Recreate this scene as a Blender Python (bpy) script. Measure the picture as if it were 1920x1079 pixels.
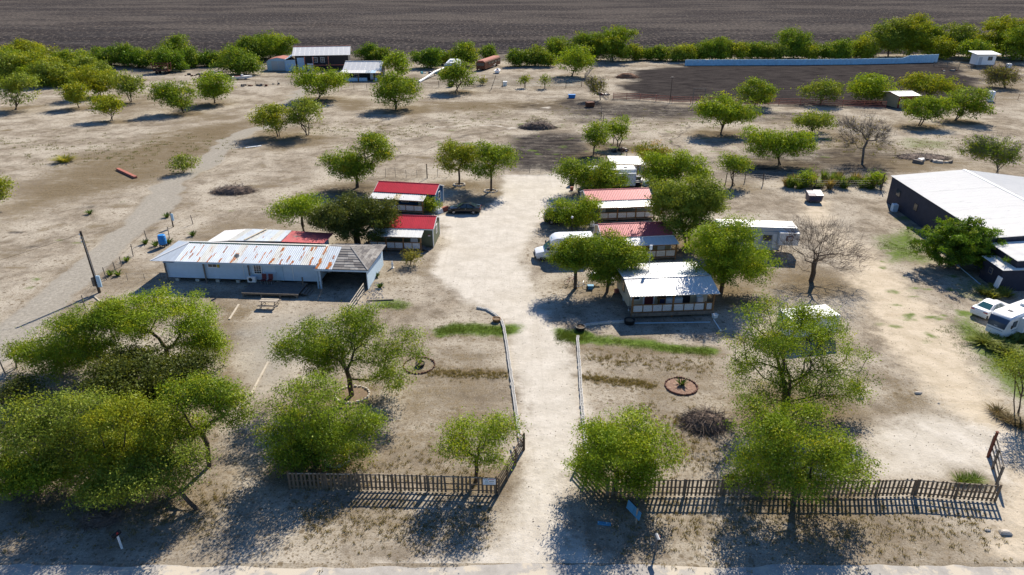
import bpy, bmesh, math, random
import numpy as np
from mathutils import Vector, Matrix
R = math.radians
for _o in list(bpy.data.objects): bpy.data.objects.remove(_o)
SC = bpy.context.scene; COL = SC.collection
# ------------------------------------------------------------------ camera, sky, sun, exposure
CAM_H, CAM_PITCH, CAM_F = 31.3, R(25.0), 1280.0
cam = bpy.data.cameras.new('camera'); cam.lens = 24; cam.sensor_width = 36; cam.clip_end = 6000; cam.clip_start = .5
camo = bpy.data.objects.new('camera', cam); COL.objects.link(camo)
camo.location = (0, 0, CAM_H); camo.rotation_euler = (R(90) - CAM_PITCH, 0, 0); SC.camera = camo
SUN_AZ, SUN_EL = 22.0, 38.0
W = bpy.data.worlds.new('World'); SC.world = W; W.use_nodes = True
_n = W.node_tree.nodes; _bg = _n['Background']; _sky = _n.new('ShaderNodeTexSky'); _sky.sky_type = 'NISHITA'
_sky.sun_disc = False; _sky.sun_elevation = R(SUN_EL); _sky.sun_rotation = R(SUN_AZ); _sky.altitude = 50; _sky.dust_density = .1; _sky.air_density = 1.0; _sky.ozone_density = 10
W.node_tree.links.new(_sky.outputs[0], _bg.inputs[0]); _bg.inputs[1].default_value = 0.085
_sl = bpy.data.lights.new('sun', 'SUN'); _sl.energy = 5.0; _sl.angle = R(.5); _sl.color = (1, .92, .80)
_so = bpy.data.objects.new('sun', _sl); COL.objects.link(_so)
_d = Vector((-math.sin(R(SUN_AZ)) * math.cos(R(SUN_EL)), -math.cos(R(SUN_AZ)) * math.cos(R(SUN_EL)), -math.sin(R(SUN_EL))))
_so.rotation_euler = _d.to_track_quat('-Z', 'Y').to_euler()
SC.view_settings.view_transform = 'Standard'; SC.view_settings.look = 'None'; SC.view_settings.gamma = 1; SC.view_settings.exposure = 0.76
SC.view_settings.use_curve_mapping = False
SC.render.engine = 'CYCLES'; SC.cycles.max_bounces = 6; SC.cycles.transparent_max_bounces = 6

# ------------------------------------------------------------------ surveying: where a point seen in the photograph stands
def g(x, y, z=0.0):
    u = (x - 960) / CAM_F; v = (539.5 - y) / CAM_F; c, s = math.cos(CAM_PITCH), math.sin(CAM_PITCH)
    t = (CAM_H - z) / (s - v * c); return (u * t, (c + v * s) * t)
def g3(x, y, z=0.0): a = g(x, y, z); return Vector((a[0], a[1], z))
def zat(y, Y):
    v = (539.5 - y) / CAM_F; c, s = math.cos(CAM_PITCH), math.sin(CAM_PITCH)
    return CAM_H - Y / (c + v * s) * (s - v * c)
def depth(Y, Z): return Y * math.cos(CAM_PITCH) + (CAM_H - Z) * math.sin(CAM_PITCH)

# ------------------------------------------------------------------ materials
MATS = {}
def nodes(name):
    m = bpy.data.materials.new(name); m.use_nodes = True; t = m.node_tree
    return m, t, t.nodes['Principled BSDF'], t.nodes, t.links
def mat(name, col, rough=.75, metal=0.0, var=.18, scale=1.5, bump=0.0, bscale=25, dirt=None, dirtamt=.5, dscale=.8, stretch=(1, 1, 1), groove=None, spec=.3, trans=0):
    """procedural paint/wood/metal: large and fine noise in the colour, optional dirt of another colour, optional grooves"""
    if name in MATS: return MATS[name]
    m, t, b, n, l = nodes(name)
    tc = n.new('ShaderNodeTexCoord'); mp = n.new('ShaderNodeMapping'); mp.inputs['Scale'].default_value = stretch
    l.new(tc.outputs['Object'], mp.inputs[0])
    def noise(s, d=5, r=.6):
        k = n.new('ShaderNodeTexNoise'); k.inputs['Scale'].default_value = s; k.inputs['Detail'].default_value = d; k.inputs['Roughness'].default_value = r
        l.new(mp.outputs[0], k.inputs['Vector']); return k
    n1 = noise(scale, 8, .7)
    r1 = n.new('ShaderNodeValToRGB'); l.new(n1.outputs['Fac'], r1.inputs[0])
    c = np.array(col[:3]); e = r1.color_ramp.elements
    e[0].position = .3; e[1].position = .7
    e[0].color = (*np.clip(c * (1 - var), 0, 1), 1); e[1].color = (*np.clip(c * (1 + var), 0, 1), 1)
    out = r1.outputs[0]
    if dirt is not None:
        n2 = noise(dscale, 9, .72); mr = n.new('ShaderNodeMapRange'); mr.interpolation_type = 'SMOOTHSTEP'
        mr.inputs[1].default_value = .78 - dirtamt * .4; mr.inputs[2].default_value = .86 - dirtamt * .4
        l.new(n2.outputs['Fac'], mr.inputs[0])
        mx = n.new('ShaderNodeMixRGB'); l.new(mr.outputs[0], mx.inputs[0]); l.new(out, mx.inputs[1]); mx.inputs[2].default_value = (*dirt, 1); out = mx.outputs[0]
    l.new(out, b.inputs['Base Color'])
    b.inputs['Roughness'].default_value = rough; b.inputs['Metallic'].default_value = metal; b.inputs['Specular IOR Level'].default_value = spec
    if trans: b.inputs['Transmission Weight'].default_value = trans
    h = None
    if groove:
        ax, freq = groove; w = n.new('ShaderNodeTexWave'); w.wave_type = 'BANDS'; w.bands_direction = ax; w.wave_profile = 'SAW'; w.inputs['Scale'].default_value = freq; w.inputs['Distortion'].default_value = 0
        l.new(tc.outputs['Object'], w.inputs[0]); h = w.outputs['Fac']
        bm = n.new('ShaderNodeBump'); bm.inputs['Strength'].default_value = .5; bm.inputs['Distance'].default_value = .02
        l.new(h, bm.inputs['Height']); l.new(bm.outputs[0], b.inputs['Normal'])
    elif bump:
        n3 = noise(bscale, 4); bm = n.new('ShaderNodeBump'); bm.inputs['Strength'].default_value = bump; bm.inputs['Distance'].default_value = .02
        l.new(n3.outputs['Fac'], bm.inputs['Height']); l.new(bm.outputs[0], b.inputs['Normal'])
    MATS[name] = m; return m
def glass(name='glass', col=(.02, .035, .045)):
    if name in MATS: return MATS[name]
    m, t, b, n, l = nodes(name); b.inputs['Base Color'].default_value = (*col, 1); b.inputs['Roughness'].default_value = .06
    b.inputs['Specular IOR Level'].default_value = .7; MATS[name] = m; return m
RUST = (.30, .085, .02)
K = {}
K['white_wall'] = mat('white_wall', (.50, .63, .73), .8, var=.07, dirt=(.36, .34, .30), dirtamt=.22, groove=('Z', 2.2))
K['white'] = mat('white', (.78, .78, .76), .6, var=.05)
K['white_roof'] = mat('white_roof', (.64, .63, .605), .5, .05, .06, spec=.2, dirt=(.5, .48, .44), dirtamt=.25, stretch=(1, .3, 1))
K['shed_roof'] = mat('shed_roof', (.78, .755, .70), .7, 0, .06, spec=.08, dirt=(.50, .49, .46), dirtamt=.4, dscale=.5, stretch=(.25, 1.5, 1))
K['grey_roof'] = mat('grey_roof', (.42, .45, .45), .4, .35, .08)
K['tan_panel'] = mat('tan_panel', (.54, .46, .33), .6, 0, .08)
K['rust_roof'] = mat('rust_roof', (.50, .545, .58), .48, .25, .16, dirt=RUST, dirtamt=.42, dscale=1.1, stretch=(2.2, .42, .42))
K['rust_roof_b'] = mat('rust_roof_b', (.52, .52, .48), .5, .2, .18, dirt=(.36, .13, .04), dirtamt=.5, dscale=1.1, stretch=(2.6, .45, .45))
K['rust_patch'] = mat('rust_patch', (.42, .13, .025), .85, 0, .35, 5, dirt=(.20, .06, .02), dirtamt=.5, dscale=4)
K['red_roof'] = mat('red_roof', (.52, .022, .04), .45, .1, .14, dirt=(.40, .03, .04), dirtamt=.35, dscale=.9, stretch=(1, .4, 1))
K['faded_red_roof'] = mat('faded_red_roof', (.44, .105, .115), .5, .1, .14, dirt=(.46, .11, .11), dirtamt=.3)
K['old_red_roof'] = mat('old_red_roof', (.45, .10, .10), .6, 0, .2, dirt=(.22, .15, .13), dirtamt=.5)
K['green_cap'] = mat('green_cap', (.012, .085, .065), .5, 0, .12)
K['shingle'] = mat('shingle', (.20, .185, .17), .95, 0, .3, 2.5, .3)
K['shingle_b'] = mat('shingle_b', (.27, .255, .235), .95, 0, .3, 2.5, .3)
K['shingle_d'] = mat('shingle_d', (.13, .12, .115), .95, 0, .3, 2.5, .3)
K['olive_wall'] = mat('olive_wall', (.115, .125, .075), .85, 0, .1, groove=('X', 3))
K['blue_wall'] = mat('blue_wall', (.012, .075, .17), .8, 0, .12, groove=('X', 3))
K['tan_wall'] = mat('tan_wall', (.40, .32, .19), .85, 0, .1, groove=('X', 3))
K['cream_wall'] = mat('cream_wall', (.50, .43, .30), .85, 0, .1, groove=('X', 3))
K['grey_green_wall'] = mat('grey_green_wall', (.22, .24, .22), .85, 0, .1, groove=('X', 3))
K['slate_wall'] = mat('slate_wall', (.028, .032, .05), .7, 0, .2, groove=('Y', 1.6))
K['dark_wall'] = mat('dark_wall', (.03, .028, .03), .8, 0, .2)
K['treated_wood'] = mat('treated_wood', (.22, .115, .045), .8, 0, .25, 3, stretch=(1, 1, .3))
K['weathered'] = mat('weathered', (.185, .155, .125), .9, 0, .35, 4, .2, stretch=(1, 1, .25))
K['fence_wood'] = mat('fence_wood', (.16, .115, .075), .9, 0, .4, 4, .2, stretch=(1, 1, .25))
K['fence_rail'] = mat('fence_rail', (.33, .27, .20), .9, 0, .3, 4, .2)  # paler copy of fence_wood; on the top rails it stands for sunlight
K['red_post'] = mat('red_post', (.16, .05, .03), .85, 0, .3)
K['deck'] = mat('deck', (.13, .115, .10), .9, 0, .3, 3, .2)
K['lumber'] = mat('lumber', (.46, .40, .31), .85, 0, .2, 3)
K['pole_wood'] = mat('pole_wood', (.075, .055, .04), .9, 0, .35, 3, .3, stretch=(1, 1, .2))
K['black'] = mat('black', (.012, .012, .013), .6, 0, .3)
K['black_plastic'] = mat('black_plastic', (.015, .015, .016), .45, 0, .2)
K['rubber'] = mat('rubber', (.018, .017, .016), .85, 0, .25)
K['steel'] = mat('steel', (.40, .41, .42), .4, .6, .15)
K['wire'] = mat('wire', (.16, .15, .14), .6, .4, .2)
K['block'] = mat('block', (.56, .54, .50), .92, 0, .18, 4, .3)
K['stone'] = mat('stone', (.52, .46, .38), .92, 0, .25, 2.5, .4, bscale=8)
K['brick'] = mat('brick', (.15, .075, .055), .92, 0, .35, 3, .3)
K['gravel_red'] = mat('gravel_red', (.22, .135, .095), .95, 0, .45, 9, .8, bscale=30, dirt=(.36, .27, .19), dirtamt=.6, dscale=5)
K['mulch'] = mat('mulch', (.17, .12, .075), .95, 0, .4, 6, .6)
K['barrel_blue'] = mat('barrel_blue', (.02, .20, .52), .45, 0, .12)
K['sky_blue'] = mat('sky_blue', (.07, .25, .40), .6, 0, .15)
K['blue_paint'] = mat('blue_paint', (.40, .60, .72), .85, 0, .2, 1.2, dirt=(.52, .60, .62), dirtamt=.5, dscale=.7)
K['pale_blue'] = mat('pale_blue', (.40, .55, .66), .8, 0, .1)
K['navy'] = mat('navy', (.018, .03, .075), .5, 0, .2)
K['dumpster'] = mat('dumpster', (.12, .10, .12), .6, .2, .3, dirt=RUST, dirtamt=.35, dscale=2)
K['rust'] = mat('rust', (.13, .05, .025), .9, 0, .4, 3, .4)
K['rust_red'] = mat('rust_red', (.36, .12, .08), .8, 0, .3, 2)
K['car_black'] = mat('car_black', (.010, .012, .016), .18, .3, .1, spec=.6)
K['car_white'] = mat('car_white', (.74, .75, .76), .25, 0, .03, spec=.5)
K['rv_white'] = mat('rv_white', (.70, .71, .71), .4, 0, .05, dirt=(.46, .45, .43), dirtamt=.25)
K['rv_grey'] = mat('rv_grey', (.46, .48, .50), .4, 0, .06, groove=('Z', 1.6))
K['rv_blue'] = mat('rv_blue', (.10, .20, .30), .4)
K['taillight'] = mat('taillight', (.40, .01, .012), .3)
K['amber'] = mat('amber', (.55, .20, .02), .3)
K['lamp_lens'] = mat('lamp_lens', (.65, .67, .68), .15)
K['alloy'] = mat('alloy', (.45, .45, .46), .35, .7, .1)
K['teal'] = mat('teal', (.06, .30, .32), .6)
K['red_plastic'] = mat('red_plastic', (.33, .03, .035), .5)
K['maroon'] = mat('maroon', (.14, .03, .03), .6)
K['yellow'] = mat('yellow', (.48, .34, .04), .6)
K['barn_red'] = mat('barn_red', (.20, .025, .025), .8, 0, .2)
K['bark'] = mat('bark', (.085, .062, .045), .95, 0, .4, 3, .6, stretch=(1, 1, .3))
K['bark_grey'] = mat('bark_grey', (.15, .125, .105), .95, 0, .35, 3, .6, stretch=(1, 1, .3))
K['twig'] = mat('twig', (.17, .125, .095), .95, 0, .5, 6)
K['brush'] = mat('brush', (.12, .085, .065), .95, 0, .6, 3)
K['brush_red'] = mat('brush_red', (.24, .12, .065), .95, 0, .5, 3)
K['glass'] = glass(); K['glass_teal'] = glass('glass_teal', (.03, .10, .11)); K['glass_blue'] = glass('glass_blue', (.03, .05, .09))

def leaf_material():
    m = bpy.data.materials.new('foliage'); m.use_nodes = True; t = m.node_tree; n, l = t.nodes, t.links; n.clear()
    o = n.new('ShaderNodeOutputMaterial'); a = n.new('ShaderNodeAttribute'); a.attribute_name = 'tint'
    d = n.new('ShaderNodeBsdfDiffuse'); tr = n.new('ShaderNodeBsdfTranslucent'); mx = n.new('ShaderNodeMixShader'); mx.inputs[0].default_value = .28
    gm = n.new('ShaderNodeMixRGB'); gm.blend_type = 'MULTIPLY'; gm.inputs[0].default_value = 1; gm.inputs[2].default_value = (1.35, 1.25, .6, 1)
    l.new(a.outputs['Color'], d.inputs[0]); l.new(a.outputs['Color'], gm.inputs[1]); l.new(gm.outputs[0], tr.inputs[0])
    gl = n.new('ShaderNodeBsdfGlossy'); gl.inputs['Roughness'].default_value = .45; gl.inputs[0].default_value = (.4, .4, .35, 1)
    m2 = n.new('ShaderNodeMixShader'); m2.inputs[0].default_value = .03
    l.new(d.outputs[0], mx.inputs[1]); l.new(tr.outputs[0], mx.inputs[2]); l.new(mx.outputs[0], m2.inputs[1]); l.new(gl.outputs[0], m2.inputs[2]); l.new(m2.outputs[0], o.inputs[0])
    return m
K['foliage'] = leaf_material()

# ------------------------------------------------------------------ mesh helpers
class MB:
    def __init__(s): s.v = []; s.f = []
    def add(s, vs, fs):
        o = len(s.v); s.v += [tuple(p) for p in vs]; s.f += [tuple(i + o for i in f) for f in fs]; return s
    def hexa(s, p):   # 8 points: bottom loop 0-3 counter-clockwise, top loop 4-7
        return s.add(p, [(3, 2, 1, 0), (4, 5, 6, 7), (0, 1, 5, 4), (1, 2, 6, 5), (2, 3, 7, 6), (3, 0, 4, 7)])
    def box(s, x0, x1, y0, y1, z0, z1):
        return s.hexa([(x0, y0, z0), (x1, y0, z0), (x1, y1, z0), (x0, y1, z0), (x0, y0, z1), (x1, y0, z1), (x1, y1, z1), (x0, y1, z1)])
    def slab(s, A, B, C, D, th):   # quad A B C D (seen from outside, counter-clockwise) with thickness th inwards
        A, B, C, D = map(Vector, (A, B, C, D)); n = (B - A).cross(D - A).normalized() * -th
        return s.hexa([A + n, B + n, C + n, D + n, A, B, C, D])
    def bar(s, a, b, w, h=None, up=(0, 0, 1)):
        a, b = Vector(a), Vector(b); h = h or w; d = (b - a).normalized(); u = Vector(up)
        if abs(d.dot(u)) > .98: u = Vector((0, 1, 0))
        x = d.cross(u).normalized() * w / 2; z = x.cross(d).normalized() * h / 2
        return s.hexa([a - x - z, b - x - z, b + x - z, a + x - z, a - x + z, b - x + z, b + x + z, a + x + z])
    def tube(s, a, b, r0, r1=None, n=8, cap=True):
        a, b = Vector(a), Vector(b); r1 = r0 if r1 is None else r1; d = (b - a).normalized()
        x = d.orthogonal().normalized(); y = d.cross(x); vs = []
        for c, r in ((a, r0), (b, r1)):
            for i in range(n): t = 2 * math.pi * i / n; vs.append(c + (x * math.cos(t) + y * math.sin(t)) * r)
        fs = [(i, (i + 1) % n, n + (i + 1) % n, n + i) for i in range(n)]
        if cap: fs += [tuple(range(n - 1, -1, -1)), tuple(range(n, 2 * n))]
        return s.add(vs, fs)
    def lathe(s, prof, n=16, c=(0, 0, 0)):
        vs = []
        for r, z in prof:
            for i in range(n): t = 2 * math.pi * i / n; vs.append((c[0] + r * math.cos(t), c[1] + r * math.sin(t), c[2] + z))
        fs = []
        for k in range(len(prof) - 1):
            for i in range(n): fs.append((k * n + i, k * n + (i + 1) % n, (k + 1) * n + (i + 1) % n, (k + 1) * n + i))
        fs.append(tuple(range(n - 1, -1, -1))); fs.append(tuple(range((len(prof) - 1) * n, len(prof) * n)))
        return s.add(vs, fs)
    def torus(s, R0, r, n=16, m=6, c=(0, 0, 0), ax='z', sq=1.0):
        vs = []
        for i in range(n):
            t = 2 * math.pi * i / n
            for j in range(m):
                p = 2 * math.pi * j / m; q = R0 + r * math.cos(p); h = r * math.sin(p) * sq
                v = (q * math.cos(t), q * math.sin(t), h)
                if ax == 'y': v = (v[0], v[2], v[1])
                vs.append((v[0] + c[0], v[1] + c[1], v[2] + c[2]))
        return s.add(vs, [(i * m + j, ((i + 1) % n) * m + j, ((i + 1) % n) * m + (j + 1) % m, i * m + (j + 1) % m) for i in range(n) for j in range(m)])
    def loft(s, rings):
        n = len(rings[0]); vs = [p for r in rings for p in r]
        fs = [(k * n + i, k * n + (i + 1) % n, (k + 1) * n + (i + 1) % n, (k + 1) * n + i) for k in range(len(rings) - 1) for i in range(n)]
        fs += [tuple(range(n - 1, -1, -1)), tuple(range((len(rings) - 1) * n, len(rings) * n))]
        return s.add(vs, fs)
    def mesh(s, name, m, smooth=False, bevel=0, fix=True):
        me = bpy.data.meshes.new(name); me.from_pydata(s.v, [], s.f)
        if fix or bevel:
            b = bmesh.new(); b.from_mesh(me)
            if bevel:
                es = [e for e in b.edges if len(e.link_faces) == 2 and e.calc_face_angle(0) > .6]
                bmesh.ops.bevel(b, geom=es, offset=bevel, segments=2, affect='EDGES', clamp_overlap=True)
            bmesh.ops.recalc_face_normals(b, faces=b.faces); b.to_mesh(me); b.free()
        if m is not None: me.materials.append(K[m] if isinstance(m, str) else m)
        if smooth:
            for p in me.polygons: p.use_smooth = True
            try: me.set_sharp_from_angle(angle=R(40))
            except Exception: pass
        return me
    def build(s, name, m, parent=None, loc=None, rz=0, **k):
        return put(name, s.mesh(name, m, **k), parent, loc, rz)
def put(name, me, parent=None, loc=None, rz=0, rot=None, scale=None):
    o = bpy.data.objects.new(name, me); COL.objects.link(o); o.parent = parent
    if loc is not None: o.location = loc
    if rot is not None: o.rotation_euler = rot
    elif rz: o.rotation_euler = (0, 0, rz)
    if scale is not None: o.scale = scale
    return o
def tag(o, label, cat, group=None, kind=None):
    o['label'] = label
    if cat: o['category'] = cat
    if group: o['group'] = group
    if kind: o['kind'] = kind
    return o
def thing(name, label, cat, loc=(0, 0, 0), rz=0, group=None):
    if len(loc) == 2: loc = (loc[0], loc[1], 0)
    o = bpy.data.objects.new(name, None); o.empty_display_size = .3; COL.objects.link(o); o.location = loc; o.rotation_euler = (0, 0, rz)
    return tag(o, label, cat, group)
def bx(name, m, parent, x0, x1, y0, y1, z0, z1, bevel=0):
    return MB().box(x0, x1, y0, y1, z0, z1).build(name, m, parent, bevel=bevel)
def frameof(a, b):   # local frame of a line from a to b (world xy): origin, length, rotation
    return (a[0], a[1], 0), math.hypot(b[0] - a[0], b[1] - a[1]), math.atan2(b[1] - a[1], b[0] - a[0])
# ================================================================== GROUND: one flat sheet, split into its regions, with soil masks
def _vals(X, Y, W2=None): pass
LAY = ['pale', 'dry', 'dark', 'green', 'grey', 'gold']
STROKES = []   # (layer, kind, pts world, halfwidth, soft, value)
def stroke(layer, pts, hw, soft=1.0, val=1.0): STROKES.append((layer, 's', [g(*p) for p in pts], hw, soft, val))
def poly(layer, pts, soft=1.5, val=1.0): STROKES.append((layer, 'p', [g(*p) for p in pts], 0, soft, val))
def spot(layer, x, y, rx, ry=None, val=1.0, soft=.6):   # ellipse, radii in metres
    STROKES.append((layer, 'e', [g(x, y)], (rx, ry or rx), soft, val))
def seg_dist(X, Y, pts):
    d = np.full(X.shape, 1e9)
    for (ax, ay), (bx_, by) in zip(pts[:-1], pts[1:]):
        dx, dy = bx_ - ax, by - ay; t = np.clip(((X - ax) * dx + (Y - ay) * dy) / (dx * dx + dy * dy + 1e-9), 0, 1)
        d = np.minimum(d, np.hypot(X - ax - t * dx, Y - ay - t * dy))
    return d
def inside(X, Y, pts):
    r = np.zeros(X.shape, bool); n = len(pts)
    for i in range(n):
        (ax, ay), (bx_, by) = pts[i], pts[(i + 1) % n]
        c = ((ay > Y) != (by > Y)) & (X < (bx_ - ax) * (Y - ay) / (by - ay + 1e-12) + ax); r ^= c
    return r
DRIVE = [(700, 1068), (860, 1058), (935, 1020), (965, 985), (995, 900), (988, 830), (976, 740), (962, 660), (945, 610), (905, 580), (860, 560), (815, 520), (835, 470), (842, 425), (828, 402),
         (905, 395), (930, 350), (945, 328), (1072, 328), (1075, 355), (1030, 400), (1005, 440), (985, 480), (985, 520), (1000, 560), (1030, 605), (1072, 660), (1078, 760), (1078, 850), (1045, 920), (1040, 990), (1080, 1040), (1180, 1060), (1300, 1070)]
LANE = [(1500, 380), (1545, 378), (1580, 430), (1640, 480), (1700, 550), (1760, 600), (1800, 660), (1850, 720), (1900, 790), (1960, 850), (1960, 1060), (1860, 1040), (1885, 960), (1880, 900), (1850, 830), (1780, 765), (1720, 720), (1660, 640), (1620, 560), (1570, 480), (1530, 420)]
LEFTROAD = [(-80, 720), (0, 648), (120, 545), (180, 495), (250, 430), (350, 330), (430, 268), (490, 232), (545, 190), (590, 160)]
ARENA = [(1145, 186), (1190, 150), (1205, 132), (1290, 120), (1760, 116), (1810, 130), (1830, 165), (1790, 200), (1600, 203), (1400, 196), (1250, 190)]
poly('pale', DRIVE, 1.2); stroke('pale', [(1020, 1050), (1020, 900), (1020, 700), (1010, 600), (950, 520), (960, 420), (1000, 345)], 1.6, 2.5, .5)
poly('grey', [(955, 325), (1075, 325), (1070, 365), (1000, 385), (940, 380), (930, 350)], 2, .55)
poly('gold', LANE, 2.2); stroke('gold', [(1535, 390), (1600, 470), (1680, 560), (1760, 660), (1850, 790)], 2.0, 2.0, .6)
poly('pale', [(1640, 800), (1760, 770), (1870, 800), (1885, 900), (1850, 890), (1790, 880), (1720, 895), (1650, 895)], 1.5, .85)
stroke('grey', LEFTROAD, 2.0, .7, 1.0); stroke('pale', [(a_ - 1, b_ - 1) for a_, b_ in LEFTROAD[1:-1]], .25, .8, .3); stroke('dry', [(a_ + 14, b_ + 10) for a_, b_ in LEFTROAD[1:-1]], .5, 1.2, .5); stroke('dry', [(a_ - 15, b_ - 11) for a_, b_ in LEFTROAD[1:-1]], .5, 1.2, .5); stroke('pale', [(-80, 700), (0, 628), (120, 535), (250, 420), (350, 325)], .3, 1.2, .3)
poly('dark', ARENA, 3.5)
# gravel yard in front of the house
poly('grey', [(470, 700), (430, 620), (520, 590), (600, 580), (660, 580), (640, 640), (560, 680), (490, 740)], 2.0, .75)
# mown yard blocks and their dead grass
stroke('dry', [(780, 697), (880, 700), (955, 703)], .55, .6, .85); stroke('dry', [(1065, 705), (1110, 712), (1210, 722)], .55, .6, .9); stroke('dry', [(1090, 708), (1270, 728), (1400, 745)], .5, 1.0, .5)
poly('dry', [(700, 640), (940, 650), (960, 830), (940, 890), (560, 890), (600, 800), (720, 800)], 3, .55); poly('dry', [(1095, 690), (1330, 700), (1370, 900), (1110, 900)], 3, .5)
poly('dry', [(1090, 640), (1340, 650), (1360, 690), (1100, 680)], 1.5, .42); poly('dry', [(1290, 690), (1350, 680), (1370, 720), (1300, 725)], 1.5, .6)
poly('dry', [(550, 930), (930, 950), (900, 1010), (700, 1030), (500, 1010)], 3, .62); poly('dry', [(1150, 960), (1860, 970), (1880, 1040), (1500, 1045), (1200, 1030)], 3, .62)
poly('dry', [(0, 900), (400, 880), (460, 940), (400, 1010), (0, 1010)], 4, .75); poly('dry', [(0, 740), (450, 700), (430, 880), (0, 900)], 4, .7)
poly('dry', [(400, 560), (480, 570), (460, 640), (430, 680), (480, 720), (440, 800), (400, 760)], 1.5, .7); poly('dry', [(690, 560), (780, 570), (780, 600), (700, 590)], 1.5, .45)
poly('dry', [(1640, 690), (1720, 730), (1770, 770), (1720, 790), (1640, 770)], 1.6, .7); poly('dry', [(1760, 860), (1840, 850), (1860, 905), (1760, 905)], 1.2, .75); poly('dry', [(1850, 740), (1920, 760), (1920, 830), (1880, 800)], 1.2, .6)
poly('dry', [(1440, 480), (1560, 500), (1590, 540), (1560, 570), (1450, 560)], 2, .55); poly('dry', [(1330, 500), (1460, 510), (1440, 560), (1350, 560)], 1.5, .5)
poly('dry', [(1100, 510), (1170, 500), (1170, 580), (1060, 560)], 1.2, .45); poly('dry', [(700, 490), (790, 490), (800, 540), (720, 560)], 1.5, .4)
# green strips
stroke('green', [(825, 624), (850, 620), (900, 624), (955, 622)], 1.1, 1.3, 1.0); stroke('green', [(1045, 628), (1090, 634), (1180, 644), (1260, 656), (1325, 662)], .8, 1.2, 1.0); stroke('dry', [(810, 632), (960, 634)], 1.6, 1.5, .6); stroke('dry', [(1060, 645), (1180, 655), (1340, 668)], 1.5, 1.5, .6); spot('green', 1075, 632, 2.0, 1.3, 1, .8)
spot('green', 740, 574, 1.6, 1.0, .75, .8); poly('green', [(1640, 440), (1720, 420), (1730, 470), (1745, 490), (1660, 490)], 1.6, .72); poly('green', [(1770, 520), (1830, 500), (1900, 560), (1870, 570), (1800, 560)], 1.6, .5)
poly('green', [(1775, 600), (1825, 590), (1850, 625), (1960, 630), (1960, 770), (1885, 730), (1820, 660)], 1.6, .82); spot('green', 1800, 585, 1.2, .9, .7, .6); spot('green', 1710, 410, 1.6, 1.0, .6)
poly('green', [(1480, 330), (1650, 340), (1650, 355), (1480, 350)], 1, .6); poly('green', [(1690, 255), (1800, 262), (1780, 280), (1700, 275)], 2, .45)
# back pasture: brown and dark belts between pale sand
poly('dry', [(130, 300), (330, 240), (470, 220), (480, 250), (380, 300), (300, 350), (180, 370), (60, 400), (0, 420), (0, 370)], 6, .78)
poly('dry', [(160, 180), (300, 170), (430, 180), (470, 195), (380, 215), (230, 215)], 4, .5); poly('dry', [(300, 210), (440, 212), (520, 190), (420, 230), (330, 235)], 4, .6)
poly('dry', [(600, 190), (700, 185), (690, 205), (640, 212)], 3, .7); poly('dry', [(480, 240), (600, 250), (620, 270), (500, 290), (460, 275)], 3, .7); poly('dry', [(760, 190), (940, 190), (1100, 185), (1060, 205), (860, 210), (780, 205)], 4, .75)
poly('dark', [(955, 255), (1040, 245), (1110, 260), (1110, 300), (1040, 325), (960, 320), (930, 290)], 3, .8); poly('dark', [(1040, 215), (1300, 210), (1560, 225), (1560, 232), (1280, 225), (1080, 232)], 3, .55)
poly('dark', [(1040, 180), (1140, 188), (1260, 196), (1560, 214), (1400, 222), (1160, 222), (1050, 215)], 4, .72); poly('dark', [(930, 195), (1090, 190), (1130, 200), (1060, 215), (980, 212)], 4, .45)
poly('dark', [(1340, 300), (1400, 280), (1640, 270), (1700, 290), (1660, 325), (1560, 335), (1340, 335)], 4, .55); poly('dry', [(1520, 240), (1600, 250), (1690, 290), (1820, 300), (1900, 310), (1700, 330), (1560, 330)], 4, .65); poly('dry', [(1430, 210), (1600, 215), (1600, 235), (1440, 235)], 3, .4)
poly('dry', [(480, 190), (560, 160), (620, 170), (540, 215)], 4, .3); poly('dark', [(480, 140), (1120, 140), (1110, 165), (900, 170), (500, 160)], 5, .33); poly('dark', [(0, 118), (560, 112), (560, 135), (300, 140), (0, 150)], 5, .4)
poly('dark', [(160, 128), (1800, 100), (1920, 105), (1920, 80), (100, 95)], 3, .6); poly('dry', [(1700, 120), (1920, 110), (1920, 190), (1850, 200), (1820, 150)], 4, .55)  # dark strip: shade beneath the treeline painted into the soil colour
poly('dark', [(600, 350), (720, 330), (720, 370), (620, 390)], 2, .35); poly('dry', [(840, 345), (930, 335), (940, 380), (860, 385)], 1.5, .5); poly('dry', [(340, 430), (520, 400), (560, 430), (480, 440), (350, 470)], 3, .5)
poly('dry', [(0, 560), (120, 480), (160, 470), (60, 560), (0, 600)], 2, .35); stroke('dry', [(0, 600), (120, 510), (240, 405)], .8, 1.5, .45); poly('dry', [(200, 530), (290, 480), (310, 530), (240, 570), (180, 580)], 2, .45)
for _a in ([(990, 220), (1080, 225), (1300, 228), (1560, 228)], [(990, 226), (1100, 229), (1300, 233)], [(600, 240), (760, 262), (960, 240), (1040, 225)], [(740, 300), (860, 262), (960, 235)], [(640, 205), (700, 225), (720, 250)]): stroke('dark', _a, .45, .8, .5)
def arc(cx, cy, rx, ry, a0, a1): return [(cx + rx * math.cos(R(a0 + (a1 - a0) * i / 10)), cy + ry * math.sin(R(a0 + (a1 - a0) * i / 10))) for i in range(11)]
for _c in ((1250, 240, 40, 14, -60, 100), (1245, 242, 28, 9, -70, 110), (1020, 190, 30, 14, 100, 250), (1030, 186, 28, 16, 80, 200), (1290, 262, 20, 24, 150, 280), (870, 235, 60, 12, 160, 330), (800, 236, 70, 10, 200, 340), (1040, 203, 26, 6, 0, 300)):
    stroke('dark', arc(*_c), .22, .35, .7)
for _c in ((1022, 192, 26, 12, 80, 300), (1045, 196, 22, 10, 80, 250), (880, 245, 70, 14, 180, 340)): stroke('pale', arc(*_c), .25, .4, .8)
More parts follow.
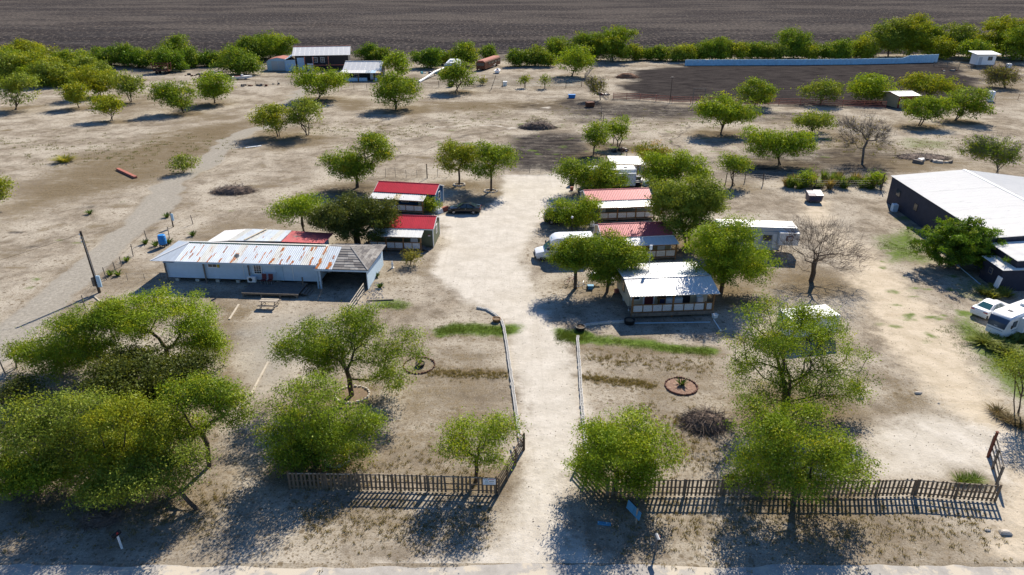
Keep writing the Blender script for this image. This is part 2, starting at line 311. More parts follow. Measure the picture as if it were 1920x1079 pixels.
for _p in ((745, 285), (160, 392), (60, 465), (20, 432), (655, 625), (460, 622)): spot('dark', *_p, 1.2, .7, .6, .8)
for _p in ((185, 262), (265, 262), (170, 398), (160, 455), (120, 452), (240, 380), (35, 270), (60, 525), (55, 540), (420, 395)): spot('green', *_p, .7, .5, .6, .5)
for _p, _r in (((30, 206), 5), ((148, 203), 4), ((190, 184), 5), ((247, 194), 4), ((211, 228), 3.5), ((345, 213), 6), ((402, 196), 6), ((522, 258), 4.5), ((574, 256), 4.5), ((598, 188), 7), ((744, 207), 7), ((858, 173), 5), ((1112, 291), 4), ((1158, 277), 5), ((1352, 252), 6), ((1460, 311), 6), ((1617, 304), 7), ((1722, 238), 5), ((1790, 228), 6), ((1633, 193), 6), ((1520, 532), 5), ((668, 354), 5), ((861, 350), 3.5), ((921, 362), 3.5), ((672, 465), 4), ((1372, 350), 3), ((343, 325), 3), ((1155, 915), 3), ((1490, 940), 4), ((893, 900), 2.5), ((598, 870), 4), ((660, 742), 3.5), ((1470, 775), 5), ((1352, 550), 5), ((1292, 462), 5), ((1138, 548), 3), ((1079, 541), 2)):
    spot('dry', _p[0], _p[1], _r * 1.15, _r * .8, .78, 3.0)
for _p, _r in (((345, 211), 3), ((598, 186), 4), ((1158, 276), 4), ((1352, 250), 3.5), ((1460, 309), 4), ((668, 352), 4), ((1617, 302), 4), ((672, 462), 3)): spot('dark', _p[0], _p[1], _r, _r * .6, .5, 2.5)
_rng = np.random.default_rng(7)
for _i in range(150):
    _x, _y = _rng.uniform(820, 1560), _rng.uniform(205, 300); spot('green', _x, _y, _rng.uniform(.3, 1.1), _rng.uniform(.3, .8), _rng.uniform(.4, .8), .5)
for _i in range(230):
    _x, _y = _rng.uniform(0, 900), _rng.uniform(200, 520); spot('dry', _x, _y, _rng.uniform(.5, 2.5), _rng.uniform(.3, 1.2), _rng.uniform(.3, .7), .8)
for _i in range(60):
    _x, _y = _rng.uniform(1640, 1900), _rng.uniform(440, 640); spot('green', _x, _y, _rng.uniform(.2, .9), _rng.uniform(.2, .6), _rng.uniform(.3, .8), .4)
_nr = np.random.default_rng(99); _tab = _nr.uniform(-1, 1, (256, 256))
def vnoise(X, Y, sc, k=0):
    x, y = X / sc + k * 17.3, Y / sc + k * 9.1; i, j = np.floor(x).astype(int), np.floor(y).astype(int); u, v = x - i, y - j; u = u * u * (3 - 2 * u); v = v * v * (3 - 2 * v)
    t = lambda a, b: _tab[a % 256, b % 256]
    return (t(i, j) * (1 - u) + t(i + 1, j) * u) * (1 - v) + (t(i, j + 1) * (1 - u) + t(i + 1, j + 1) * u) * v
def masks(X0, Y0):
    far = np.clip((Y0 - 60) / 120, 0, 1); wx = vnoise(X0, Y0, 9, 1) * (.5 + 3.0 * far) + vnoise(X0, Y0, 3, 2) * (.45 + 1.2 * far) + vnoise(X0, Y0, 1.0, 3) * .22
    wy = vnoise(X0, Y0, 9, 4) * (.4 + 2.4 * far) + vnoise(X0, Y0, 3, 5) * (.4 + 1.2 * far) + vnoise(X0, Y0, 1.0, 6) * .22; X, Y = X0 + wx, Y0 + wy
    out = np.zeros((X.size, 6)); sm = lambda t: (lambda q: q * q * (3 - 2 * q))(np.clip(t, 0, 1))
    for layer, kind, pts, hw, soft, val in STROKES:
        soft = soft * (2.6 if kind == 'p' else 1.6)
        P = np.array(pts); pad = soft + 3 + (hw if not isinstance(hw, tuple) else max(hw))
        s = (X > P[:, 0].min() - pad) & (X < P[:, 0].max() + pad) & (Y > P[:, 1].min() - pad) & (Y < P[:, 1].max() + pad)
        if not s.any(): continue
        x, y = X[s], Y[s]
        if kind == 's': m = 1 - sm((seg_dist(x, y, pts) - hw + soft / 2) / soft)
        elif kind == 'e': r = np.hypot((x - P[0, 0]) / hw[0], (y - P[0, 1]) / hw[1]); m = 1 - sm((r - 1) * min(hw) / soft + .5)
        else:
            d = seg_dist(x, y, pts + pts[:1]); d = np.where(inside(x, y, pts), -d, d); m = 1 - sm((d + soft / 2) / soft)
        i = LAY.index(layer); out[s, i] = np.maximum(out[s, i], m * val)
    return out
def ground_material():
    m, t, b, n, l = nodes('sandy_ground')
    geo = n.new('ShaderNodeNewGeometry'); pos = geo.outputs['Position']
    def noise(s, d=6, r=.6, st=None):
        k = n.new('ShaderNodeTexNoise'); k.inputs['Scale'].default_value = s; k.inputs['Detail'].default_value = d; k.inputs['Roughness'].default_value = r
        if st:
            mp = n.new('ShaderNodeMapping'); mp.inputs['Scale'].default_value = st; l.new(pos, mp.inputs[0]); l.new(mp.outputs[0], k.inputs['Vector'])
        else: l.new(pos, k.inputs['Vector'])
        return k.outputs['Fac']
    def math_(op, a, c):
        k = n.new('ShaderNodeMath'); k.operation = op
        for i, v in enumerate((a, c)):
            if isinstance(v, (int, float)): k.inputs[i].default_value = v
            else: l.new(v, k.inputs[i])
        return k.outputs[0]
    def rng(v, a, c, lo=0.0, hi=1.0):
        k = n.new('ShaderNodeMapRange'); k.interpolation_type = 'SMOOTHSTEP'; l.new(v, k.inputs[0])
        for i, q in enumerate((a, c, lo, hi)): k.inputs[i + 1].default_value = q
        return k.outputs[0]
    def mix(f, a, c):
        k = n.new('ShaderNodeMixRGB')
        for i, v in enumerate((f, a, c)):
            if isinstance(v, tuple): k.inputs[i].default_value = (*v, 1)
            elif isinstance(v, (int, float)): k.inputs[i].default_value = v
            else: l.new(v, k.inputs[i])
        return k.outputs[0]
    A = n.new('ShaderNodeAttribute'); A.attribute_name = 'soil_a'; B = n.new('ShaderNodeAttribute'); B.attribute_name = 'soil_b'
    sa = n.new('ShaderNodeSeparateColor'); sb = n.new('ShaderNodeSeparateColor'); l.new(A.outputs['Color'], sa.inputs[0]); l.new(B.outputs['Color'], sb.inputs[0])
    big, mid, fine, grit = noise(.12, 6, .65), noise(.55, 8, .7), noise(2.6, 8, .72), noise(9.0, 6, .75)
    streak = noise(.5, 7, .65, (.35, 1.6, 1))
    def tufts(sc, rad, keep):
        v = n.new('ShaderNodeTexVoronoi'); v.inputs['Scale'].default_value = sc; l.new(pos, v.inputs['Vector']); sp = n.new('ShaderNodeSeparateColor'); l.new(v.outputs['Color'], sp.inputs[0])
        return math_('MULTIPLY', rng(math_('ADD', v.outputs['Distance'], math_('MULTIPLY', math_('SUBTRACT', grit, .5), .6)), rad * .6, rad, 1, 0), rng(sp.outputs[0], keep, keep + .1, 0, .8))
    tuft = math_('MAXIMUM', math_('MULTIPLY', tufts(1.5, .34, .55), rng(big, .38, .6, .25, 1)), tufts(4.2, .36, .6))
    # bare soil: pale sand where it is scoured, taupe where it is crusted
    c = mix(rng(mid, .36, .64), (.165, .136, .101), (.315, .268, .205)); c = mix(rng(big, .40, .62, 0, .8), c, (.46, .41, .33))
    c = mix(rng(fine, .53, .60, 0, .55), c, (.19, .15, .11)); c = mix(rng(grit, .54, .60, 0, .7), c, (.14, .11, .08)); c = mix(rng(grit, .36, .43, .5, 0), c, (.56, .52, .45)); c = mix(tuft, c, (.115, .085, .05))
    ruts = noise(2.2, 6, .6, (1.0, .045, 1)); ruts2 = noise(1.6, 6, .6, (.55, .55, 1))
    wob = math_('ADD', math_('MULTIPLY', math_('SUBTRACT', mid, .5), .75), math_('MULTIPLY', math_('SUBTRACT', fine, .5), .65))
    wob2 = math_('ADD', wob, math_('MULTIPLY', math_('SUBTRACT', streak, .5), .5))
    def f(mask, lo=.08, hi=.92, w=wob): return rng(math_('ADD', mask, math_('MULTIPLY', w, math_('MULTIPLY', rng(mask, 0, .35, 0, 1.5), rng(mask, .75, 1.0, 1, .25)))), lo, hi)
    # dead grass
    dg = mix(rng(fine, .35, .65), (.105, .08, .05), (.22, .17, .105)); dg = mix(rng(grit, .50, .58, 0, .75), dg, (.085, .065, .035)); dg = mix(rng(grit, .37, .44, .5, 0), dg, (.36, .29, .18))
    c = mix(f(sa.outputs[1], .08, .95, wob2), c, dg)
    # dark clay, also the colour of the shade painted under the treeline
    dk = mix(rng(noise(.8, 6, .7, (.18, 1.6, 1)), .40, .60), (.018, .016, .017), (.062, .054, .050)); dk = mix(rng(fine, .54, .62, 0, .5), dk, (.10, .085, .072)); c = mix(f(sa.outputs[2], .08, .95, wob2), c, dk)
    # grey gravel, packed caliche, golden sand
    gr = mix(rng(fine, .35, .65), (.25, .227, .188), (.335, .305, .255)); gr = mix(rng(grit, .5, .7, 0, .4), gr, (.18, .16, .135)); c = mix(f(sb.outputs[1]), c, gr)
    go = mix(rng(mid, .35, .65), (.44, .37, .27), (.545, .465, .355)); go = mix(rng(streak, .5, .72, 0, .5), go, (.42, .34, .24)); go = mix(rng(grit, .56, .72, 0, .45), go, (.30, .23, .15)); c = mix(f(sb.outputs[2]), c, go)
    pa = mix(rng(mid, .35, .65), (.46, .42, .355), (.565, .52, .45)); pa = mix(rng(big, .45, .7, 0, .4), pa, (.42, .37, .295)); pa = mix(rng(grit, .57, .64, 0, .45), pa, (.40, .34, .26)); pa = mix(rng(ruts, .50, .66, 0, .25), pa, (.40, .355, .29)); pa = mix(rng(fine, .55, .62, 0, .35), pa, (.385, .34, .275)); c = mix(f(sa.outputs[0]), c, pa)
    # low green cover
    gn = mix(rng(fine, .35, .65), (.062, .108, .018), (.135, .185, .042)); c = mix(f(sb.outputs[0], .15, .9), c, gn)
    l.new(c, b.inputs['Base Color']); b.inputs['Roughness'].default_value = .95; b.inputs['Specular IOR Level'].default_value = 0
    h = math_('ADD', math_('MULTIPLY', fine, .10), math_('MULTIPLY', grit, .045)); h = math_('ADD', h, math_('MULTIPLY', mid, .12))
    bm = n.new('ShaderNodeBump'); bm.inputs['Strength'].default_value = .55; bm.inputs['Distance'].default_value = 1.0; l.new(h, bm.inputs['Height']); l.new(bm.outputs[0], b.inputs['Normal'])
    return m
K['ground'] = ground_material()
def field_material():
    m, t, b, n, l = nodes('ploughed_field')
    geo = n.new('ShaderNodeNewGeometry')
    def noise(s, st, d=8, r=.7):
        mp = n.new('ShaderNodeMapping'); mp.inputs['Scale'].default_value = st; mp.inputs['Rotation'].default_value = (0, 0, R(1.5)); l.new(geo.outputs['Position'], mp.inputs[0])
        k = n.new('ShaderNodeTexNoise'); k.inputs['Scale'].default_value = s; k.inputs['Detail'].default_value = d; k.inputs['Roughness'].default_value = r; l.new(mp.outputs[0], k.inputs['Vector']); return k.outputs['Fac']
    def rng(v, a, c, lo=0.0, hi=1.0):
        k = n.new('ShaderNodeMapRange'); k.interpolation_type = 'SMOOTHSTEP'; l.new(v, k.inputs[0])
        for i, q in enumerate((a, c, lo, hi)): k.inputs[i + 1].default_value = q
        return k.outputs[0]
    def mix(f, a, c):
        k = n.new('ShaderNodeMixRGB'); l.new(f, k.inputs[0])
        for i, v in enumerate((a, c)):
            if isinstance(v, tuple): k.inputs[i + 1].default_value = (*v, 1)
            else: l.new(v, k.inputs[i + 1])
        return k.outputs[0]
    clod, row, band, pat = noise(.62, (1, .42, 1), 5, .75), noise(.35, (.12, 1, 1)), noise(.06, (.10, 1, 1)), noise(.013, (.5, 1, 1))
    c = mix(rng(row, .35, .66), (.036, .033, .034), (.070, .064, .063)); c = mix(rng(band, .45, .56, 0, .8), c, (.042, .037, .037)); c = mix(rng(pat, .44, .58, 0, .6), c, (.115, .10, .088))
    c = mix(rng(clod, .56, .61, 0, .9), c, (.20, .165, .135)); c = mix(rng(clod, .40, .46, .85, 0), c, (.026, .023, .023))
    l.new(c, b.inputs['Base Color']); b.inputs['Roughness'].default_value = 1; b.inputs['Specular IOR Level'].default_value = 0
    bm = n.new('ShaderNodeBump'); bm.inputs['Strength'].default_value = .4; bm.inputs['Distance'].default_value = 1.0; l.new(clod, bm.inputs['Height']); l.new(bm.outputs[0], b.inputs['Normal'])
    return m
K['field'] = field_material()
def road_material():
    return mat('worn_asphalt', (.36, .335, .30), .95, 0, .22, 1.2, .4, bscale=20, dirt=(.50, .44, .35), dirtamt=.75, dscale=.5)
FIELD_Y0 = 292.0
def build_ground():
    grids = [(-76, 76, 29.2, 75, .3), (-125, 125, 75, 160, .5), (-262, 262, 160, FIELD_Y0, 1.2)]
    wd = {k: [g(*p) for p in v] for k, v in (('driveway', DRIVE), ('dirt_lane', LANE), ('arena_ground', ARENA))}; lr = [g(*p) for p in LEFTROAD]
    parts = {}
    for x0, x1, y0, y1, st in grids:
        nx, ny = int(round((x1 - x0) / st)), int(round((y1 - y0) / st)); xs, ys = np.linspace(x0, x1, nx + 1), np.linspace(y0, y1, ny + 1)
        X, Y = [a.ravel() for a in np.meshgrid(xs, ys)]; mk = masks(X, Y)
        i, j = np.meshgrid(np.arange(nx), np.arange(ny)); a = (j * (nx + 1) + i).ravel(); F = np.stack([a, a + 1, a + nx + 2, a + nx + 1], 1)
        cx, cy = X[F].mean(1), Y[F].mean(1); reg = np.zeros(len(F), int); names = ['ground', 'driveway', 'dirt_lane', 'arena_ground', 'dirt_road']
        for k, nm in enumerate(names[1:4], 1): reg[inside(cx, cy, wd[nm])] = k
        reg[(seg_dist(cx, cy, lr) < 2.3) & (reg == 0)] = 4
        for k, nm in enumerate(names):
            fs = F[reg == k]
            if not len(fs): continue
            u, inv = np.unique(fs, return_inverse=True); V = np.stack([X[u], Y[u], np.zeros(len(u))], 1)
            p = parts.setdefault(nm, [[], [], [], 0]); p[0].append(V); p[1].append(inv.reshape(-1, 4) + p[3]); p[2].append(mk[u]); p[3] += len(u)
    for x0, x1, y0, y1 in ((-3000, -76, 29.2, 75), (76, 3000, 29.2, 75), (-3000, -125, 75, 160), (125, 3000, 75, 160), (-3000, -262, 160, FIELD_Y0), (262, 3000, 160, FIELD_Y0), (-3000, 3000, -400, 29.2)):
        p = parts['ground']; p[0].append(np.array([(x0, y0, 0), (x1, y0, 0), (x1, y1, 0), (x0, y1, 0)], float)); p[1].append(np.array([[0, 1, 2, 3]]) + p[3]); p[2].append(np.tile([0, .4, 0, 0, 0, 0], (4, 1))); p[3] += 4
    lab = {'ground': 'pale sandy ground with dead grass and weeds around the lots', 'driveway': 'pale packed caliche driveway running between the fences to the cabins', 'dirt_lane': 'golden sandy lane running down past the bare tree',
           'arena_ground': 'dark tilled soil inside the pipe-rail arena', 'dirt_road': 'grey dirt road slanting past the utility pole'}
    for nm, (V, F, Mk, _) in parts.items():
        V, F, Mk = np.concatenate(V), np.concatenate(F), np.concatenate(Mk); me = bpy.data.meshes.new(nm)
        me.vertices.add(len(V)); me.vertices.foreach_set('co', V.ravel()); me.loops.add(F.size); me.loops.foreach_set('vertex_index', F.ravel().astype(np.int32))
        me.polygons.add(len(F)); me.polygons.foreach_set('loop_start', np.arange(0, F.size, 4, dtype=np.int32)); me.polygons.foreach_set('loop_total', np.full(len(F), 4, np.int32)); me.update(calc_edges=True)
        for an, cols in (('soil_a', (0, 1, 2)), ('soil_b', (3, 4, 5))):
            at = me.attributes.new(an, 'FLOAT_COLOR', 'POINT'); at.data.foreach_set('color', np.concatenate([Mk[:, cols], np.ones((len(V), 1))], 1).ravel())
        me.materials.append(K['ground']); o = put(nm, me); tag(o, lab[nm], 'ground', kind='structure')
    xs = np.concatenate([[-3000, -300], np.arange(-60, 60.1, .4), [300, 3000]]); ye = 28.95 + vnoise(xs, xs * 0, 4.0, 7) * .22 + vnoise(xs, xs * 0, .9, 8) * .12; v = [(x, 20, .004) for x in xs] + [(x, y, .004) for x, y in zip(xs, ye)]; k = len(xs)
    o = MB().add(v, [(i, i + 1, k + i + 1, k + i) for i in range(k - 1)]).build('road', road_material(), fix=False); tag(o, 'worn grey asphalt road along the front fence', 'road', kind='structure')
    # ploughed field to the horizon: low furrows near the hedge are real ridges
    xs = np.array([-4000, 4000.]); ys = np.concatenate([np.arange(FIELD_Y0, 520, .55), [700, 1000, 1600, 3000, 5000]]); zz = np.where(np.arange(len(ys)) % 2 == 0, -.02, .10); zz = zz * np.clip((440 - ys) / 120, 0, 1); zz[0] = 0
    v = [(x, y, z) for y, z in zip(ys, zz) for x in xs]; o = MB().add(v, [(2 * k, 2 * k + 1, 2 * k + 3, 2 * k + 2) for k in range(len(ys) - 1)]).build('field', K['field'], fix=False)
    tag(o, 'dark ploughed field stretching away beyond the hedge', 'field', kind='structure')
build_ground()
# ================================================================== TREES
def _unit(v): return v / (np.linalg.norm(v, axis=-1, keepdims=True) + 1e-9)
def grow(base, pts, rng, fork, lean=None, bf=.35):
    """connect the crown points to the trunk as a branching skeleton; returns nodes, parent index"""
    base = np.array(base, float); top = np.array(fork, float)
    nodes_ = [base, base * .5 + top * .5 + rng.normal(0, .05, 3), top]; par = [-1, 0, 1]; plen = [0, np.linalg.norm(top - base) / 2, np.linalg.norm(top - base)]
    N = np.array(pts); k = len(N); left = np.ones(k, bool)
    d = np.linalg.norm(N - top, axis=1); cost = d + bf * plen[2]; best = np.full(k, 2)
    d1 = np.linalg.norm(N - nodes_[1], axis=1) * 1.5 + bf * plen[1]; s = d1 < cost; cost[s] = d1[s]; best[s] = 1
    tips = {}
    while left.any():
        i = int(np.argmin(np.where(left, cost, 1e9))); left[i] = False; p = best[i]; a = nodes_[p]; b = N[i]; L = np.linalg.norm(b - a)
        seg = max(1, int(L / .9)) if L > 1.2 else 1
        for q in range(1, seg + 1):
            t = q / seg; c = a + (b - a) * t
            if q < seg: c = c + rng.normal(0, .05 * L / seg, 3) + np.array([0, 0, .10 * L * math.sin(math.pi * t)])
            nodes_.append(c); par.append(p); plen.append(plen[p] + L / seg); p = len(nodes_) - 1
            dd = np.linalg.norm(N - c, axis=1) + bf * plen[p]; s = left & (dd < cost); cost[s] = dd[s]; best[s] = p
        tips[i] = p
    return np.array(nodes_), np.array(par), plen
def limb_mesh(nodes_, par, r_tip, r_trunk, expo=.58, minr=.0):
    n = len(nodes_); w = np.zeros(n); kids = np.zeros(n, int)
    for i in range(1, n): kids[par[i]] += 1
    w[kids == 0] = 1
    for i in range(n - 1, 0, -1): w[par[i]] += w[i] if w[i] else 0
    r = np.maximum(r_tip, r_trunk * (w / w[0]) ** expo); r = np.maximum(r, minr)
    V, F = [], []; off = 0
    for i in range(1, n):
        a, b = nodes_[par[i]], nodes_[i]; d = b - a; L = np.linalg.norm(d)
        if L < 1e-4: continue
        d = d / L; m = 6 if r[i] > .09 else (4 if r[i] > .035 else 3)
        x = np.cross(d, (0, 0, 1.) if abs(d[2]) < .9 else (1., 0, 0)); x /= np.linalg.norm(x); y = np.cross(d, x)
        t = np.arange(m) * 2 * math.pi / m; ring = np.outer(np.cos(t), x) + np.outer(np.sin(t), y)
        ra = min(r[par[i]], r[i] * 1.6); V.append(a + ring * ra); V.append(b + ring * r[i])
        F += [(off + q, off + (q + 1) % m, off + m + (q + 1) % m, off + m + q) for q in range(m)]; off += 2 * m
    return np.concatenate(V), F
def quads_mesh(name, V, cols, m, q=4):
    n = len(V) // q; me = bpy.data.meshes.new(name); me.vertices.add(q * n); me.vertices.foreach_set('co', V.astype(np.float32).ravel()); me.loops.add(q * n); me.loops.foreach_set('vertex_index', np.arange(q * n, dtype=np.int32))
    me.polygons.add(n); me.polygons.foreach_set('loop_start', np.arange(0, q * n, q, dtype=np.int32)); me.polygons.foreach_set('loop_total', np.full(n, q, np.int32)); me.update(calc_edges=True)
    if cols is not None:
        at = me.attributes.new('tint', 'FLOAT_COLOR', 'POINT'); c = np.repeat(np.concatenate([cols, np.ones((n, 1))], 1), q, 0); at.data.foreach_set('color', c.astype(np.float32).ravel())
    me.materials.append(m); return me
def leaf_quads(P, rng, ln, wd, N):
    n = len(P); nn = _unit(N * .95 + rng.normal(0, .62, (n, 3))); t = _unit(np.cross(nn, rng.normal(0, 1, (n, 3)))); s = np.cross(nn, t)
    a = t * (ln * rng.uniform(.5, 1.6, (n, 1))) / 2; b = s * (wd * rng.uniform(.6, 1.4, (n, 1))) / 2
    return np.stack([P - a - b, P - a + b, P + a], 1).reshape(-1, 3)
LEAF = {  # base tints (linear), yellow tint, share of yellow clumps
    'mesquite': ((.105, .150, .024), (.055, .090, .018), (.175, .178, .022), .12), 'yellow': ((.128, .155, .024), (.075, .102, .020), (.185, .180, .020), .26), 'oak': ((.048, .062, .028), (.026, .036, .018), (.085, .095, .030), .10),
    'huisache': ((.105, .140, .040), (.062, .090, .028), (.165, .180, .045), .15), 'dense': ((.060, .110, .018), (.028, .058, .012), (.115, .150, .022), .20), 'hedge': ((.085, .130, .024), (.045, .078, .018), (.150, .165, .030), .15),
    'bright': ((.125, .175, .024), (.075, .118, .020), (.185, .195, .022), .15), 'dull': ((.120, .120, .055), (.075, .078, .040), (.16, .14, .05), .1), 'bare': ((.16, .13, .08), (.12, .10, .06), (.17, .16, .06), .1), 'rusty': ((.11, .13, .035), (.075, .085, .025), (.22, .10, .03), .25)}
TREE_N = [0]; TINT = np.array([2.2, 2.08, .85])
def tree(name, label, bpx, blobs, kind='mesquite', dens=1.0, leaf=None, trunk=None, group=None, fork=.28, bare=0.0, cat='tree', stems=1, att=None, seed=None, bark='bark', sig=None, twiggy=1.0, zmin=.35, fill=.5, lump=1.0, solid=.30):
    TREE_N[0] += 1; sd = seed or TREE_N[0] * 17 + 3; rng = np.random.default_rng(sd); bX, bY = g(*bpx); bl = []
    for q in blobs:
        x, y, rx, ry = q[:4]; dy = q[4] if len(q) > 4 else 0.0; Y = bY + dy; Z = zat(y, Y)
        for _ in range(1): c = depth(Y, Z)
        X = (x - 960) / CAM_F * c; mx = rx * c / CAM_F; al = math.atan2(CAM_H - Z, Y); iy = ry * 1.1 * c / CAM_F; mx *= 1.14; dd = mx * .9
        rz = math.sqrt(max(iy ** 2 - (dd * math.sin(al)) ** 2, (.42 * iy) ** 2)) / math.cos(al)
        Z = max(Z, rz * .75 + zmin); bl.append((np.array([X - bX, Y - bY, Z]), np.array([mx, dd, rz])))
    vol = np.array([b[1].prod() ** (2 / 3) for b in bl]); dist = depth(bY, 2); pxm = CAM_F / dist * 1024 / 1920
    ls = leaf or min(max(1.6 / pxm, .125), .52)
    area = sum(math.pi * b[1][0] * (b[1][2] * .8 + b[1][1] * .5) for b in bl)
    na = att or int(np.clip(area * 6.5 / max(ls * 5, .7), 30, 520)); nl = int(np.clip(area * 5.6 * dens / (ls * ls * .56), 200, 40000))
    sub = []
    for (c0, r0), v0 in zip(bl, vol):   # boughs: each part of the crown is a handful of uneven leafy boughs
        ns = int(rng.integers(9, 14)) if dist < 75 else (9 if dist < 130 else 8)
        for _ in range(ns):
            d0 = _unit(rng.normal(0, 1, 3)); d0[2] = d0[2] * .8 + .12; k0 = (rng.uniform(.27, .52) if dist < 75 else rng.uniform(.36, .6)) * lump; sub.append((c0 + d0 * r0 * rng.uniform(.25, .92) , r0 * k0 * np.array([1.0, 1.0, .78]), v0 * k0 ** 2))
    sw = np.array([q[2] for q in sub]); which = rng.choice(len(sub), na, p=sw / sw.sum()); u = _unit(rng.normal(0, 1, (na, 3))); rad = rng.uniform(.1, 1, (na, 1)) ** fill
    C = np.array([sub[i][0] for i in which]); S = np.array([sub[i][1] for i in which]); P = C + u * rad * S
    wb = rng.choice(len(bl), na, p=vol / vol.sum()); full = rng.uniform(0, 1, na) < solid; C2 = np.array([bl[i][0] for i in wb]); S2 = np.array([bl[i][1] for i in wb]); P2 = C2 + u * rng.uniform(.3, 1, (na, 1)) ** .5 * S2 * .92; C[full], S[full], P[full] = C2[full], S2[full], P2[full]
    low = P[:, 2] < zmin; P[low, 2] = zmin + rng.uniform(0, .6, low.sum())
    cen = (C * 1).mean(0); h = max(P[:, 2].max(), 1); mn = np.percentile(P[:, 2], 12)
    fk = np.array([cen[0] * .3, cen[1] * .3, max(.35, min(mn, h * fork))])
    tr = trunk or .012 * h + .022 * math.sqrt(area) * .35 + .03
    root = thing(name, label, cat, (bX, bY, 0), 0, group)
    VV, FF = [], []; o = 0
    for k in range(stems):
        sub = P if stems == 1 else P[rng.permutation(na)[: max(10, na // stems)]] if k else P
        b0 = np.array([0, 0, -.15]) if k == 0 else np.array([rng.normal(0, .3), rng.normal(0, .2), -.1])
        f0 = fk if k == 0 else fk + np.array([rng.normal(0, .5), rng.normal(0, .4), rng.uniform(0, .5)])
        nd, pr, _ = grow(b0, sub if k == 0 else sub[: max(8, len(sub) // 3)], rng, f0); v, f = limb_mesh(nd, pr, .010 * max(1, ls / .16) * (.8 if bare < .5 else 1), tr / math.sqrt(stems), .74 if bare > .8 else .58)
        VV.append(v); FF += [tuple(i + o for i in q) for q in f]; o += len(v)
    me = bpy.data.meshes.new('trunk'); me.from_pydata(np.concatenate(VV).tolist(), [], FF); me.materials.append(K[bark])
    for p_ in me.polygons: p_.use_smooth = True
    put('trunk', me, root)
    base, dark, yel, yfrac = (np.array(q) if not isinstance(q, float) else q for q in LEAF[kind])
    if bare > 0:   # fine bare twigs fill the crown
        nt = int(nl * .5 * twiggy); i = rng.integers(0, na, nt); a = P[i] + rng.normal(0, .18, (nt, 3)) * S[i] * .5; d = _unit((a - fk) + rng.normal(0, .5, (nt, 3)) * np.linalg.norm(a - fk, axis=1, keepdims=True)); s = _unit(np.cross(d, rng.normal(0, 1, (nt, 3))))
        L = rng.uniform(.4, 1.2, (nt, 1)) * max(1, ls / .2) * .9; w = ls * .06; Q = np.stack([a - s * w, a + s * w, a + d * L + s * w * .3, a + d * L - s * w * .3], 1).reshape(-1, 3)
        put('twigs', quads_mesh('twigs', Q, None, K['twig' if bark == 'bark' else bark]), root); nl = int(nl * (1 - bare))
    if nl > 60:
        clump = rng.normal(0, 1, na); cd = _unit((P - C) / S + np.array([0, 0, .55]) + rng.normal(0, .35, (na, 3))); yl = rng.uniform(0, 1, na) < yfrac; i = rng.integers(0, na, nl); sg = (sig or .24 + ls * .8)
        off = rng.normal(0, 1, (nl, 3)) * np.array([sg, sg, sg * .62]); Q = P[i] + off; ok = Q[:, 2] > .12; Q = Q[ok]; i = i[ok]
        t = np.clip(.55 + .42 * clump[i] + rng.normal(0, .12, len(i)), -.25, 1.25)[:, None]; col = dark * (1 - t) + base * t; ym = (yl[i] * rng.uniform(.25, 1, len(i)))[:, None]; col = col * (1 - ym) + yel * ym; col = col * rng.uniform(.85, 1.15, (len(i), 1)) * TINT
        put('crown', quads_mesh('crown', leaf_quads(Q, rng, ls, ls * .62, cd[i]), col, K['foliage'], 3), root)
    return root
G1, G2, G3 = 'trees crowding the roadside thicket', 'mesquites scattered over the sandy pasture', 'trees along the field edge'
T = tree
# ---- thicket by the road, left of the driveway
T('mesquite_tree', 'leaning mesquite with a long bent limb near the utility pole', (222, 700), [(105, 650, 62, 48), (150, 610, 58, 40), (85, 690, 38, 34), (185, 590, 34, 24), (130, 690, 50, 34), (180, 650, 44, 34)], seed=11, group=G1)
T('mesquite_tree', 'broad bright green mesquite in front of the rusty roofed house', (315, 690), [(300, 585, 90, 48), (240, 600, 48, 44), (370, 620, 52, 44), (400, 645, 34, 40)], 'bright', 1.0, group=G1)
T('oak_tree', 'dark grey-green spreading oak in the roadside thicket', (280, 770), [(265, 690, 92, 40), (345, 690, 62, 30), (210, 720, 54, 30), (290, 735, 60, 34)], 'oak', 1.8, leaf=.17, group=G1, stems=2)
T('mesquite_tree', 'wide pale yellow-green mesquite massed at the thicket edge', (85, 900), [(55, 790, 82, 58), (130, 770, 70, 50), (30, 855, 60, 46), (110, 840, 70, 44), (160, 830, 50, 50), (60, 890, 60, 30)], 'huisache', .95, group=G1, stems=3)
T('mesquite_tree', 'yellow-tinged mesquite tangled in the middle of the thicket', (245, 905), [(225, 780, 62, 44), (285, 845, 62, 46), (205, 850, 60, 44), (160, 880, 46, 34), (250, 900, 60, 34), (310, 790, 50, 40)], 'yellow', .9, group=G1, stems=2)
T('mesquite_tree', 'open green mesquite with forked trunk above the thicket clearing', (392, 875), [(355, 740, 62, 38), (432, 765, 36, 40), (345, 800, 50, 32), (400, 730, 42, 30)], 'mesquite', .75, group=G1)
T('mesquite_tree', 'mesquite with a trunk leaning low over the roadside shade', (372, 955), [(270, 890, 66, 40), (200, 905, 60, 34), (330, 890, 46, 34), (355, 850, 30, 24)], 'huisache', .8, group=G1)
T('mesquite_tree', 'low mesquite clump at the road edge of the thicket', (25, 935), [(15, 890, 56, 40), (70, 895, 46, 32)], 'mesquite', .9, group=G1)
T('oak_tree', 'small dark oak peeping behind the pale thicket mass', (40, 760), [(35, 735, 40, 26)], 'oak', 1.0, group=G1)
T('mesquite_sapling', 'thin young mesquite beside the dirt road wire fence', (30, 690), [(27, 655, 26, 20)], 'huisache', .55, group=G1)
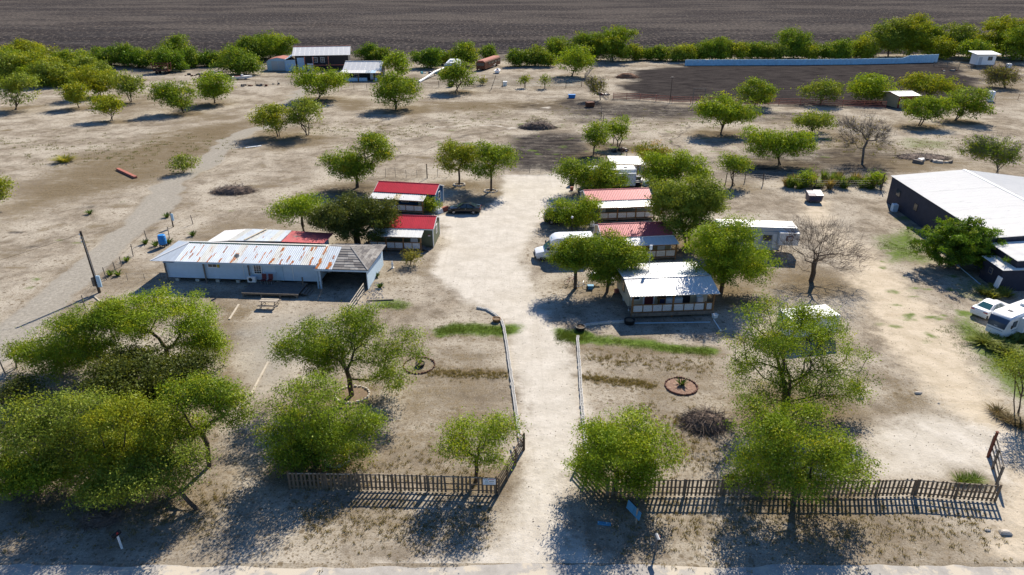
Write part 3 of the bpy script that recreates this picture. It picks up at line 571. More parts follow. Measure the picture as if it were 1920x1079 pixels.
# ---- front yards
T('mesquite_tree', 'tall open mesquite in a white stone ring with wide side limbs', (660, 742), [(620, 625, 62, 46), (672, 600, 44, 34), (690, 625, 34, 40), (760, 645, 36, 30), (735, 700, 44, 30), (555, 665, 40, 30), (600, 665, 44, 34), (640, 665, 60, 40), (580, 635, 50, 36), (705, 660, 40, 34), (725, 730, 30, 26)], 'mesquite', .8, group='front yard mesquites', fork=.2, seed=401)
T('mesquite_tree', 'dense yellow-topped mesquite behind the picket fence end', (598, 872), [(585, 745, 78, 48), (550, 800, 66, 48), (640, 800, 60, 48), (600, 830, 70, 42), (680, 800, 34, 34), (560, 860, 50, 34), (650, 850, 50, 30)], 'mesquite', .85, group='front yard mesquites', stems=2)
T('mesquite_tree', 'airy lime green mesquite beside the fence corner sign', (893, 902), [(880, 815, 64, 42), (930, 805, 42, 32), (845, 835, 34, 24), (905, 850, 50, 26)], 'bright', .42, group='front yard mesquites', fork=.18, seed=77)
T('mesquite_tree', 'dome shaped mesquite filling the right gate wing corner', (1155, 920), [(1165, 820, 78, 58), (1118, 845, 44, 46), (1215, 850, 46, 48), (1150, 885, 60, 40), (1200, 890, 44, 34), (1110, 880, 36, 34)], 'bright', .9, group='front yard mesquites', fork=.2, seed=901)
T('mesquite_tree', 'largest mesquite massed beside the white box trailer', (1470, 775), [(1440, 640, 70, 48), (1510, 640, 78, 50), (1570, 690, 70, 52), (1490, 700, 80, 50), (1428, 578, 48, 32), (1405, 690, 40, 44), (1580, 740, 56, 36), (1520, 605, 56, 34, 3), (1488, 600, 46, 34, 4), (1545, 615, 40, 26, 2), (1500, 592, 44, 24, 5), (1545, 600, 40, 22, 4), (1430, 730, 56, 34), (1520, 745, 70, 30)], 'mesquite', 1.0, group='front yard mesquites', stems=2, seed=5)
T('mesquite_tree', 'wide dark-hearted mesquite leaning over the right picket fence', (1490, 945), [(1430, 790, 60, 40), (1510, 800, 78, 48), (1560, 850, 72, 46), (1440, 850, 64, 46), (1500, 885, 90, 44), (1420, 890, 50, 34), (1580, 890, 50, 34)], 'mesquite', 1.0, group='front yard mesquites', stems=2, seed=6)
T('huisache_tree', 'wispy olive huisache in front of the motor home', (1908, 775), [(1908, 682, 40, 26), (1925, 700, 44, 34)], 'huisache', .32, cat='tree', stems=3, trunk=.09)
# ---- between the cabins
T('mesquite_tree', 'curved-trunk mesquite shading the white shuttle bus', (1079, 541), [(1064, 470, 32, 20), (1098, 462, 34, 24), (1078, 488, 36, 18), (1052, 484, 22, 12)], 'mesquite', 1.0, fork=.4, trunk=.2, group='trees by the cabins')
T('mesquite_tree', 'yellow-sided mesquite at the corner of the white roofed cabin', (1138, 548), [(1125, 480, 36, 32), (1160, 490, 40, 32), (1188, 480, 28, 20), (1145, 455, 36, 20), (1140, 510, 34, 18)], 'mesquite', 1.0, fork=.35, group='trees by the cabins')
T('huisache_tree', 'feathery round huisache between the white cabin and fifth wheel', (1352, 548), [(1360, 455, 60, 42), (1400, 490, 48, 34), (1340, 495, 44, 34), (1385, 430, 34, 24), (1415, 515, 30, 22), (1330, 455, 34, 34), (1365, 510, 40, 26)], 'bright', .9, group='trees by the cabins', seed=31)
T('huisache_tree', 'soft grey-green huisache behind the faded red cabins', (1292, 460), [(1275, 365, 52, 36), (1315, 400, 44, 42), (1270, 415, 40, 40), (1310, 355, 40, 28), (1335, 380, 26, 26), (1245, 385, 26, 30)], 'huisache', 1.1, group='trees by the cabins', stems=2)
T('mesquite_tree', 'leafy mesquite at the rear end of the travel trailer', (1262, 350), [(1245, 310, 40, 28), (1285, 305, 36, 24), (1240, 338, 36, 20), (1310, 330, 24, 20)], 'bright', .9, group='trees by the cabins', stems=2)
T('huisache_bush', 'brown-tipped feathery bush behind the trailer canopy', (1222, 312), [(1222, 285, 34, 22)], 'rusty', .8, cat='bush', stems=3)
T('mesquite_tree', 'mesquite covering the front of the travel trailer', (1104, 362), [(1078, 322, 32, 24), (1115, 318, 36, 22), (1145, 335, 34, 18), (1100, 340, 40, 14)], 'mesquite', .8, group='trees by the cabins')
T('mesquite_tree', 'rounded mesquite standing over the black SUV', (1084, 424), [(1058, 396, 34, 20), (1098, 392, 26, 22), (1082, 410, 30, 14)], 'bright', 1.0, group='trees by the cabins')
T('mesquite_tree', 'multi-stemmed mesquite standing alone by the pale lot fence', (1372, 348), [(1368, 305, 26, 16), (1392, 312, 22, 16)], 'mesquite', .75, stems=4, group='trees by the cabins')
T('bare_tree', 'leafless grey tree on its own by the golden lane', (1520, 528), [(1545, 460, 74, 44), (1495, 470, 40, 40), (1590, 485, 36, 32), (1535, 435, 54, 24)], 'bare', .55, bare=.999, solid=.6, fork=.16, trunk=.26, bark='bark', att=480, twiggy=.32, seed=12)
T('laurel_tree', 'dense rounded dark green tree against the long dark building', (1786, 500), [(1800, 450, 62, 38), (1840, 460, 48, 34), (1768, 462, 38, 34), (1812, 430, 46, 24), (1800, 475, 60, 26), (1850, 480, 30, 20)], 'dense', 2.1, fill=.3, sig=.22, leaf=.2, lump=1.2, solid=.75)
T('shrub', 'green shrub growing at the porch corner of the blue cabin', (808, 398), [(808, 388, 18, 14)], 'bright', .9, cat='bush')
T('oak_tree', 'dark spreading oak behind the shingled garage roof', (672, 462), [(650, 400, 50, 32), (700, 395, 40, 30), (615, 410, 34, 24), (665, 425, 56, 22), (725, 405, 20, 22)], 'oak', 1.2, fork=.35, trunk=.42, group='trees by the cabins')
T('huisache_tree', 'bright feathery huisache behind the red patched roof', (572, 445), [(548, 395, 38, 28), (585, 385, 36, 24)], 'bright', .9, group='trees by the cabins', stems=2)
T('mesquite_tree', 'twin-headed mesquite behind the blue cabin', (668, 352), [(640, 305, 34, 30), (675, 315, 34, 24), (705, 285, 32, 24), (700, 262, 28, 14)], 'mesquite', .95, group='trees by the cabins', stems=2)
T('mesquite_tree', 'golden topped mesquite in a white stone ring by the sedan', (861, 346), [(850, 295, 34, 28), (880, 290, 22, 22)], 'yellow', 1.0, group='trees by the cabins', fork=.35)
T('mesquite_tree', 'green mesquite with a slim curved trunk by the sedan', (921, 358), [(935, 295, 38, 24), (905, 320, 28, 16), (915, 290, 22, 20)], 'mesquite', .8, group='trees by the cabins', fork=.35)
# ---- pasture
for lab, b, bl, kd in (
    ('wide pale mesquite at the pasture edge beside the brush line', (30, 206), [(30, 168, 38, 28)], 'huisache'), ('small yellow mesquite beside the tallest pasture mesquite', (148, 203), [(138, 172, 26, 20)], 'yellow'),
    ('tallest yellow-green mesquite of the left pasture clump', (190, 182), [(180, 152, 36, 25)], 'yellow'), ('upright mesquite with two trunks in the left pasture clump', (247, 192), [(243, 160, 30, 22)], 'huisache'),
    ('small lone mesquite in front of the pasture clump', (211, 226), [(200, 197, 29, 17)], 'yellow'), ('round mesquite with one low shoot beside its twin', (345, 212), [(333, 178, 38, 26)], 'mesquite'),
    ('flat topped mesquite behind the round pasture mesquite', (402, 194), [(402, 162, 38, 22)], 'bright'), ('yellow open mesquite beside the dirt road', (522, 256), [(508, 221, 33, 26)], 'yellow'), ('slender pale mesquite beside the yellow one', (574, 254), [(572, 209, 34, 28)], 'huisache'),
    ('round mesquite in front of the farm barn', (598, 186), [(600, 151, 43, 27)], 'bright'), ('spreading mesquite on the sand before the farmhouse', (744, 205), [(742, 170, 46, 29)], 'mesquite'), ('mesquite at the farmhouse gable', (745, 146), [(745, 120, 27, 20)], 'bright'),
    ('dark mesquite by the wooden pallet fence', (858, 172), [(860, 140, 35, 24)], 'mesquite'), ('bright mesquite at the arena corner', (1073, 144), [(1078, 113, 37, 22)], 'bright'), ('small mesquite with bent trunk by the wire fence', (1112, 291), [(1122, 252, 27, 22)], 'mesquite'),
    ('bright bushy mesquite over a dark pen', (1158, 276), [(1160, 239, 23, 20)], 'bright'), ('big bushy mesquite beside the arena rails', (1352, 250), [(1345, 205, 40, 30), (1388, 208, 30, 24)], 'bright'), ('lopsided mesquite in the rough pasture', (1460, 309), [(1440, 270, 40, 28), (1490, 268, 38, 26)], 'bright'),
    ('thin grey-green huisache beyond the lopsided mesquite', (1522, 251), [(1526, 226, 42, 19)], 'huisache'), ('neat mesquite in front of the red shed', (1722, 236), [(1736, 205, 40, 22)], 'mesquite'), ('drooping mesquite to the side of the red shed', (1790, 226), [(1812, 193, 40, 28)], 'mesquite'),
    ('yellow-green mesquite behind the red shed', (1745, 186), [(1740, 160, 42, 21)], 'yellow'), ('round mesquite against the arena rail by the red shed', (1633, 190), [(1637, 165, 43, 25)], 'bright'), ('thin huisache against the dark arena', (1538, 196), [(1540, 170, 38, 20)], 'huisache'),
    ('dark rounded mesquite on the arena rail', (1415, 199), [(1415, 173, 32, 24)], 'mesquite'), ('small shrub at the pasture roadside', (343, 324), [(341, 306, 21, 13)], 'huisache')):
    T('mesquite_tree' if 'mesquite' in lab else 'shrub', lab, b, bl, kd, 1.1 if kd != 'huisache' else .85, group=G2, stems=3 if kd in ('yellow', 'huisache') else 2, fork=.2, cat='tree' if 'shrub' not in lab else 'bush')
T('bare_tree', 'leafless brown tree in the rough pasture', (1617, 302), [(1620, 245, 40, 34), (1645, 260, 24, 24), (1590, 250, 24, 26)], 'bare', .8, bare=.97, bark='bark_grey', att=200, twiggy=.5)
T('bare_tree', 'half leafless brown bush by the white metal roof', (1872, 328), [(1872, 283, 46, 26)], 'mesquite', .9, bare=.15, stems=4, bark='bark_grey')
T('bush', 'low green-brown bush beside the small white booth', (1885, 165), [(1882, 145, 32, 18)], 'dull', .8, bare=.3, stems=3, cat='bush')
T('bare_tree', 'pale leafless sapling by the arena corner pens', (1126, 188), [(1122, 158, 18, 18)], 'dull', .7, bare=.4, bark='bark_grey')
T('mesquite_tree', 'bright mesquite crown at the picture-left pasture edge'.replace('picture-left ', ''), (-12, 392), [(-8, 352, 26, 24)], 'yellow', 1.0)
for b in ((983, 165), (1021, 166)): T('sapling', 'young willowy sapling along the teal pipe fence', b, [(b[0], b[1] - 16, 9, 9)], 'huisache', .7, group='saplings on the pipe fence')
for b in ((905, 160),): T('sapling', 'slim pale sapling beside the pallet fence', b, [(b[0], b[1] - 9, 7, 8)], 'dull', .7)
# ---- trees and brush along the field edge
edge = [('massed yellow-green brush tree at the left field edge', [(15, 148, 30, 30), (60, 128, 34, 26), (25, 118, 30, 22), (95, 138, 32, 22), (88, 112, 28, 20), (135, 120, 30, 20), (160, 128, 30, 18), (115, 158, 30, 18), (75, 155, 26, 20), (185, 138, 24, 16), (52, 97, 26, 18)], ['huisache', 'yellow', 'mesquite']),
        ('dark rounded shrub in the row at the field edge', [(182, 108, 16, 12), (208, 108, 18, 13), (232, 106, 22, 16), (258, 112, 18, 12), (300, 112, 22, 14), (322, 118, 18, 14), (352, 112, 16, 14), (382, 110, 18, 14), (405, 112, 16, 12), (690, 100, 18, 12), (712, 104, 16, 11), (802, 112, 18, 13), (828, 108, 16, 12)], ['hedge', 'dense']),
        (['pale loose tree above the rusty farm trailer', 'dark tree crown behind the scrap heaps', 'largest dark green tree beside the pink-roofed shed', 'bright tree in front of the dark field edge trees', 'round bright tree behind the white and blue camper', 'dark tree beside the rusty roofed bus', 'tree crown behind the arena corner mesquite', 'leafy tree next to the tallest arena hedge tree', 'tallest rounded tree in the hedge by the arena pens', 'dark thin tree rising behind the blue wall', 'small round tree left of the arena corner mesquite'], [(333, 92, 24, 18), (470, 92, 26, 22), (506, 86, 34, 22), (445, 116, 32, 22), (872, 103, 22, 20), (916, 103, 14, 16), (1052, 92, 22, 20), (1108, 88, 30, 24), (1148, 86, 34, 27), (1488, 82, 32, 26), (1028, 110, 14, 14)], ['mesquite', 'hedge']),
        ('leafy shrub in the hedge behind the arena', [(965, 110, 14, 13), (988, 110, 14, 12), (1005, 108, 14, 13), (1190, 100, 16, 13), (1212, 100, 16, 12), (1236, 100, 18, 13), (1262, 102, 18, 12), (1285, 100, 18, 13), (1308, 98, 16, 13), (1335, 98, 20, 14), (1358, 96, 14, 13), (1382, 98, 16, 12), (1408, 96, 18, 14), (1432, 96, 16, 13), (1455, 98, 18, 13), (1515, 98, 18, 14), (1542, 98, 20, 12), (1570, 98, 20, 12), (1595, 96, 18, 12), (1622, 92, 20, 16)], ['hedge', 'hedge', 'huisache', 'yellow']),
        (['grey wispy tree leaning over the blue wall end', 'tallest loose yellow-green tree over the blue wall end', 'loose tree between the tall ones at the blue wall end', 'yellow-green tree next to the small white booth', 'low brush tree in front of the booth trees', 'grey brush tree at the booth'], [(1665, 72, 32, 30), (1705, 66, 32, 30), (1738, 76, 26, 24), (1790, 74, 32, 26), (1765, 92, 22, 18), (1830, 96, 28, 18)], ['huisache', 'yellow', 'mesquite']),
        (['big rounded yellow-green tree behind the small white booth', 'dark rounded tree at the booth corner of the field', 'small dark tree touching the booth roof'], [(1880, 66, 42, 30), (1915, 82, 30, 30), (1850, 88, 24, 18)], ['yellow', 'mesquite'])]
for lab, bl, kds in edge:
    for i, q in enumerate(bl):
        x, y, rx, ry = q; sc = 1.05 + .45 * ((i * 37 + int(x)) % 10) / 10 if 'shrub' in str(lab) else 1.12; y -= ry * (sc - 1) * .6; rx *= sc; ry *= sc; base_y = min(y + ry * 1.02, 161)
        if y < 100 or 'shrub' in str(lab): base_y = max(base_y, 110 if x < 900 else 106)
        lb = lab[i] if isinstance(lab, list) else lab
        T('field_edge_tree' if 'tree' in lb else 'hedge_shrub', lb, (x, base_y), [(x, y, rx, ry), (x + rx * .35, y + ry * .4, rx * .6, ry * .5)], kds[i % len(kds)], 1.25, group=G3 if 'tree' in lb else 'shrubs along the field edge', stems=2, zmin=.2, fork=.2, cat='tree' if 'tree' in lb else 'shrub')
# ================================================================== BUILDINGS
def ribbed(parent, A, B, C, D, mats, panel=.9, rib=.3, rh=.035, th=.03, rw=.05, name='roof_panel'):
    """metal roof: eave A-B, ridge D-C; each sheet is its own part with raised ribs"""
    A, B, C, D = map(Vector, (A, B, C, D)); L = (B - A).length; n = max(1, round(L / panel)); nn = (B - A).cross(D - A).normalized(); out = []
    if nn.z < 0: nn = -nn
    rng = random.Random(int(L * 977) + n)
    for i in range(n):
        lift = nn * rng.uniform(0, .008); P = lambda u, v: (A.lerp(B, u)).lerp(D.lerp(C, u), v) + lift; u0, u1 = (i + .004) / n, (i + .996) / n; mb = MB(); dn = nn * th
        mb.hexa([P(u0, 0) - dn, P(u1, 0) - dn, P(u1, 1) - dn, P(u0, 1) - dn, P(u0, 0), P(u1, 0), P(u1, 1), P(u0, 1)])
        k = max(1, round(panel / rib)); up = nn * rh
        for j in range(k):
            uc = u0 + (u1 - u0) * (j + .5) / k; w = rw / L / 2 * 1.6; w2 = w * .45
            mb.hexa([P(uc - w, 0), P(uc + w, 0), P(uc + w, 1), P(uc - w, 1), P(uc - w2, 0) + up, P(uc + w2, 0) + up, P(uc + w2, 1) + up, P(uc - w2, 1) + up])
        m = mats(i, n) if callable(mats) else mats; out.append(mb.build(name, m, parent))
    return out
def window(parent, axis, c, w, h, fr='white', gl='glass', cols=1, rows=1, out=-1, depth_=.05):
    """window lying in the plane axis='y' (front/back) or 'x' (end walls); c = centre; out = outward sign"""
    def b(x0, x1, z0, z1, d0, d1, m, nm, par):
        d0, d1 = sorted((d0 * out, d1 * out))
        if axis == 'y': return bx(nm, m, par, c[0] + x0, c[0] + x1, c[1] + d0, c[1] + d1, c[2] + z0, c[2] + z1)
        return bx(nm, m, par, c[0] + d0, c[0] + d1, c[1] + x0, c[1] + x1, c[2] + z0, c[2] + z1)
    t = .06; wn = b(-w / 2 - t, w / 2 + t, -h / 2 - t, h / 2 + t, .002, depth_, fr, 'window', parent)
    for i in range(cols):
        for j in range(rows):
            g0 = .02; x0 = -w / 2 + i * w / cols + g0; x1 = -w / 2 + (i + 1) * w / cols - g0; z0 = -h / 2 + j * h / rows + g0; z1 = -h / 2 + (j + 1) * h / rows - g0; b(x0, x1, z0, z1, depth_ * .6, depth_ + .006, gl, 'pane', wn)
    return wn
def lattice_mesh(w, h):
    mb = MB(); st = .13; n = int((w + h) / st) + 1
    for i in range(1, n):
        o = i * st
        for fl in (0, 1):
            a = (max(0, o - h), min(o, h)); b_ = (min(o, w), max(0, o - w))
            if fl: a = (w - a[0], a[1]); b_ = (w - b_[0], b_[1])
            if abs(a[0] - b_[0]) > .05: mb.bar((a[0], fl * .012, a[1]), (b_[0], fl * .012, b_[1]), .045, .01, up=(0, 1, 0))
    return mb
_LAT = {}
def lattice(parent, x, y, z, w, h, m='white'):
    k = (round(w, 2), round(h, 2), m)
    if k not in _LAT: _LAT[k] = lattice_mesh(w, h).mesh('lattice', m)
    return put('lattice', _LAT[k], parent, (x, y, z))
def steps(parent, x, y, n, w, fl, m='weathered', dirx=0):
    for i in range(n):
        z = fl * (n - i) / (n + 1)
        if dirx: bx('step', m, parent, x + i * .28 * dirx - .15, x + i * .28 * dirx + .15, y, y + w, z - .05, z)
        else: bx('step', m, parent, x, x + w, y - .28 * (i + 1), y - .28 * i, z - .05, z)
def cabin(label, ridgeL, ridgeR, zr, wall, roof, eave=2.5, half=2.3, porch=(.3, 7.2, 1.75), fl=.35, porch_mats='white_roof', door=6.2, doorm='white', end='R', trim='white', back_half=None, windows=(2.2,), nposts=3, lat=True, ridge_m=None, name='cabin', rise_p=.3):
    o, L, rz = frameof(ridgeL, ridgeR); t = thing(name, label, 'cabin', o, rz, None); W0, W1 = -half, (back_half or half) * 1.0
    y0, y1 = W0 + .12, W1 - .12; x0, x1 = .12, L - .12
    for nm, a in (('wall', (x0, x1, y0, y0 + .08, fl * .4, eave - .02)), ('wall', (x0, x1, y1 - .08, y1, fl * .4, eave - .02)), ('wall', (x0, x0 + .08, y0 + .081, y1 - .081, fl * .4, eave - .02)), ('wall', (x1 - .08, x1, y0 + .081, y1 - .081, fl * .4, eave - .02))): bx(nm, wall, t, *a)
    for x in (x0, x1 - .08): MB().add([(x, y0 + .01, eave - .02), (x, y1 - .01, eave - .02), (x, 0, zr - .09), (x + .08, y0 + .01, eave - .02), (x + .08, y1 - .01, eave - .02), (x + .08, 0, zr - .09)], [(0, 2, 1), (3, 4, 5), (0, 1, 4, 3), (1, 2, 5, 4), (2, 0, 3, 5)]).build('gable', wall, t)
    for x in (x0 - .03, x1 - .07):
        for y in (y0 - .03, y1 - .07): bx('corner_trim', trim, t, x, x + .1, y, y + .1, fl * .4, eave - .03)
    bx('floor_skid', 'weathered', t, x0 + .1, x1 - .1, y0 + .3, y0 + .5, 0, fl * .4 - .003); bx('floor_skid', 'weathered', t, x0 + .1, x1 - .1, y1 - .5, y1 - .3, 0, fl * .4 - .003)
    ribbed(t, (0, W0, eave), (L, W0, eave), (L, 0, zr), (0, 0, zr), roof, .92, .23); ribbed(t, (L, W1, eave), (0, W1, eave), (0, 0, zr), (L, 0, zr), roof, .92, .46)
    MB().hexa([(-.02, -.13, zr - .03), (L + .02, -.13, zr - .03), (L + .02, .13, zr - .03), (-.02, .13, zr - .03), (-.02, -.04, zr + .06), (L + .02, -.04, zr + .06), (L + .02, .04, zr + .06), (-.02, .04, zr + .06)]).build('ridge_cap', ridge_m or (roof if isinstance(roof, str) else 'white_roof'), t)
    for x in (-.03, L - .01):
        for w in (W0, W1): MB().bar((x + .02, w, eave - .04), (x + .02, 0, zr - .05), .04, .12).build('rake_trim', trim, t)
    bx('fascia', trim if wall != 'blue_wall' else 'navy', t, 0, L, W0 - .015, W0 + .03, eave - .16, eave - .04)
    xe = x1 if end == 'R' else x0
    window(t, 'x', (xe, 0, 1.75), .75, 1.0, 'white', 'glass', 1, 2, 1 if end == 'R' else -1)
    window(t, 'x', (xe, .0, zr - .45), .24, .22, 'white', 'glass', 1, 1, 1 if end == 'R' else -1)
    for wx in windows: window(t, 'y', (wx, y0, 1.65), 1.0, .95, 'white', 'glass', 2, 1)
    d = bx('door', doorm, t, door - .45, door + .45, y0 - .05, y0 + .01, fl, fl + 2.0); bx('handle', 'steel', d, door + .3, door + .38, y0 - .10, y0 - .05, fl + .95, fl + 1.02)
    if porch:
        px0, px1, pd = porch; yp = W0 - pd; ze, zt = eave - .12, eave - .12 - rise_p
        n = int((px1 - px0) / .92); bx('porch_floor', 'weathered', t, px0, px1, yp + .1, y0 - .06, fl - .1, fl)
        ribbed(t, (px0 - .15, yp - .15, zt), (px1 + .15, yp - .15, zt), (px1 + .15, W0 + .0, ze), (px0 - .15, W0 + .0, ze), porch_mats, .92, .3 if porch_mats != 'white_roof' else .46)
        bx('porch_beam', 'treated_wood', t, px0, px1, yp + .02, yp + .12, zt - .2, zt - .045)
        xs = [px0 + .05 + (px1 - px0 - .1) * i / (nposts - 1) for i in range(nposts)]
        for x in xs: bx('post', 'treated_wood', t, x - .07, x + .07, yp + .15, yp + .29, 0, zt - .2)
        if lat:
            for a, b in zip(xs[:-1], xs[1:]):
                bx('railing', 'treated_wood', t, a + .07, b - .07, yp + .17, yp + .27, fl + .86, fl + .94); bx('railing', 'treated_wood', t, a + .07, b - .07, yp + .17, yp + .27, fl + .04, fl + .12)
                k = max(1, round((b - a) / 1.25)); w = (b - a - .14) / k
                for q in range(k):
                    if q: bx('baluster', 'treated_wood', t, a + .07 + q * w - .04, a + .07 + q * w + .04, yp + .185, yp + .255, fl + .12, fl + .86)
                    lattice(t, a + .115 + q * w, yp + .225, fl + .13, w - .09, .72)
    return t
# --- olive and blue cabins, left of the driveway
def patch(idx, m, base='white_roof'): return lambda i, n: m if i in idx else base
cb = cabin('olive green cabin with bright red roof and white awning', (-17.45, 81.6), (-9.4, 80.96), 3.35, 'olive_wall', 'red_roof', porch=(.25, 6.75, 1.75), door=5.55, windows=(2.0,), nposts=4)
steps(cb, 6.9, -3.6, 3, .9, .5, dirx=1)
def number_plate(t, L): bx('sign_plate', 'red_plastic', t, L - .75, L - .45, -2.23, -2.2, 1.62, 1.72); bx('sign_plate', 'white', t, L - .75, L - .45, -2.23, -2.2, 1.52, 1.616)
number_plate(cb, 8.06)
cb = cabin('blue cabin with bright red roof and white awning', (-19.4, 96.57), (-10.4, 94.94), 3.35, 'blue_wall', 'red_roof', porch=(.05, 7.75, 1.75), porch_mats=patch((4,), 'tan_panel'), door=7.0, windows=(2.4, 4.6), nposts=3)
number_plate(cb, 9.07)
# --- faded red cabins, right of the driveway
cabin('grey cabin with faded red roof behind the shuttle bus', (9.97, 92.08), (19.24, 93.1), 3.35, 'grey_green_wall', 'faded_red_roof', porch=(1.4, 9.2, 1.8), porch_mats=patch((3, 4), 'grey_roof'), door=2.3, windows=(4.6, 7.2), nposts=4, end='L')
cabin('tan cabin with faded red roof next to the white roofed cabin', (10.38, 78.02), (19.09, 78.98), 3.35, 'tan_wall', 'faded_red_roof', porch=(1.3, 8.7, 1.85), door=7.4, windows=(3.0,), nposts=3, end='L')
# --- white roofed porch cabin
def porch_cabin():
    o, L, rz = frameof((11.44, 59.41), (20.34, 60.13)); t = thing('porch_cabin', 'cream cabin under a broad white metal roof with latticed porch', 'cabin', o, rz); fl = .6; yr, yb = 3.0, 7.7
    ribbed(t, (0, 0, 2.6), (L, 0, 2.6), (L, yr, 3.2), (0, yr, 3.2), patch((4,), 'grey_roof'), .9, .3); ribbed(t, (L, yb, 2.75), (0, yb, 2.75), (0, yr, 3.2), (L, yr, 3.2), lambda i, n: 'grey_roof' if 0 < i < 6 else 'white_roof', .9, .3)
    bx('ridge_cap', 'steel', t, -.02, L + .02, yr - .12, yr + .12, 3.19, 3.26)
    x0, x1, y0, y1 = .45, L - .45, 2.0, 7.4
    for a in ((x0, x1, y0, y0 + .1), (x0, x1, y1 - .1, y1), (x0, x0 + .1, y0 + .101, y1 - .101), (x1 - .1, x1, y0 + .101, y1 - .101)): bx('wall', 'cream_wall', t, *a, .35, 2.62)
    for x in (x0, x1 - .1): MB().add([(x, y0, 2.62), (x, y1, 2.62), (x, yr, 3.1), (x + .1, y0, 2.62), (x + .1, y1, 2.62), (x + .1, yr, 3.1)], [(0, 2, 1), (3, 4, 5), (0, 1, 4, 3), (1, 2, 5, 4), (2, 0, 3, 5)]).build('gable', 'cream_wall', t)
    window(t, 'x', (x0, 4.4, 1.75), .8, 1.1, 'dark_wall', 'glass', 1, 2, -1)
    for y in (2.1, 4.6, 7.2):
        for x in (.7, 3.2, 5.8, 8.3): bx('pier', 'block', t, x - .2, x + .2, y - .2, y + .2, 0, .35 - .002)
    bx('porch_floor', 'weathered', t, .35, L - .35, .35, y0 - .01, fl - .12, fl); bx('rim_board', 'weathered', t, .35, L - .35, .30, .347, fl - .35, fl - .02)
    xs = [.4, .4 + (L - .8) * .5, L - .4]
    for x in xs: bx('post', 'treated_wood', t, x - .08, x + .08, .36, .52, 0, 2.5)
    bx('post', 'treated_wood', t, L - 1.25, L - 1.13, .36, .5, fl, fl + 1.0)
    bx('porch_beam', 'treated_wood', t, .3, L - .3, .36, .5, 2.42, 2.56)
    for a, b, k in ((xs[0], xs[1], 4), (xs[1], L - 1.2, 3), (L - 1.15, xs[2], 1)):
        bx('railing', 'treated_wood', t, a + .08, b - .08, .38, .48, fl + .82, fl + .9); bx('railing', 'treated_wood', t, a + .08, b - .08, .38, .48, fl + .03, fl + .1); w = (b - a - .16) / k
        for q in range(k):
            if q: bx('baluster', 'treated_wood', t, a + .08 + q * w - .04, a + .08 + q * w + .04, .395, .465, fl + .1, fl + .82)
            lattice(t, a + .12 + q * w, .43, fl + .11, w - .09, .7)
    d = bx('door', 'maroon', t, 2.0, 2.9, y0 - .05, y0 + .01, fl, fl + 1.9); bx('door_frame', 'white', t, 1.86, 1.995, y0 - .06, y0 - .002, fl, fl + 1.98); bx('door_frame', 'white', t, 2.905, 3.04, y0 - .06, y0 - .002, fl, fl + 1.98)
    bx('door', 'dark_wall', t, 5.9, 6.7, y0 - .04, y0 - .002, fl, fl + 1.9); window(t, 'y', (1.1, y0, 1.75), .8, .9, 'white', 'glass', 1, 2); window(t, 'y', (3.7, y0, 1.7), .7, .8, 'treated_wood', 'glass', 1, 1)
    return t, o, rz
PC, _po, _prz = porch_cabin()
def onporch(x, y, z=.6): v = Matrix.Rotation(_prz, 3, 'Z') @ Vector((x, y, 0)); return (_po[0] + v.x, _po[1] + v.y, z)
fz = thing('chest_freezer', 'long white chest freezer on the latticed porch', 'freezer', onporch(4.1, 1.55), _prz); bx('body', 'white', fz, 0, 1.7, 0, .36, .02, .82, .02); bx('lid', 'pale_blue', fz, 0, 1.7, -.01, .36, .825, .92, .02); bx('handle', 'steel', fz, .75, .95, -.04, -.012, .8, .85)
wm = thing('washing_machine', 'small white washer by the porch wall', 'washer', onporch(7.3, 1.5), _prz); bx('body', 'white', wm, 0, .6, 0, .42, .02, .85, .02); bx('control_panel', 'pale_blue', wm, 0, .6, .36, .42, .853, 1.0)
pcb = thing('cabinet', 'brown wooden cabinet beside the porch door', 'cabinet', onporch(3.35, 1.5), _prz); bx('body', 'treated_wood', pcb, 0, .7, 0, .4, .02, 1.0, .01); bx('door', 'navy', pcb, .1, .6, -.02, -.002, .4, .9)
# antenna pole on that roof
an = thing('antenna_mast', 'thin steel mast with white radio box guyed to the cabin roof', 'antenna', (14.4, 64.9, 3.5)); an.location = (14.2, 65.0, 3.15); MB().tube((0, 0, -.3), (0, 0, 2.5), .035, .03, 8).build('mast', 'steel', an); bx('radio_box', 'white', an, -.14, .14, -.16, -.02, 2.15, 2.65, .02)
for a in ((-.9, -.5, -.1), (.8, -.7, -.1), (.2, 1.2, -.2)): MB().tube((0, 0, 1.2), a, .012, .012, 4).build('guy_wire', 'wire', an)
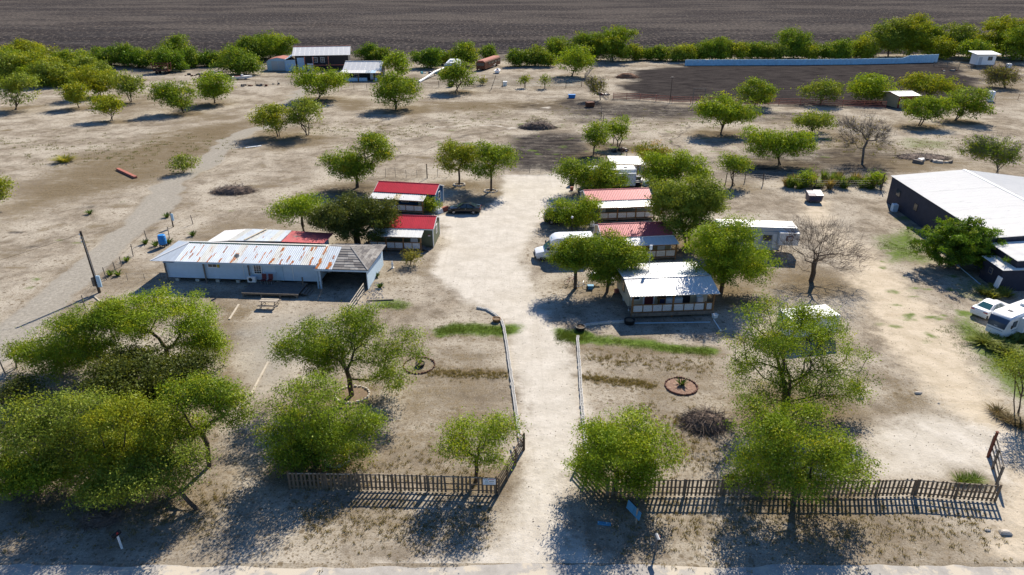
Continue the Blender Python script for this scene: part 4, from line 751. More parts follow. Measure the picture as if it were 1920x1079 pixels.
# --- mobile home with rusty roof and carport
def mobile_home():
    o, L, rz = frameof((-37.9, 68.65), (-20.8, 67.45)); t = thing('mobile_home', 'long white mobile home with rust-streaked metal roof and shingled carport', 'house', o, rz); H0, H1 = .55, 2.68
    sid = []
    for k in range(7):   # lap siding boards
        z0 = H0 + k * .31; MB().hexa([(0, 0, z0), (17.1, 0, z0), (17.1, .05, z0), (0, .05, z0), (0, .03, z0 + .304), (17.1, .03, z0 + .304), (17.1, .05, z0 + .304), (0, .05, z0 + .304)]).build('siding_board', 'white_wall', t)
    for a in ((0, .1, .051, 4.4), (17.0, 17.1, .051, 4.4)): bx('wall', 'white_wall', t, a[0], a[1], a[2], a[3], H0, H1)
    bx('wall', 'white_wall', t, .1, 17.0, 4.3, 4.4, H0, H1); bx('floor', 'dark_wall', t, .1, 17.0, .055, 4.29, H0 - .12, H0 + .02)
    for x in np.arange(.8, 17, 2.3):
        for y in (.5, 3.8): bx('pier', 'block', t, x - .2, x + .2, y - .2, y + .2, 0, H0 - .125)
    for x in (-.02, 4.35, 9.35): bx('post', 'weathered', t, x, x + .13, -.22, -.1, 0, H1 - .02)
    for x in (8.7, 13.0, 14.2): bx('trim', 'white', t, x, x + .05, -.03, -.003, H0, H1)
    rm = lambda i, n: 'rust_roof_b' if i in (3, 7, 12, 16) else 'rust_roof'
    ze, zr = 2.66, 3.42; yr = 3.2; xl, xr = -1.3, 17.05; hl = 1.35
    ribbed(t, (hl, -.45, ze), (xr, -.45, ze), (xr, yr, zr), (hl, yr, zr), rm, .85, .2, .02)
    A, Bv, Cv = Vector((xl, -.45, ze)), Vector((hl, -.45, ze)), Vector((hl, yr, zr)); MB().add([A, Bv, Cv, A - Vector((0, 0, .03)), Bv - Vector((0, 0, .03)), Cv - Vector((0, 0, .03))], [(0, 1, 2), (5, 4, 3), (0, 3, 4, 1), (1, 4, 5, 2), (2, 5, 3, 0)]).build('roof_panel', 'rust_roof', t)
    D = Vector((xl, 5.6, ze)); MB().add([A, Cv, D, A - Vector((0, 0, .03)), Cv - Vector((0, 0, .03)), D - Vector((0, 0, .03))], [(0, 1, 2), (5, 4, 3), (0, 3, 4, 1), (1, 4, 5, 2), (2, 5, 3, 0)]).build('roof_panel', 'rust_roof', t)
    ribbed(t, (xr, 5.6, ze), (xl, 5.6, ze), (hl, yr, zr), (xr, yr, zr), 'rust_roof_b', 1.7, .4, .02)
    MB().bar(A + Vector((0, 0, .02)), Cv + Vector((0, 0, .02)), .2, .05).build('hip_cap', 'white_roof', t)
    MB().hexa([(hl, yr - .16, zr - .03), (xr, yr - .16, zr - .03), (xr, yr + .16, zr - .03), (hl, yr + .16, zr - .03), (hl, yr - .03, zr + .07), (xr, yr - .03, zr + .07), (xr, yr + .03, zr + .07), (hl, yr + .03, zr + .07)]).build('ridge_cap', 'green_cap', t)
    bx('fascia', 'white_wall', t, hl, xr, -.47, -.42, ze - .2, ze - .04); bx('soffit', 'white_wall', t, 0, 17.0, -.42, -.003, ze - .2, ze - .17)
    rng = random.Random(4)   # rusted-through sheets
    S = lambda x, v: Vector((x, -.45 + (yr + .45) * v, ze + (zr - ze) * v + .026))
    for x, v0, ln, w in ((2.0, .05, .5, .22), (2.35, .45, .35, .16), (3.3, .3, .6, .12), (5.0, .0, .35, .25), (5.2, .3, .2, .15), (7.6, .0, .5, .4), (8.2, .55, .35, .14), (10.7, .05, .55, .14), (11.9, .0, .3, .3), (12.3, .62, .25, .3), (13.6, .1, .35, .22), (14.2, .0, .2, .3), (15.6, .72, .2, .3), (6.3, .0, .22, .2), (9.3, .6, .3, .12), (12.6, .35, .2, .14), (3.9, .0, .25, .2), (4.4, .55, .3, .1), (6.0, .5, .35, .12), (7.2, .35, .3, .12), (8.9, .0, .3, .16), (9.9, .2, .3, .12), (11.2, .3, .4, .12), (13.0, .0, .25, .2), (15.0, .2, .5, .12), (16.2, .0, .4, .2), (2.7, .15, .3, .14), (14.7, .75, .2, .2)):
        for q in range(4):
            a = v0 + ln * q / 4; b = v0 + ln * (q + 1) / 4 - .004; d = rng.uniform(-.05, .05); ww = w * rng.uniform(.45, 1.0)
            MB().slab(S(x + d, a), S(x + d + ww, a), S(x + d + ww * rng.uniform(.7, 1.2), b), S(x + d + rng.uniform(-.04, .05), b), .006).build('rust_patch', 'rust_patch', t)
    w = window(t, 'y', (5.35, 0, 2.2), .95, .55, 'white', 'glass', 2, 1); bx('shutter', 'yellow', w, 5.86, 6.12, -.07, -.003, 1.9, 2.5)
    window(t, 'y', (10.35, 0, 1.85), .8, 1.05, 'white', 'glass', 3, 4)
    d = bx('door', 'pale_blue', t, 12.3, 13.15, -.05, .0, .62, 2.55); bx('handle', 'steel', d, 12.36, 12.42, -.1, -.05, 1.45, 1.52)
    # carport
    cx0, cx1 = 17.12, 22.55; cz = 2.38; pk = 3.38
    ribbed(t, (16.75, -.75, cz), (18.85, -.75, cz), (18.85, yr, pk), (16.75, yr, pk + .06), lambda i, n: 'rust_roof_b' if i == 0 else 'rust_roof', .7, .2, .02)
    for x, v0, ln, w in ((17.0, .62, .38, .42), (17.05, .0, .45, .35), (18.2, .0, .3, .45), (18.4, .45, .14, .18)):
        P = lambda xx, v: Vector((xx, -.75 + (yr + .75) * v, cz + (pk - cz) * v + .05))
        for q in range(4):
            a = v0 + ln * q / 4; b = v0 + ln * (q + 1) / 4 - .004; ww = w * rng.uniform(.6, 1); dd = rng.uniform(-.06, .06); MB().slab(P(x + dd, a), P(x + dd + ww, a), P(x + dd + ww, b), P(x + dd, b), .006).build('rust_patch', 'rust_patch', t)
    pkp = Vector((19.9, yr, pk)); E0 = Vector((18.88, -.75, cz)); E1 = Vector((22.75, -.75, cz)); E2 = Vector((22.95, 6.6, cz))
    def courses(P0, P1, Q0, Q1, n):   # shingle courses from eave P0-P1 up to ridge Q0-Q1, each shingle strip its own part
        for k in range(n):
            a, b = k / n, (k + 1.12) / n; b = min(b, 1); l0, l1 = P0.lerp(Q0, a), P1.lerp(Q1, a); u0, u1 = P0.lerp(Q0, b), P1.lerp(Q1, b); seg = max(1, int((l1 - l0).length / .95)); nn = (l1 - l0).cross(u0 - l0).normalized(); nn = nn if nn.z > 0 else -nn
            for s_ in range(seg):
                f0, f1 = (s_ + .01) / seg, (s_ + .99) / seg; lift = nn * (.045 + rng.uniform(0, .02)); MB().hexa([l0.lerp(l1, f0), l0.lerp(l1, f1), u0.lerp(u1, f1), u0.lerp(u1, f0), l0.lerp(l1, f0) + lift, l0.lerp(l1, f1) + lift, u0.lerp(u1, f1) + nn * .012, u0.lerp(u1, f0) + nn * .012]).build('shingle', rng.choice(('shingle', 'shingle_b', 'shingle_d', 'shingle')), t, fix=False)
    for q_ in ((E0, E1, pkp, Vector((18.88, yr, pk))), (E1, E2, pkp + Vector((.02, 0, 0)), pkp), (E2, Vector((17.05, 6.6, cz)), Vector((17.05, yr, pk)), pkp)): MB().slab(*[p_ - Vector((0, 0, .01)) for p_ in q_], .03).build('roof_deck', 'dark_wall', t)
    courses(E0, E1, Vector((18.88, yr, pk)), pkp, 9); courses(E1, E2, pkp, pkp + Vector((.02, 0, 0)), 10); courses(E2, Vector((17.05, 6.6, cz)), pkp, Vector((17.05, yr, pk)), 6)
    MB().bar(E1 + Vector((0, 0, .06)), pkp + Vector((0, 0, .06)), .16, .05).build('hip_cap', 'shingle_b', t)
    bx('fascia', 'white_wall', t, 16.8, 22.7, -.74, -.69, cz - .24, cz - .04)
    for k in range(13): bx('wall_board', 'white_wall', t, 22.45, 22.53, -.5 + k * .52, -.5 + k * .52 + .51, .02, cz + .05)
    bx('wall', 'dark_wall', t, 17.2, 22.44, 6.2, 6.28, 0, 1.5); bx('wall', 'dark_wall', t, 17.2, 22.44, 6.2, 6.28, 1.75, cz); bx('post', 'white_wall', t, 17.3, 17.46, -.62, -.46, 0, cz - .05); bx('post', 'pale_blue', t, 17.02, 17.16, -.62, -.5, 0, cz - .05)
    # rear wing
    rx0, rx1, ry0, ry1 = 3.0, 15.6, 5.7, 9.0; bx('wall', 'white_wall', t, rx0 + .2, rx1 - .2, 8.7, 8.8, 0, 2.5); bx('wall', 'white_wall', t, rx0 + .2, rx0 + .3, 4.41, 8.699, 0, 2.5); bx('wall', 'white_wall', t, rx1 - .3, rx1 - .2, 4.41, 8.699, 0, 2.5)
    ribbed(t, (rx0 - .9, 5.62, 2.62), (rx0 + 1.6, 5.62, 2.80), (rx0 + 2.4, 9.1, 3.0), (rx0 - .4, 9.1, 2.72), 'white_roof', .85, .42, .02)
    ribbed(t, (rx0 + 1.65, 5.62, 2.82), (10.9, 5.62, 2.9), (10.9, 9.1, 2.95), (rx0 + 2.45, 9.1, 3.02), lambda i, n: 'rust_roof_b' if i % 3 == 0 else 'rust_roof', .8, .2, .03)
    MB().bar((rx0 + 3.6, 5.65, 2.96), (rx0 + 4.9, 9.0, 3.12), .22, .06).build('hip_cap', 'tan_panel', t)
    ribbed(t, (10.95, 5.62, 2.86), (16.0, 5.62, 2.80), (16.0, 9.1, 2.72), (10.95, 9.1, 2.9), 'old_red_roof', .84, .2, .03)
    return t, o, rz
MH, _ho, _hrz = mobile_home()
def byhouse(x, y, z=0): v = Matrix.Rotation(_hrz, 3, 'Z') @ Vector((x, y, 0)); return (_ho[0] + v.x, _ho[1] + v.y, z)
dk = thing('deck', 'dark weathered plank deck at the mobile home door', 'deck', byhouse(9.7, -3.2), _hrz)
for i in range(26): bx('plank', 'deck', dk, i * .235, i * .235 + .225, 0, 2.95, .44, .48)
for y in (.05, 1.5, 2.85): bx('joist', 'weathered', dk, 0, 6.1, y, y + .06, .27, .438)
for x in (.15, 2.1, 4.1, 5.9):
    for y in (.1, 2.8): bx('leg', 'weathered', dk, x - .08, x + .08, y - .08, y + .08, 0, .27 - .002)
bx('rail_post', 'weathered', dk, 5.75, 5.87, 2.3, 2.42, .48, 1.4); steps(dk, 6.3, .6, 3, 1.6, .44, dirx=1)
def lawn_chair(lab, loc, rz):
    t = thing('chair', lab, 'chair', loc, rz, 'chairs on the deck')
    for x in (-.24, .21):
        for y in (-.24, .21): bx('leg', 'steel', t, x, x + .03, y, y + .03, 0, .42)
    bx('seat', 'maroon', t, -.25, .25, -.25, .25, .425, .46, .01); MB().slab((-.25, .25, .46), (.25, .25, .46), (.25, .36, 1.0), (-.25, .36, 1.0), .03).build('backrest', 'maroon', t)
    return t
for i in range(2): lawn_chair('maroon chair beside the mobile home window, on the deck', byhouse(11.15 + i * .72, -.75, .48), _hrz)
ac = thing('air_conditioner', 'white outdoor air conditioner unit at the deck end', 'air conditioner', byhouse(9.75, -.5, .48), _hrz); bx('case', 'white', ac, -.45, .45, -.16, .16, .03, .68, .02); MB().torus(.2, .02, 16, 5, (-.1, -.165, .36), 'y').build('fan_guard', 'black', ac); MB().lathe([(.18, 0), (.18, .01)], 14).build('fan', 'dark_wall', ac, (-.1, -.162, .36)).rotation_euler = (R(90), 0, 0); bx('foot', 'black', ac, -.4, -.34, -.15, .15, 0, .03); bx('foot', 'black', ac, .34, .4, -.15, .15, 0, .03)
sd = thing('satellite_dish', 'dark satellite dish on the rusty roof eave', 'satellite dish', byhouse(8.3, -.1, 2.9), _hrz); MB().tube((0, 0, -.05), (0, 0, .35), .025, .025, 6).build('mast', 'black', sd); MB().lathe([(.04, -.05), (.14, -.03), (.26, .02), (.27, .025)], 16).build('dish', 'steel', sd, (0, .05, .42)).rotation_euler = (R(-75), 0, R(35)); MB().tube((0, -.05, .42), (.32, -.3, .55), .015, .012, 5).build('arm', 'steel', sd)
# --- long dark building at the right
def long_building():
    a, b = (55.25, 97.2), (53.4, 71.6); dx, dy = b[0] - a[0], b[1] - a[1]; rz = math.atan2(dx, -dy)   # local +y runs up the wall, +x to the right
    t = thing('long_building', 'long dark metal building under a wide white ribbed roof', 'building', (b[0], b[1], 0), rz); Ln = math.hypot(dx, dy); Hh, Rr, Wd = 4.0, 5.1, 20.0
    bx('wall', 'slate_wall', t, .25, .35, .1, Ln - .1, 0, Hh - .03); bx('wall', 'slate_wall', t, Wd - .35, Wd - .25, .1, Ln - .1, 0, Hh - .03); bx('wall', 'slate_wall', t, .351, Wd - .351, Ln - .2, Ln - .1, 0, Hh - .03); bx('wall', 'slate_wall', t, .351, Wd - .351, .1, .2, 0, Hh - .03)
    for y in (.1, Ln - .2): MB().add([(.25, y, Hh - .03), (Wd - .25, y, Hh - .03), (Wd / 2, y, Rr - .08), (.25, y + .1, Hh - .03), (Wd - .25, y + .1, Hh - .03), (Wd / 2, y + .1, Rr - .08)], [(0, 2, 1), (3, 4, 5), (0, 1, 4, 3), (1, 2, 5, 4), (2, 0, 3, 5)]).build('gable', 'slate_wall', t)
    ribbed(t, (0, Ln, Hh), (0, 0, Hh), (Wd / 2, 0, Rr), (Wd / 2, Ln, Rr), 'shed_roof', .95, .32, .03); ribbed(t, (Wd, 0, Hh), (Wd, Ln, Hh), (Wd / 2, Ln, Rr), (Wd / 2, 0, Rr), 'shed_roof', .95, .32, .03)
    bx('ridge_cap', 'white', t, Wd / 2 - .2, Wd / 2 + .2, -.02, Ln + .02, Rr - .01, Rr + .06)
    window(t, 'x', (.25, Ln - 3.0, 2.3), 1.1, .9, 'dark_wall', 'glass', 2, 1, -1); window(t, 'x', (.25, Ln - 8.5, 2.0), .9, .9, 'dark_wall', 'glass', 1, 1, -1); bx('door', 'treated_wood', t, .19, .249, Ln - 16.5, Ln - 15.4, 0, 2.1); window(t, 'x', (.25, Ln - 17.7, 2.0), .8, 1.1, 'white', 'glass_blue', 1, 1, -1)
    # lower end bay and entry annex
    bx('wall', 'slate_wall', t, .45, .55, -5.0, .09, 0, 3.3); bx('wall', 'slate_wall', t, .551, Wd - .5, -5.0, -4.9, 0, 3.3)
    ribbed(t, (.2, -.02, 3.45), (.2, -5.3, 3.45), (Wd / 2, -5.3, 4.4), (Wd / 2, -.02, 4.4), 'shed_roof', .9, .3, .03)
    bx('wall', 'slate_wall', t, -.9, -.8, -5.2, -1.7, 0, 2.4); bx('wall', 'tan_wall', t, -.799, .449, -1.8, -1.7, 0, 2.2); bx('wall', 'slate_wall', t, -.9, 4.0, -5.3, -5.201, 0, 2.4); ribbed(t, (-1.15, -1.5, 2.45), (-1.15, -5.6, 2.45), (3.9, -5.6, 2.75), (3.9, -1.5, 2.75), 'shed_roof', .9, .3, .03)
    window(t, 'x', (-.9, -3.4, 1.5), .55, .6, 'weathered', 'glass_blue', 2, 2, -1)
    return t, Ln, rz, b
LB, _ln, _lrz, _lb = long_building()
def bywall(x, y, z=0): v = Matrix.Rotation(_lrz, 3, 'Z') @ Vector((x, y, 0)); return (_lb[0] + v.x, _lb[1] + v.y, z)
wx = thing('outdoor_appliance', 'pale upright appliance standing against the dark building wall', 'appliance', bywall(-.6, _ln - 4.6), _lrz); bx('case', 'pale_blue', wx, -.35, .35, -.4, .4, .1, 1.1, .04); bx('lid', 'white', wx, -.33, .33, -.38, .38, 1.102, 1.16, .02); bx('foot', 'steel', wx, -.3, .3, -.35, .35, 0, .1)
pp = MB().box(-.06, .06, -.35, .35, 0, 1.7).build('panel_board', 'white', None, bywall(-1.35, -5.5), _lrz, bevel=.01); tag(pp, 'white board leaning by the annex of the dark building', 'board'); pp.rotation_euler = (0, R(8), _lrz)
# ================================================================== VEHICLES  (local +x = nose, origin on the ground under the middle)
def wheel(parent, x, y, r=.33, w=.22, rim='alloy'):
    s = 1 if y > 0 else -1; t = MB(); prof = [(r * .62, -w / 2), (r * .94, -w / 2), (r, -w * .32), (r, w * .32), (r * .94, w / 2), (r * .62, w / 2)]
    t.lathe(prof, 18); o = t.build('wheel', 'rubber', parent, (x, y, r), smooth=True); o.rotation_euler = (R(90), 0, 0)
    rm = MB(); rm.lathe([(r * .6, w * .3), (r * .6, w * .505), (r * .5, w * .45), (r * .16, w * .40), (r * .12, w * .52)], 14)
    for k in range(5): a = k * 2 * math.pi / 5; rm.bar((r * .1 * math.cos(a), r * .1 * math.sin(a), w * .46), (r * .58 * math.cos(a), r * .58 * math.sin(a), w * .48), .06, .05)
    q = rm.build('rim', rim, o); q.rotation_euler = (0, 0, 0)
    if s > 0: q.scale = (1, 1, -1)
    return o
def ring(x, w, zb, zt, tw=None, bw=None):   # body section: chamfered rectangle in the yz plane
    tw = tw or w * .93; bw = bw or w * .90; zm0 = zb + (zt - zb) * .28; zm = zb + (zt - zb) * .62; r = [(bw, zb), (w, zm0), (w, zm), (tw, zt - .03), (tw * .86, zt)]
    return [(x, y, z) for y, z in r] + [(x, -y, z) for y, z in reversed(r)]
def sedan(name, label, loc, rz, paint, L=4.65, W=1.82, Hh=1.45, suv=False, gl='glass'):
    t = thing(name, label, 'car', loc, rz); h = L / 2; w = W / 2; zb = .2 if not suv else .3; k = 1.0 if not suv else 1.22
    st = [(-h, w * .80, zb + .14, .88 * k), (-h + .10, w * .92, zb + .04, .99 * k), (-h + .55, w * .98, zb, 1.03 * k), (-h + 1.1, w, zb, .99 * k), (0, w, zb, .955 * k), (h - 1.45, w, zb, .93 * k), (h - .9, w * .98, zb, .87 * k), (h - .35, w * .93, zb, .78 * k), (h - .08, w * .84, zb + .03, .66 * k), (h, w * .72, zb + .10, .56 * k)]
    MB().loft([ring(x, ww, a, b) for x, ww, a, b in st]).build('body', paint, t, smooth=True)
    # greenhouse
    zt = Hh; zl = .93 * k; fb, ft, rt, rb = h - 1.35, h - 2.15, -h + 1.35, -h + .50
    if suv: fb, ft, rt, rb = h - 1.25, h - 1.75, -h + .45, -h + .15
    bw, tw = w * .88, w * .66
    lo = [(fb, bw * .92, zl), (fb - .25, bw, zl), (rb + .3, bw, zl), (rb, bw * .86, zl + .03)]; up = [(ft, tw * .94, zt - .05), (ft - .3, tw, zt), (rt + .3, tw, zt), (rt, tw * .9, zt - .06)]
    v = []
    for q in (lo, up): v += [(x, y, z) for x, y, z in q] + [(x, -y, z) for x, y, z in reversed(q)]
    f = [(i, (i + 1) % 8, 8 + (i + 1) % 8, 8 + i) for i in range(8)] + [tuple(range(7, -1, -1)), tuple(range(8, 16))]
    MB().add(v, f).build('cabin', paint, t, smooth=True)
    def pane(a, b, c, d, nm, ins=.07):
        a, b, c, d = map(Vector, (a, b, c, d)); m = (a + b + c + d) / 4; n = (b - a).cross(d - a).normalized()
        if n.dot(m - Vector((0, 0, .7))) < 0: n = -n
        P = [p + (m - p).normalized() * ins + n * .012 for p in (a, b, c, d)]; MB().add(P + [p - n * .03 for p in P], [(0, 1, 2, 3), (7, 6, 5, 4), (0, 4, 5, 1), (1, 5, 6, 2), (2, 6, 7, 3), (3, 7, 4, 0)]).build(nm, gl, t)
    pane(v[0], v[7], v[15], v[8], 'windshield'); pane(v[3], v[4], v[12], v[11], 'rear_window')
    for s in (1, -1):
        A = Vector((fb - .25, bw * s, zl)); B = Vector((rb + .3, bw * s, zl)); C = Vector((rt + .3, tw * s, zt)); D = Vector((ft - .3, tw * s, zt)); M0, M1 = A.lerp(B, .48), D.lerp(C, .5)
        pane(A, M0, M1, D, 'side_window', .06); pane(M0, B, C, M1, 'side_window', .06)
        bx('door_handle', 'steel' if paint == 'car_black' else paint, t, -.35, -.17, s * (w + .005) - .012, s * (w + .005) + .012, .80 * k, .83 * k); bx('mirror', paint, t, fb - .45, fb - .27, min(s * w, s * (w + .17)), max(s * w, s * (w + .17)), zl + .03, zl + .17, .03)
        MB().hexa([(h - .35, s * w * .52, .58 * k), (h - .02, s * w * .50, .56 * k), (h - .12, s * w * .80, .56 * k), (h - .45, s * w * .90, .58 * k), (h - .35, s * w * .52, .70 * k), (h - .05, s * w * .50, .655 * k), (h - .14, s * w * .82, .655 * k), (h - .45, s * w * .925, .72 * k)]).build('headlight', 'lamp_lens', t)
        bx('taillight', 'taillight', t, -h - .012, -h + .16, min(s * w * .45, s * w * .86), max(s * w * .45, s * w * .86), .78 * k, .90 * k, .02)
    bx('bumper', 'black_plastic' if suv else paint, t, h - .06, h + .02, -w * .62, w * .62, zb + .08, zb + .22, .02); bx('bumper', 'black_plastic' if suv else paint, t, -h - .03, -h + .06, -w * .74, w * .74, zb + .16, zb + .36, .02); bx('number_plate', 'white', t, -h - .036, -h - .031, -.15, .15, zb + .40, zb + .5)
    r = .33 if not suv else .38
    for x in (h - .92, -h + .98):
        for y in (w - .11, -w + .11): wheel(t, x, y, r, .22)
    return t
a, b = Vector(g3(842, 399)), Vector(g3(897, 397)); m = (a + b) / 2
sedan('sedan', 'glossy black sedan parked beside the blue cabin', (-6.75, 92.3, 0), R(178), 'car_black')
sedan('suv', 'black SUV half hidden under the rounded mesquite', (6.75, 88.15, 0), R(3), 'car_black', L=4.9, W=1.95, Hh=1.78, suv=True)
sedan('sedan', 'white sedan parked beside the motor home', (48.0, 61.0, 0), R(28), 'car_white', gl='glass_teal')
# ---- shuttle bus
def shuttle(loc, rz):
    t = thing('shuttle_bus', 'white shuttle bus with domed front cap nosing into the driveway', 'bus', loc, rz); w = .98
    MB().loft([ring(x, ww, zb, zt) for x, ww, zb, zt in ((3.35, .70, .42, .78), (3.30, .86, .36, .98), (3.05, .95, .34, 1.10), (2.35, w, .34, 1.25), (1.95, w, .34, 1.32), (1.3, w, .34, 1.32), (.9, w, .34, 1.32))]).build('body', 'car_white', t, smooth=True)
    MB().loft([[(2.28, .90, 1.27), (2.28, -.90, 1.27), (.9, -.98, 1.30), (.9, .98, 1.30)], [(1.45, .78, 2.05), (1.45, -.78, 2.05), (.9, -.86, 2.08), (.9, .86, 2.08)]]).build('cab', 'car_white', t)
    P = [(2.2, .80, 1.36), (2.2, -.80, 1.36), (1.52, -.72, 2.0), (1.52, .72, 2.0)]; MB().slab(*[Vector(p) + Vector((.035, 0, .03)) for p in P], .02).build('windshield', 'glass_teal', t)
    for s in (1, -1):
        MB().slab(*[Vector(p) for p in ((1.95, s * .955, 1.36), (1.0, s * 1.0, 1.38), (1.0, s * .895, 2.0), (1.5, s * .84, 1.98))], .02 * s).build('side_window', 'glass', t)
        bx('headlight', 'lamp_lens', t, 3.18, 3.33, s * .72 - .12, s * .72 + .12, .72, .88, .02); bx('turn_signal', 'amber', t, 3.14, 3.32, s * .74 - .13, s * .74 + .13, .62, .70, .015); bx('mirror', 'black_plastic', t, 1.85, 2.02, s * 1.16 - .12, s * 1.16 + .12, 1.5, 1.85, .03)
    bx('bumper', 'black_plastic', t, 3.28, 3.46, -.9, .9, .36, .58, .04); bx('grille', 'black_plastic', t, 3.30, 3.365, -.55, .55, .66, .90)
    st = [(-3.5, 1.08, .42, 2.86), (-3.42, 1.12, .40, 2.92), (.35, 1.12, .40, 2.92), (.85, 1.10, .42, 2.88), (1.25, 1.0, 1.9, 2.72), (1.55, .82, 2.0, 2.45)]
    MB().loft([ring(x, ww, a_, b_, ww * .96, ww * .98) for x, ww, a_, b_ in st]).build('coach_body', 'car_white', t, smooth=True)
    for s in (1, -1):
        for k in range(4): bx('side_window', 'glass', t, -3.1 + k * .95, -2.28 + k * .95, min(s * 1.122, s * 1.135), max(s * 1.122, s * 1.135), 1.5, 2.3)
        bx('side_stripe', 'rv_blue', t, -3.2, .2, min(s * 1.122, s * 1.128), max(s * 1.122, s * 1.128), 1.12, 1.2); bx('side_stripe', 'red_plastic', t, .4, 2.2, min(s * 1.0, s * 1.012), max(s * 1.0, s * 1.012), 1.13, 1.165)
    for k, (y, wd) in enumerate(((-.28, .16), (-.05, .22), (.22, .14))): o = bx('lettering_mark', 'teal', t, 1.36, 1.40, y - wd / 2, y + wd / 2, 2.50, 2.64); o.rotation_euler = (0, 0, 0)
    bx('roof_hatch', 'white', t, -1.6, -.9, -.35, .35, 2.915, 2.97, .02)
    for x, rw in ((2.45, .96), (-1.9, 1.02)):
        for s in (1, -1): wheel(t, x, s * (rw - .14), .38, .24, 'steel')
    return t
shuttle((6.05, 75.55, 0), R(184))
# ---- trailers and motor home
def rv_windows(t, y, xs, z0, z1, out):
    for x0, x1 in xs: wn = bx('window', 'black_plastic', t, x0, x1, min(y, y + out * .03), max(y, y + out * .03), z0, z1, .01); bx('pane', 'glass', wn, x0 + .05, x1 - .05, min(y + out * .02, y + out * .036), max(y + out * .02, y + out * .036), z0 + .05, z1 - .05)
def travel_trailer():
    o, L, rz = frameof((11.4, 103.6), (19.4, 104.0)); t = thing('travel_trailer', 'white travel trailer beside a metal canopy behind the faded red cabins', 'trailer', o, rz); w = 2.5
    MB().loft([[(.0, 0, .6), (.0, w, .6), (.25, w, 2.9), (.25, 0, 2.9)], [(.5, 0, .45), (.5, w, .45), (.7, w, 3.05), (.7, 0, 3.05)], [(L, 0, .45), (L, w, .45), (L, w, 3.05), (L, 0, 3.05)]]).build('body', 'rv_white', t, bevel=.04)
    bx('roof', 'white_roof', t, .6, L - .02, .04, w - .04, 3.052, 3.09); bx('slide_out', 'rv_white', t, 1.4, 3.6, -.75, -.002, .7, 2.6, .02); bx('slide_out', 'rv_white', t, 4.6, 7.6, -.75, -.002, .7, 2.6, .02)
    bx('awning', 'white', t, 4.4, 7.8, -.95, -.76, 2.62, 2.72); bx('roof_vent', 'black_plastic', t, 6.2, 6.7, .8, 1.3, 3.092, 3.18, .02); bx('roof_air_conditioner', 'white', t, 3.2, 4.1, .8, 1.6, 3.092, 3.35, .04)
    rv_windows(t, -.752, ((1.8, 3.2), (5.2, 6.2)), 1.5, 2.2, -1); bx('door', 'rv_white', t, 3.8, 4.45, -.03, -.002, .7, 2.5); bx('stripe', 'rv_grey', t, .7, L - .05, -.012, -.002, 1.0, 1.15)
    for x in (L * .55, L * .68):
        for y in (.12, w - .12): wheel(t, x, y, .34, .2, 'white')
    MB().bar((0, w / 2, .55), (-1.2, w / 2, .5), .12, .1).build('hitch', 'black', t); MB().tube((-1.05, w / 2, 0), (-1.05, w / 2, .5), .05).build('jack', 'steel', t)
    for y in (w / 2 - .17, w / 2 + .17): MB().lathe([(.02, .55), (.14, .58), (.15, .62), (.15, .98), (.11, 1.06), (.03, 1.08)], 10, (-.45, y, 0)).build('gas_bottle', 'white', t)
    c = thing('canopy', 'white metal carport canopy behind the travel trailer', 'canopy', o, rz); ribbed(c, (4.4, 2.9, 3.25), (10.2, 2.9, 3.05), (10.0, 6.9, 3.35), (4.6, 6.9, 3.55), lambda i, n: 'grey_roof' if i == 4 else 'white_roof', .95, .32)
    for x, y in ((4.7, 3.05), (9.9, 3.05), (4.8, 6.7), (9.8, 6.7)): bx('post', 'treated_wood', c, x - .06, x + .06, y - .06, y + .06, 0, 3.0)
    bx('beam', 'treated_wood', c, 4.6, 10.0, 3.0, 3.1, 2.92, 3.0)
    return o, rz
_to, _trz = travel_trailer()
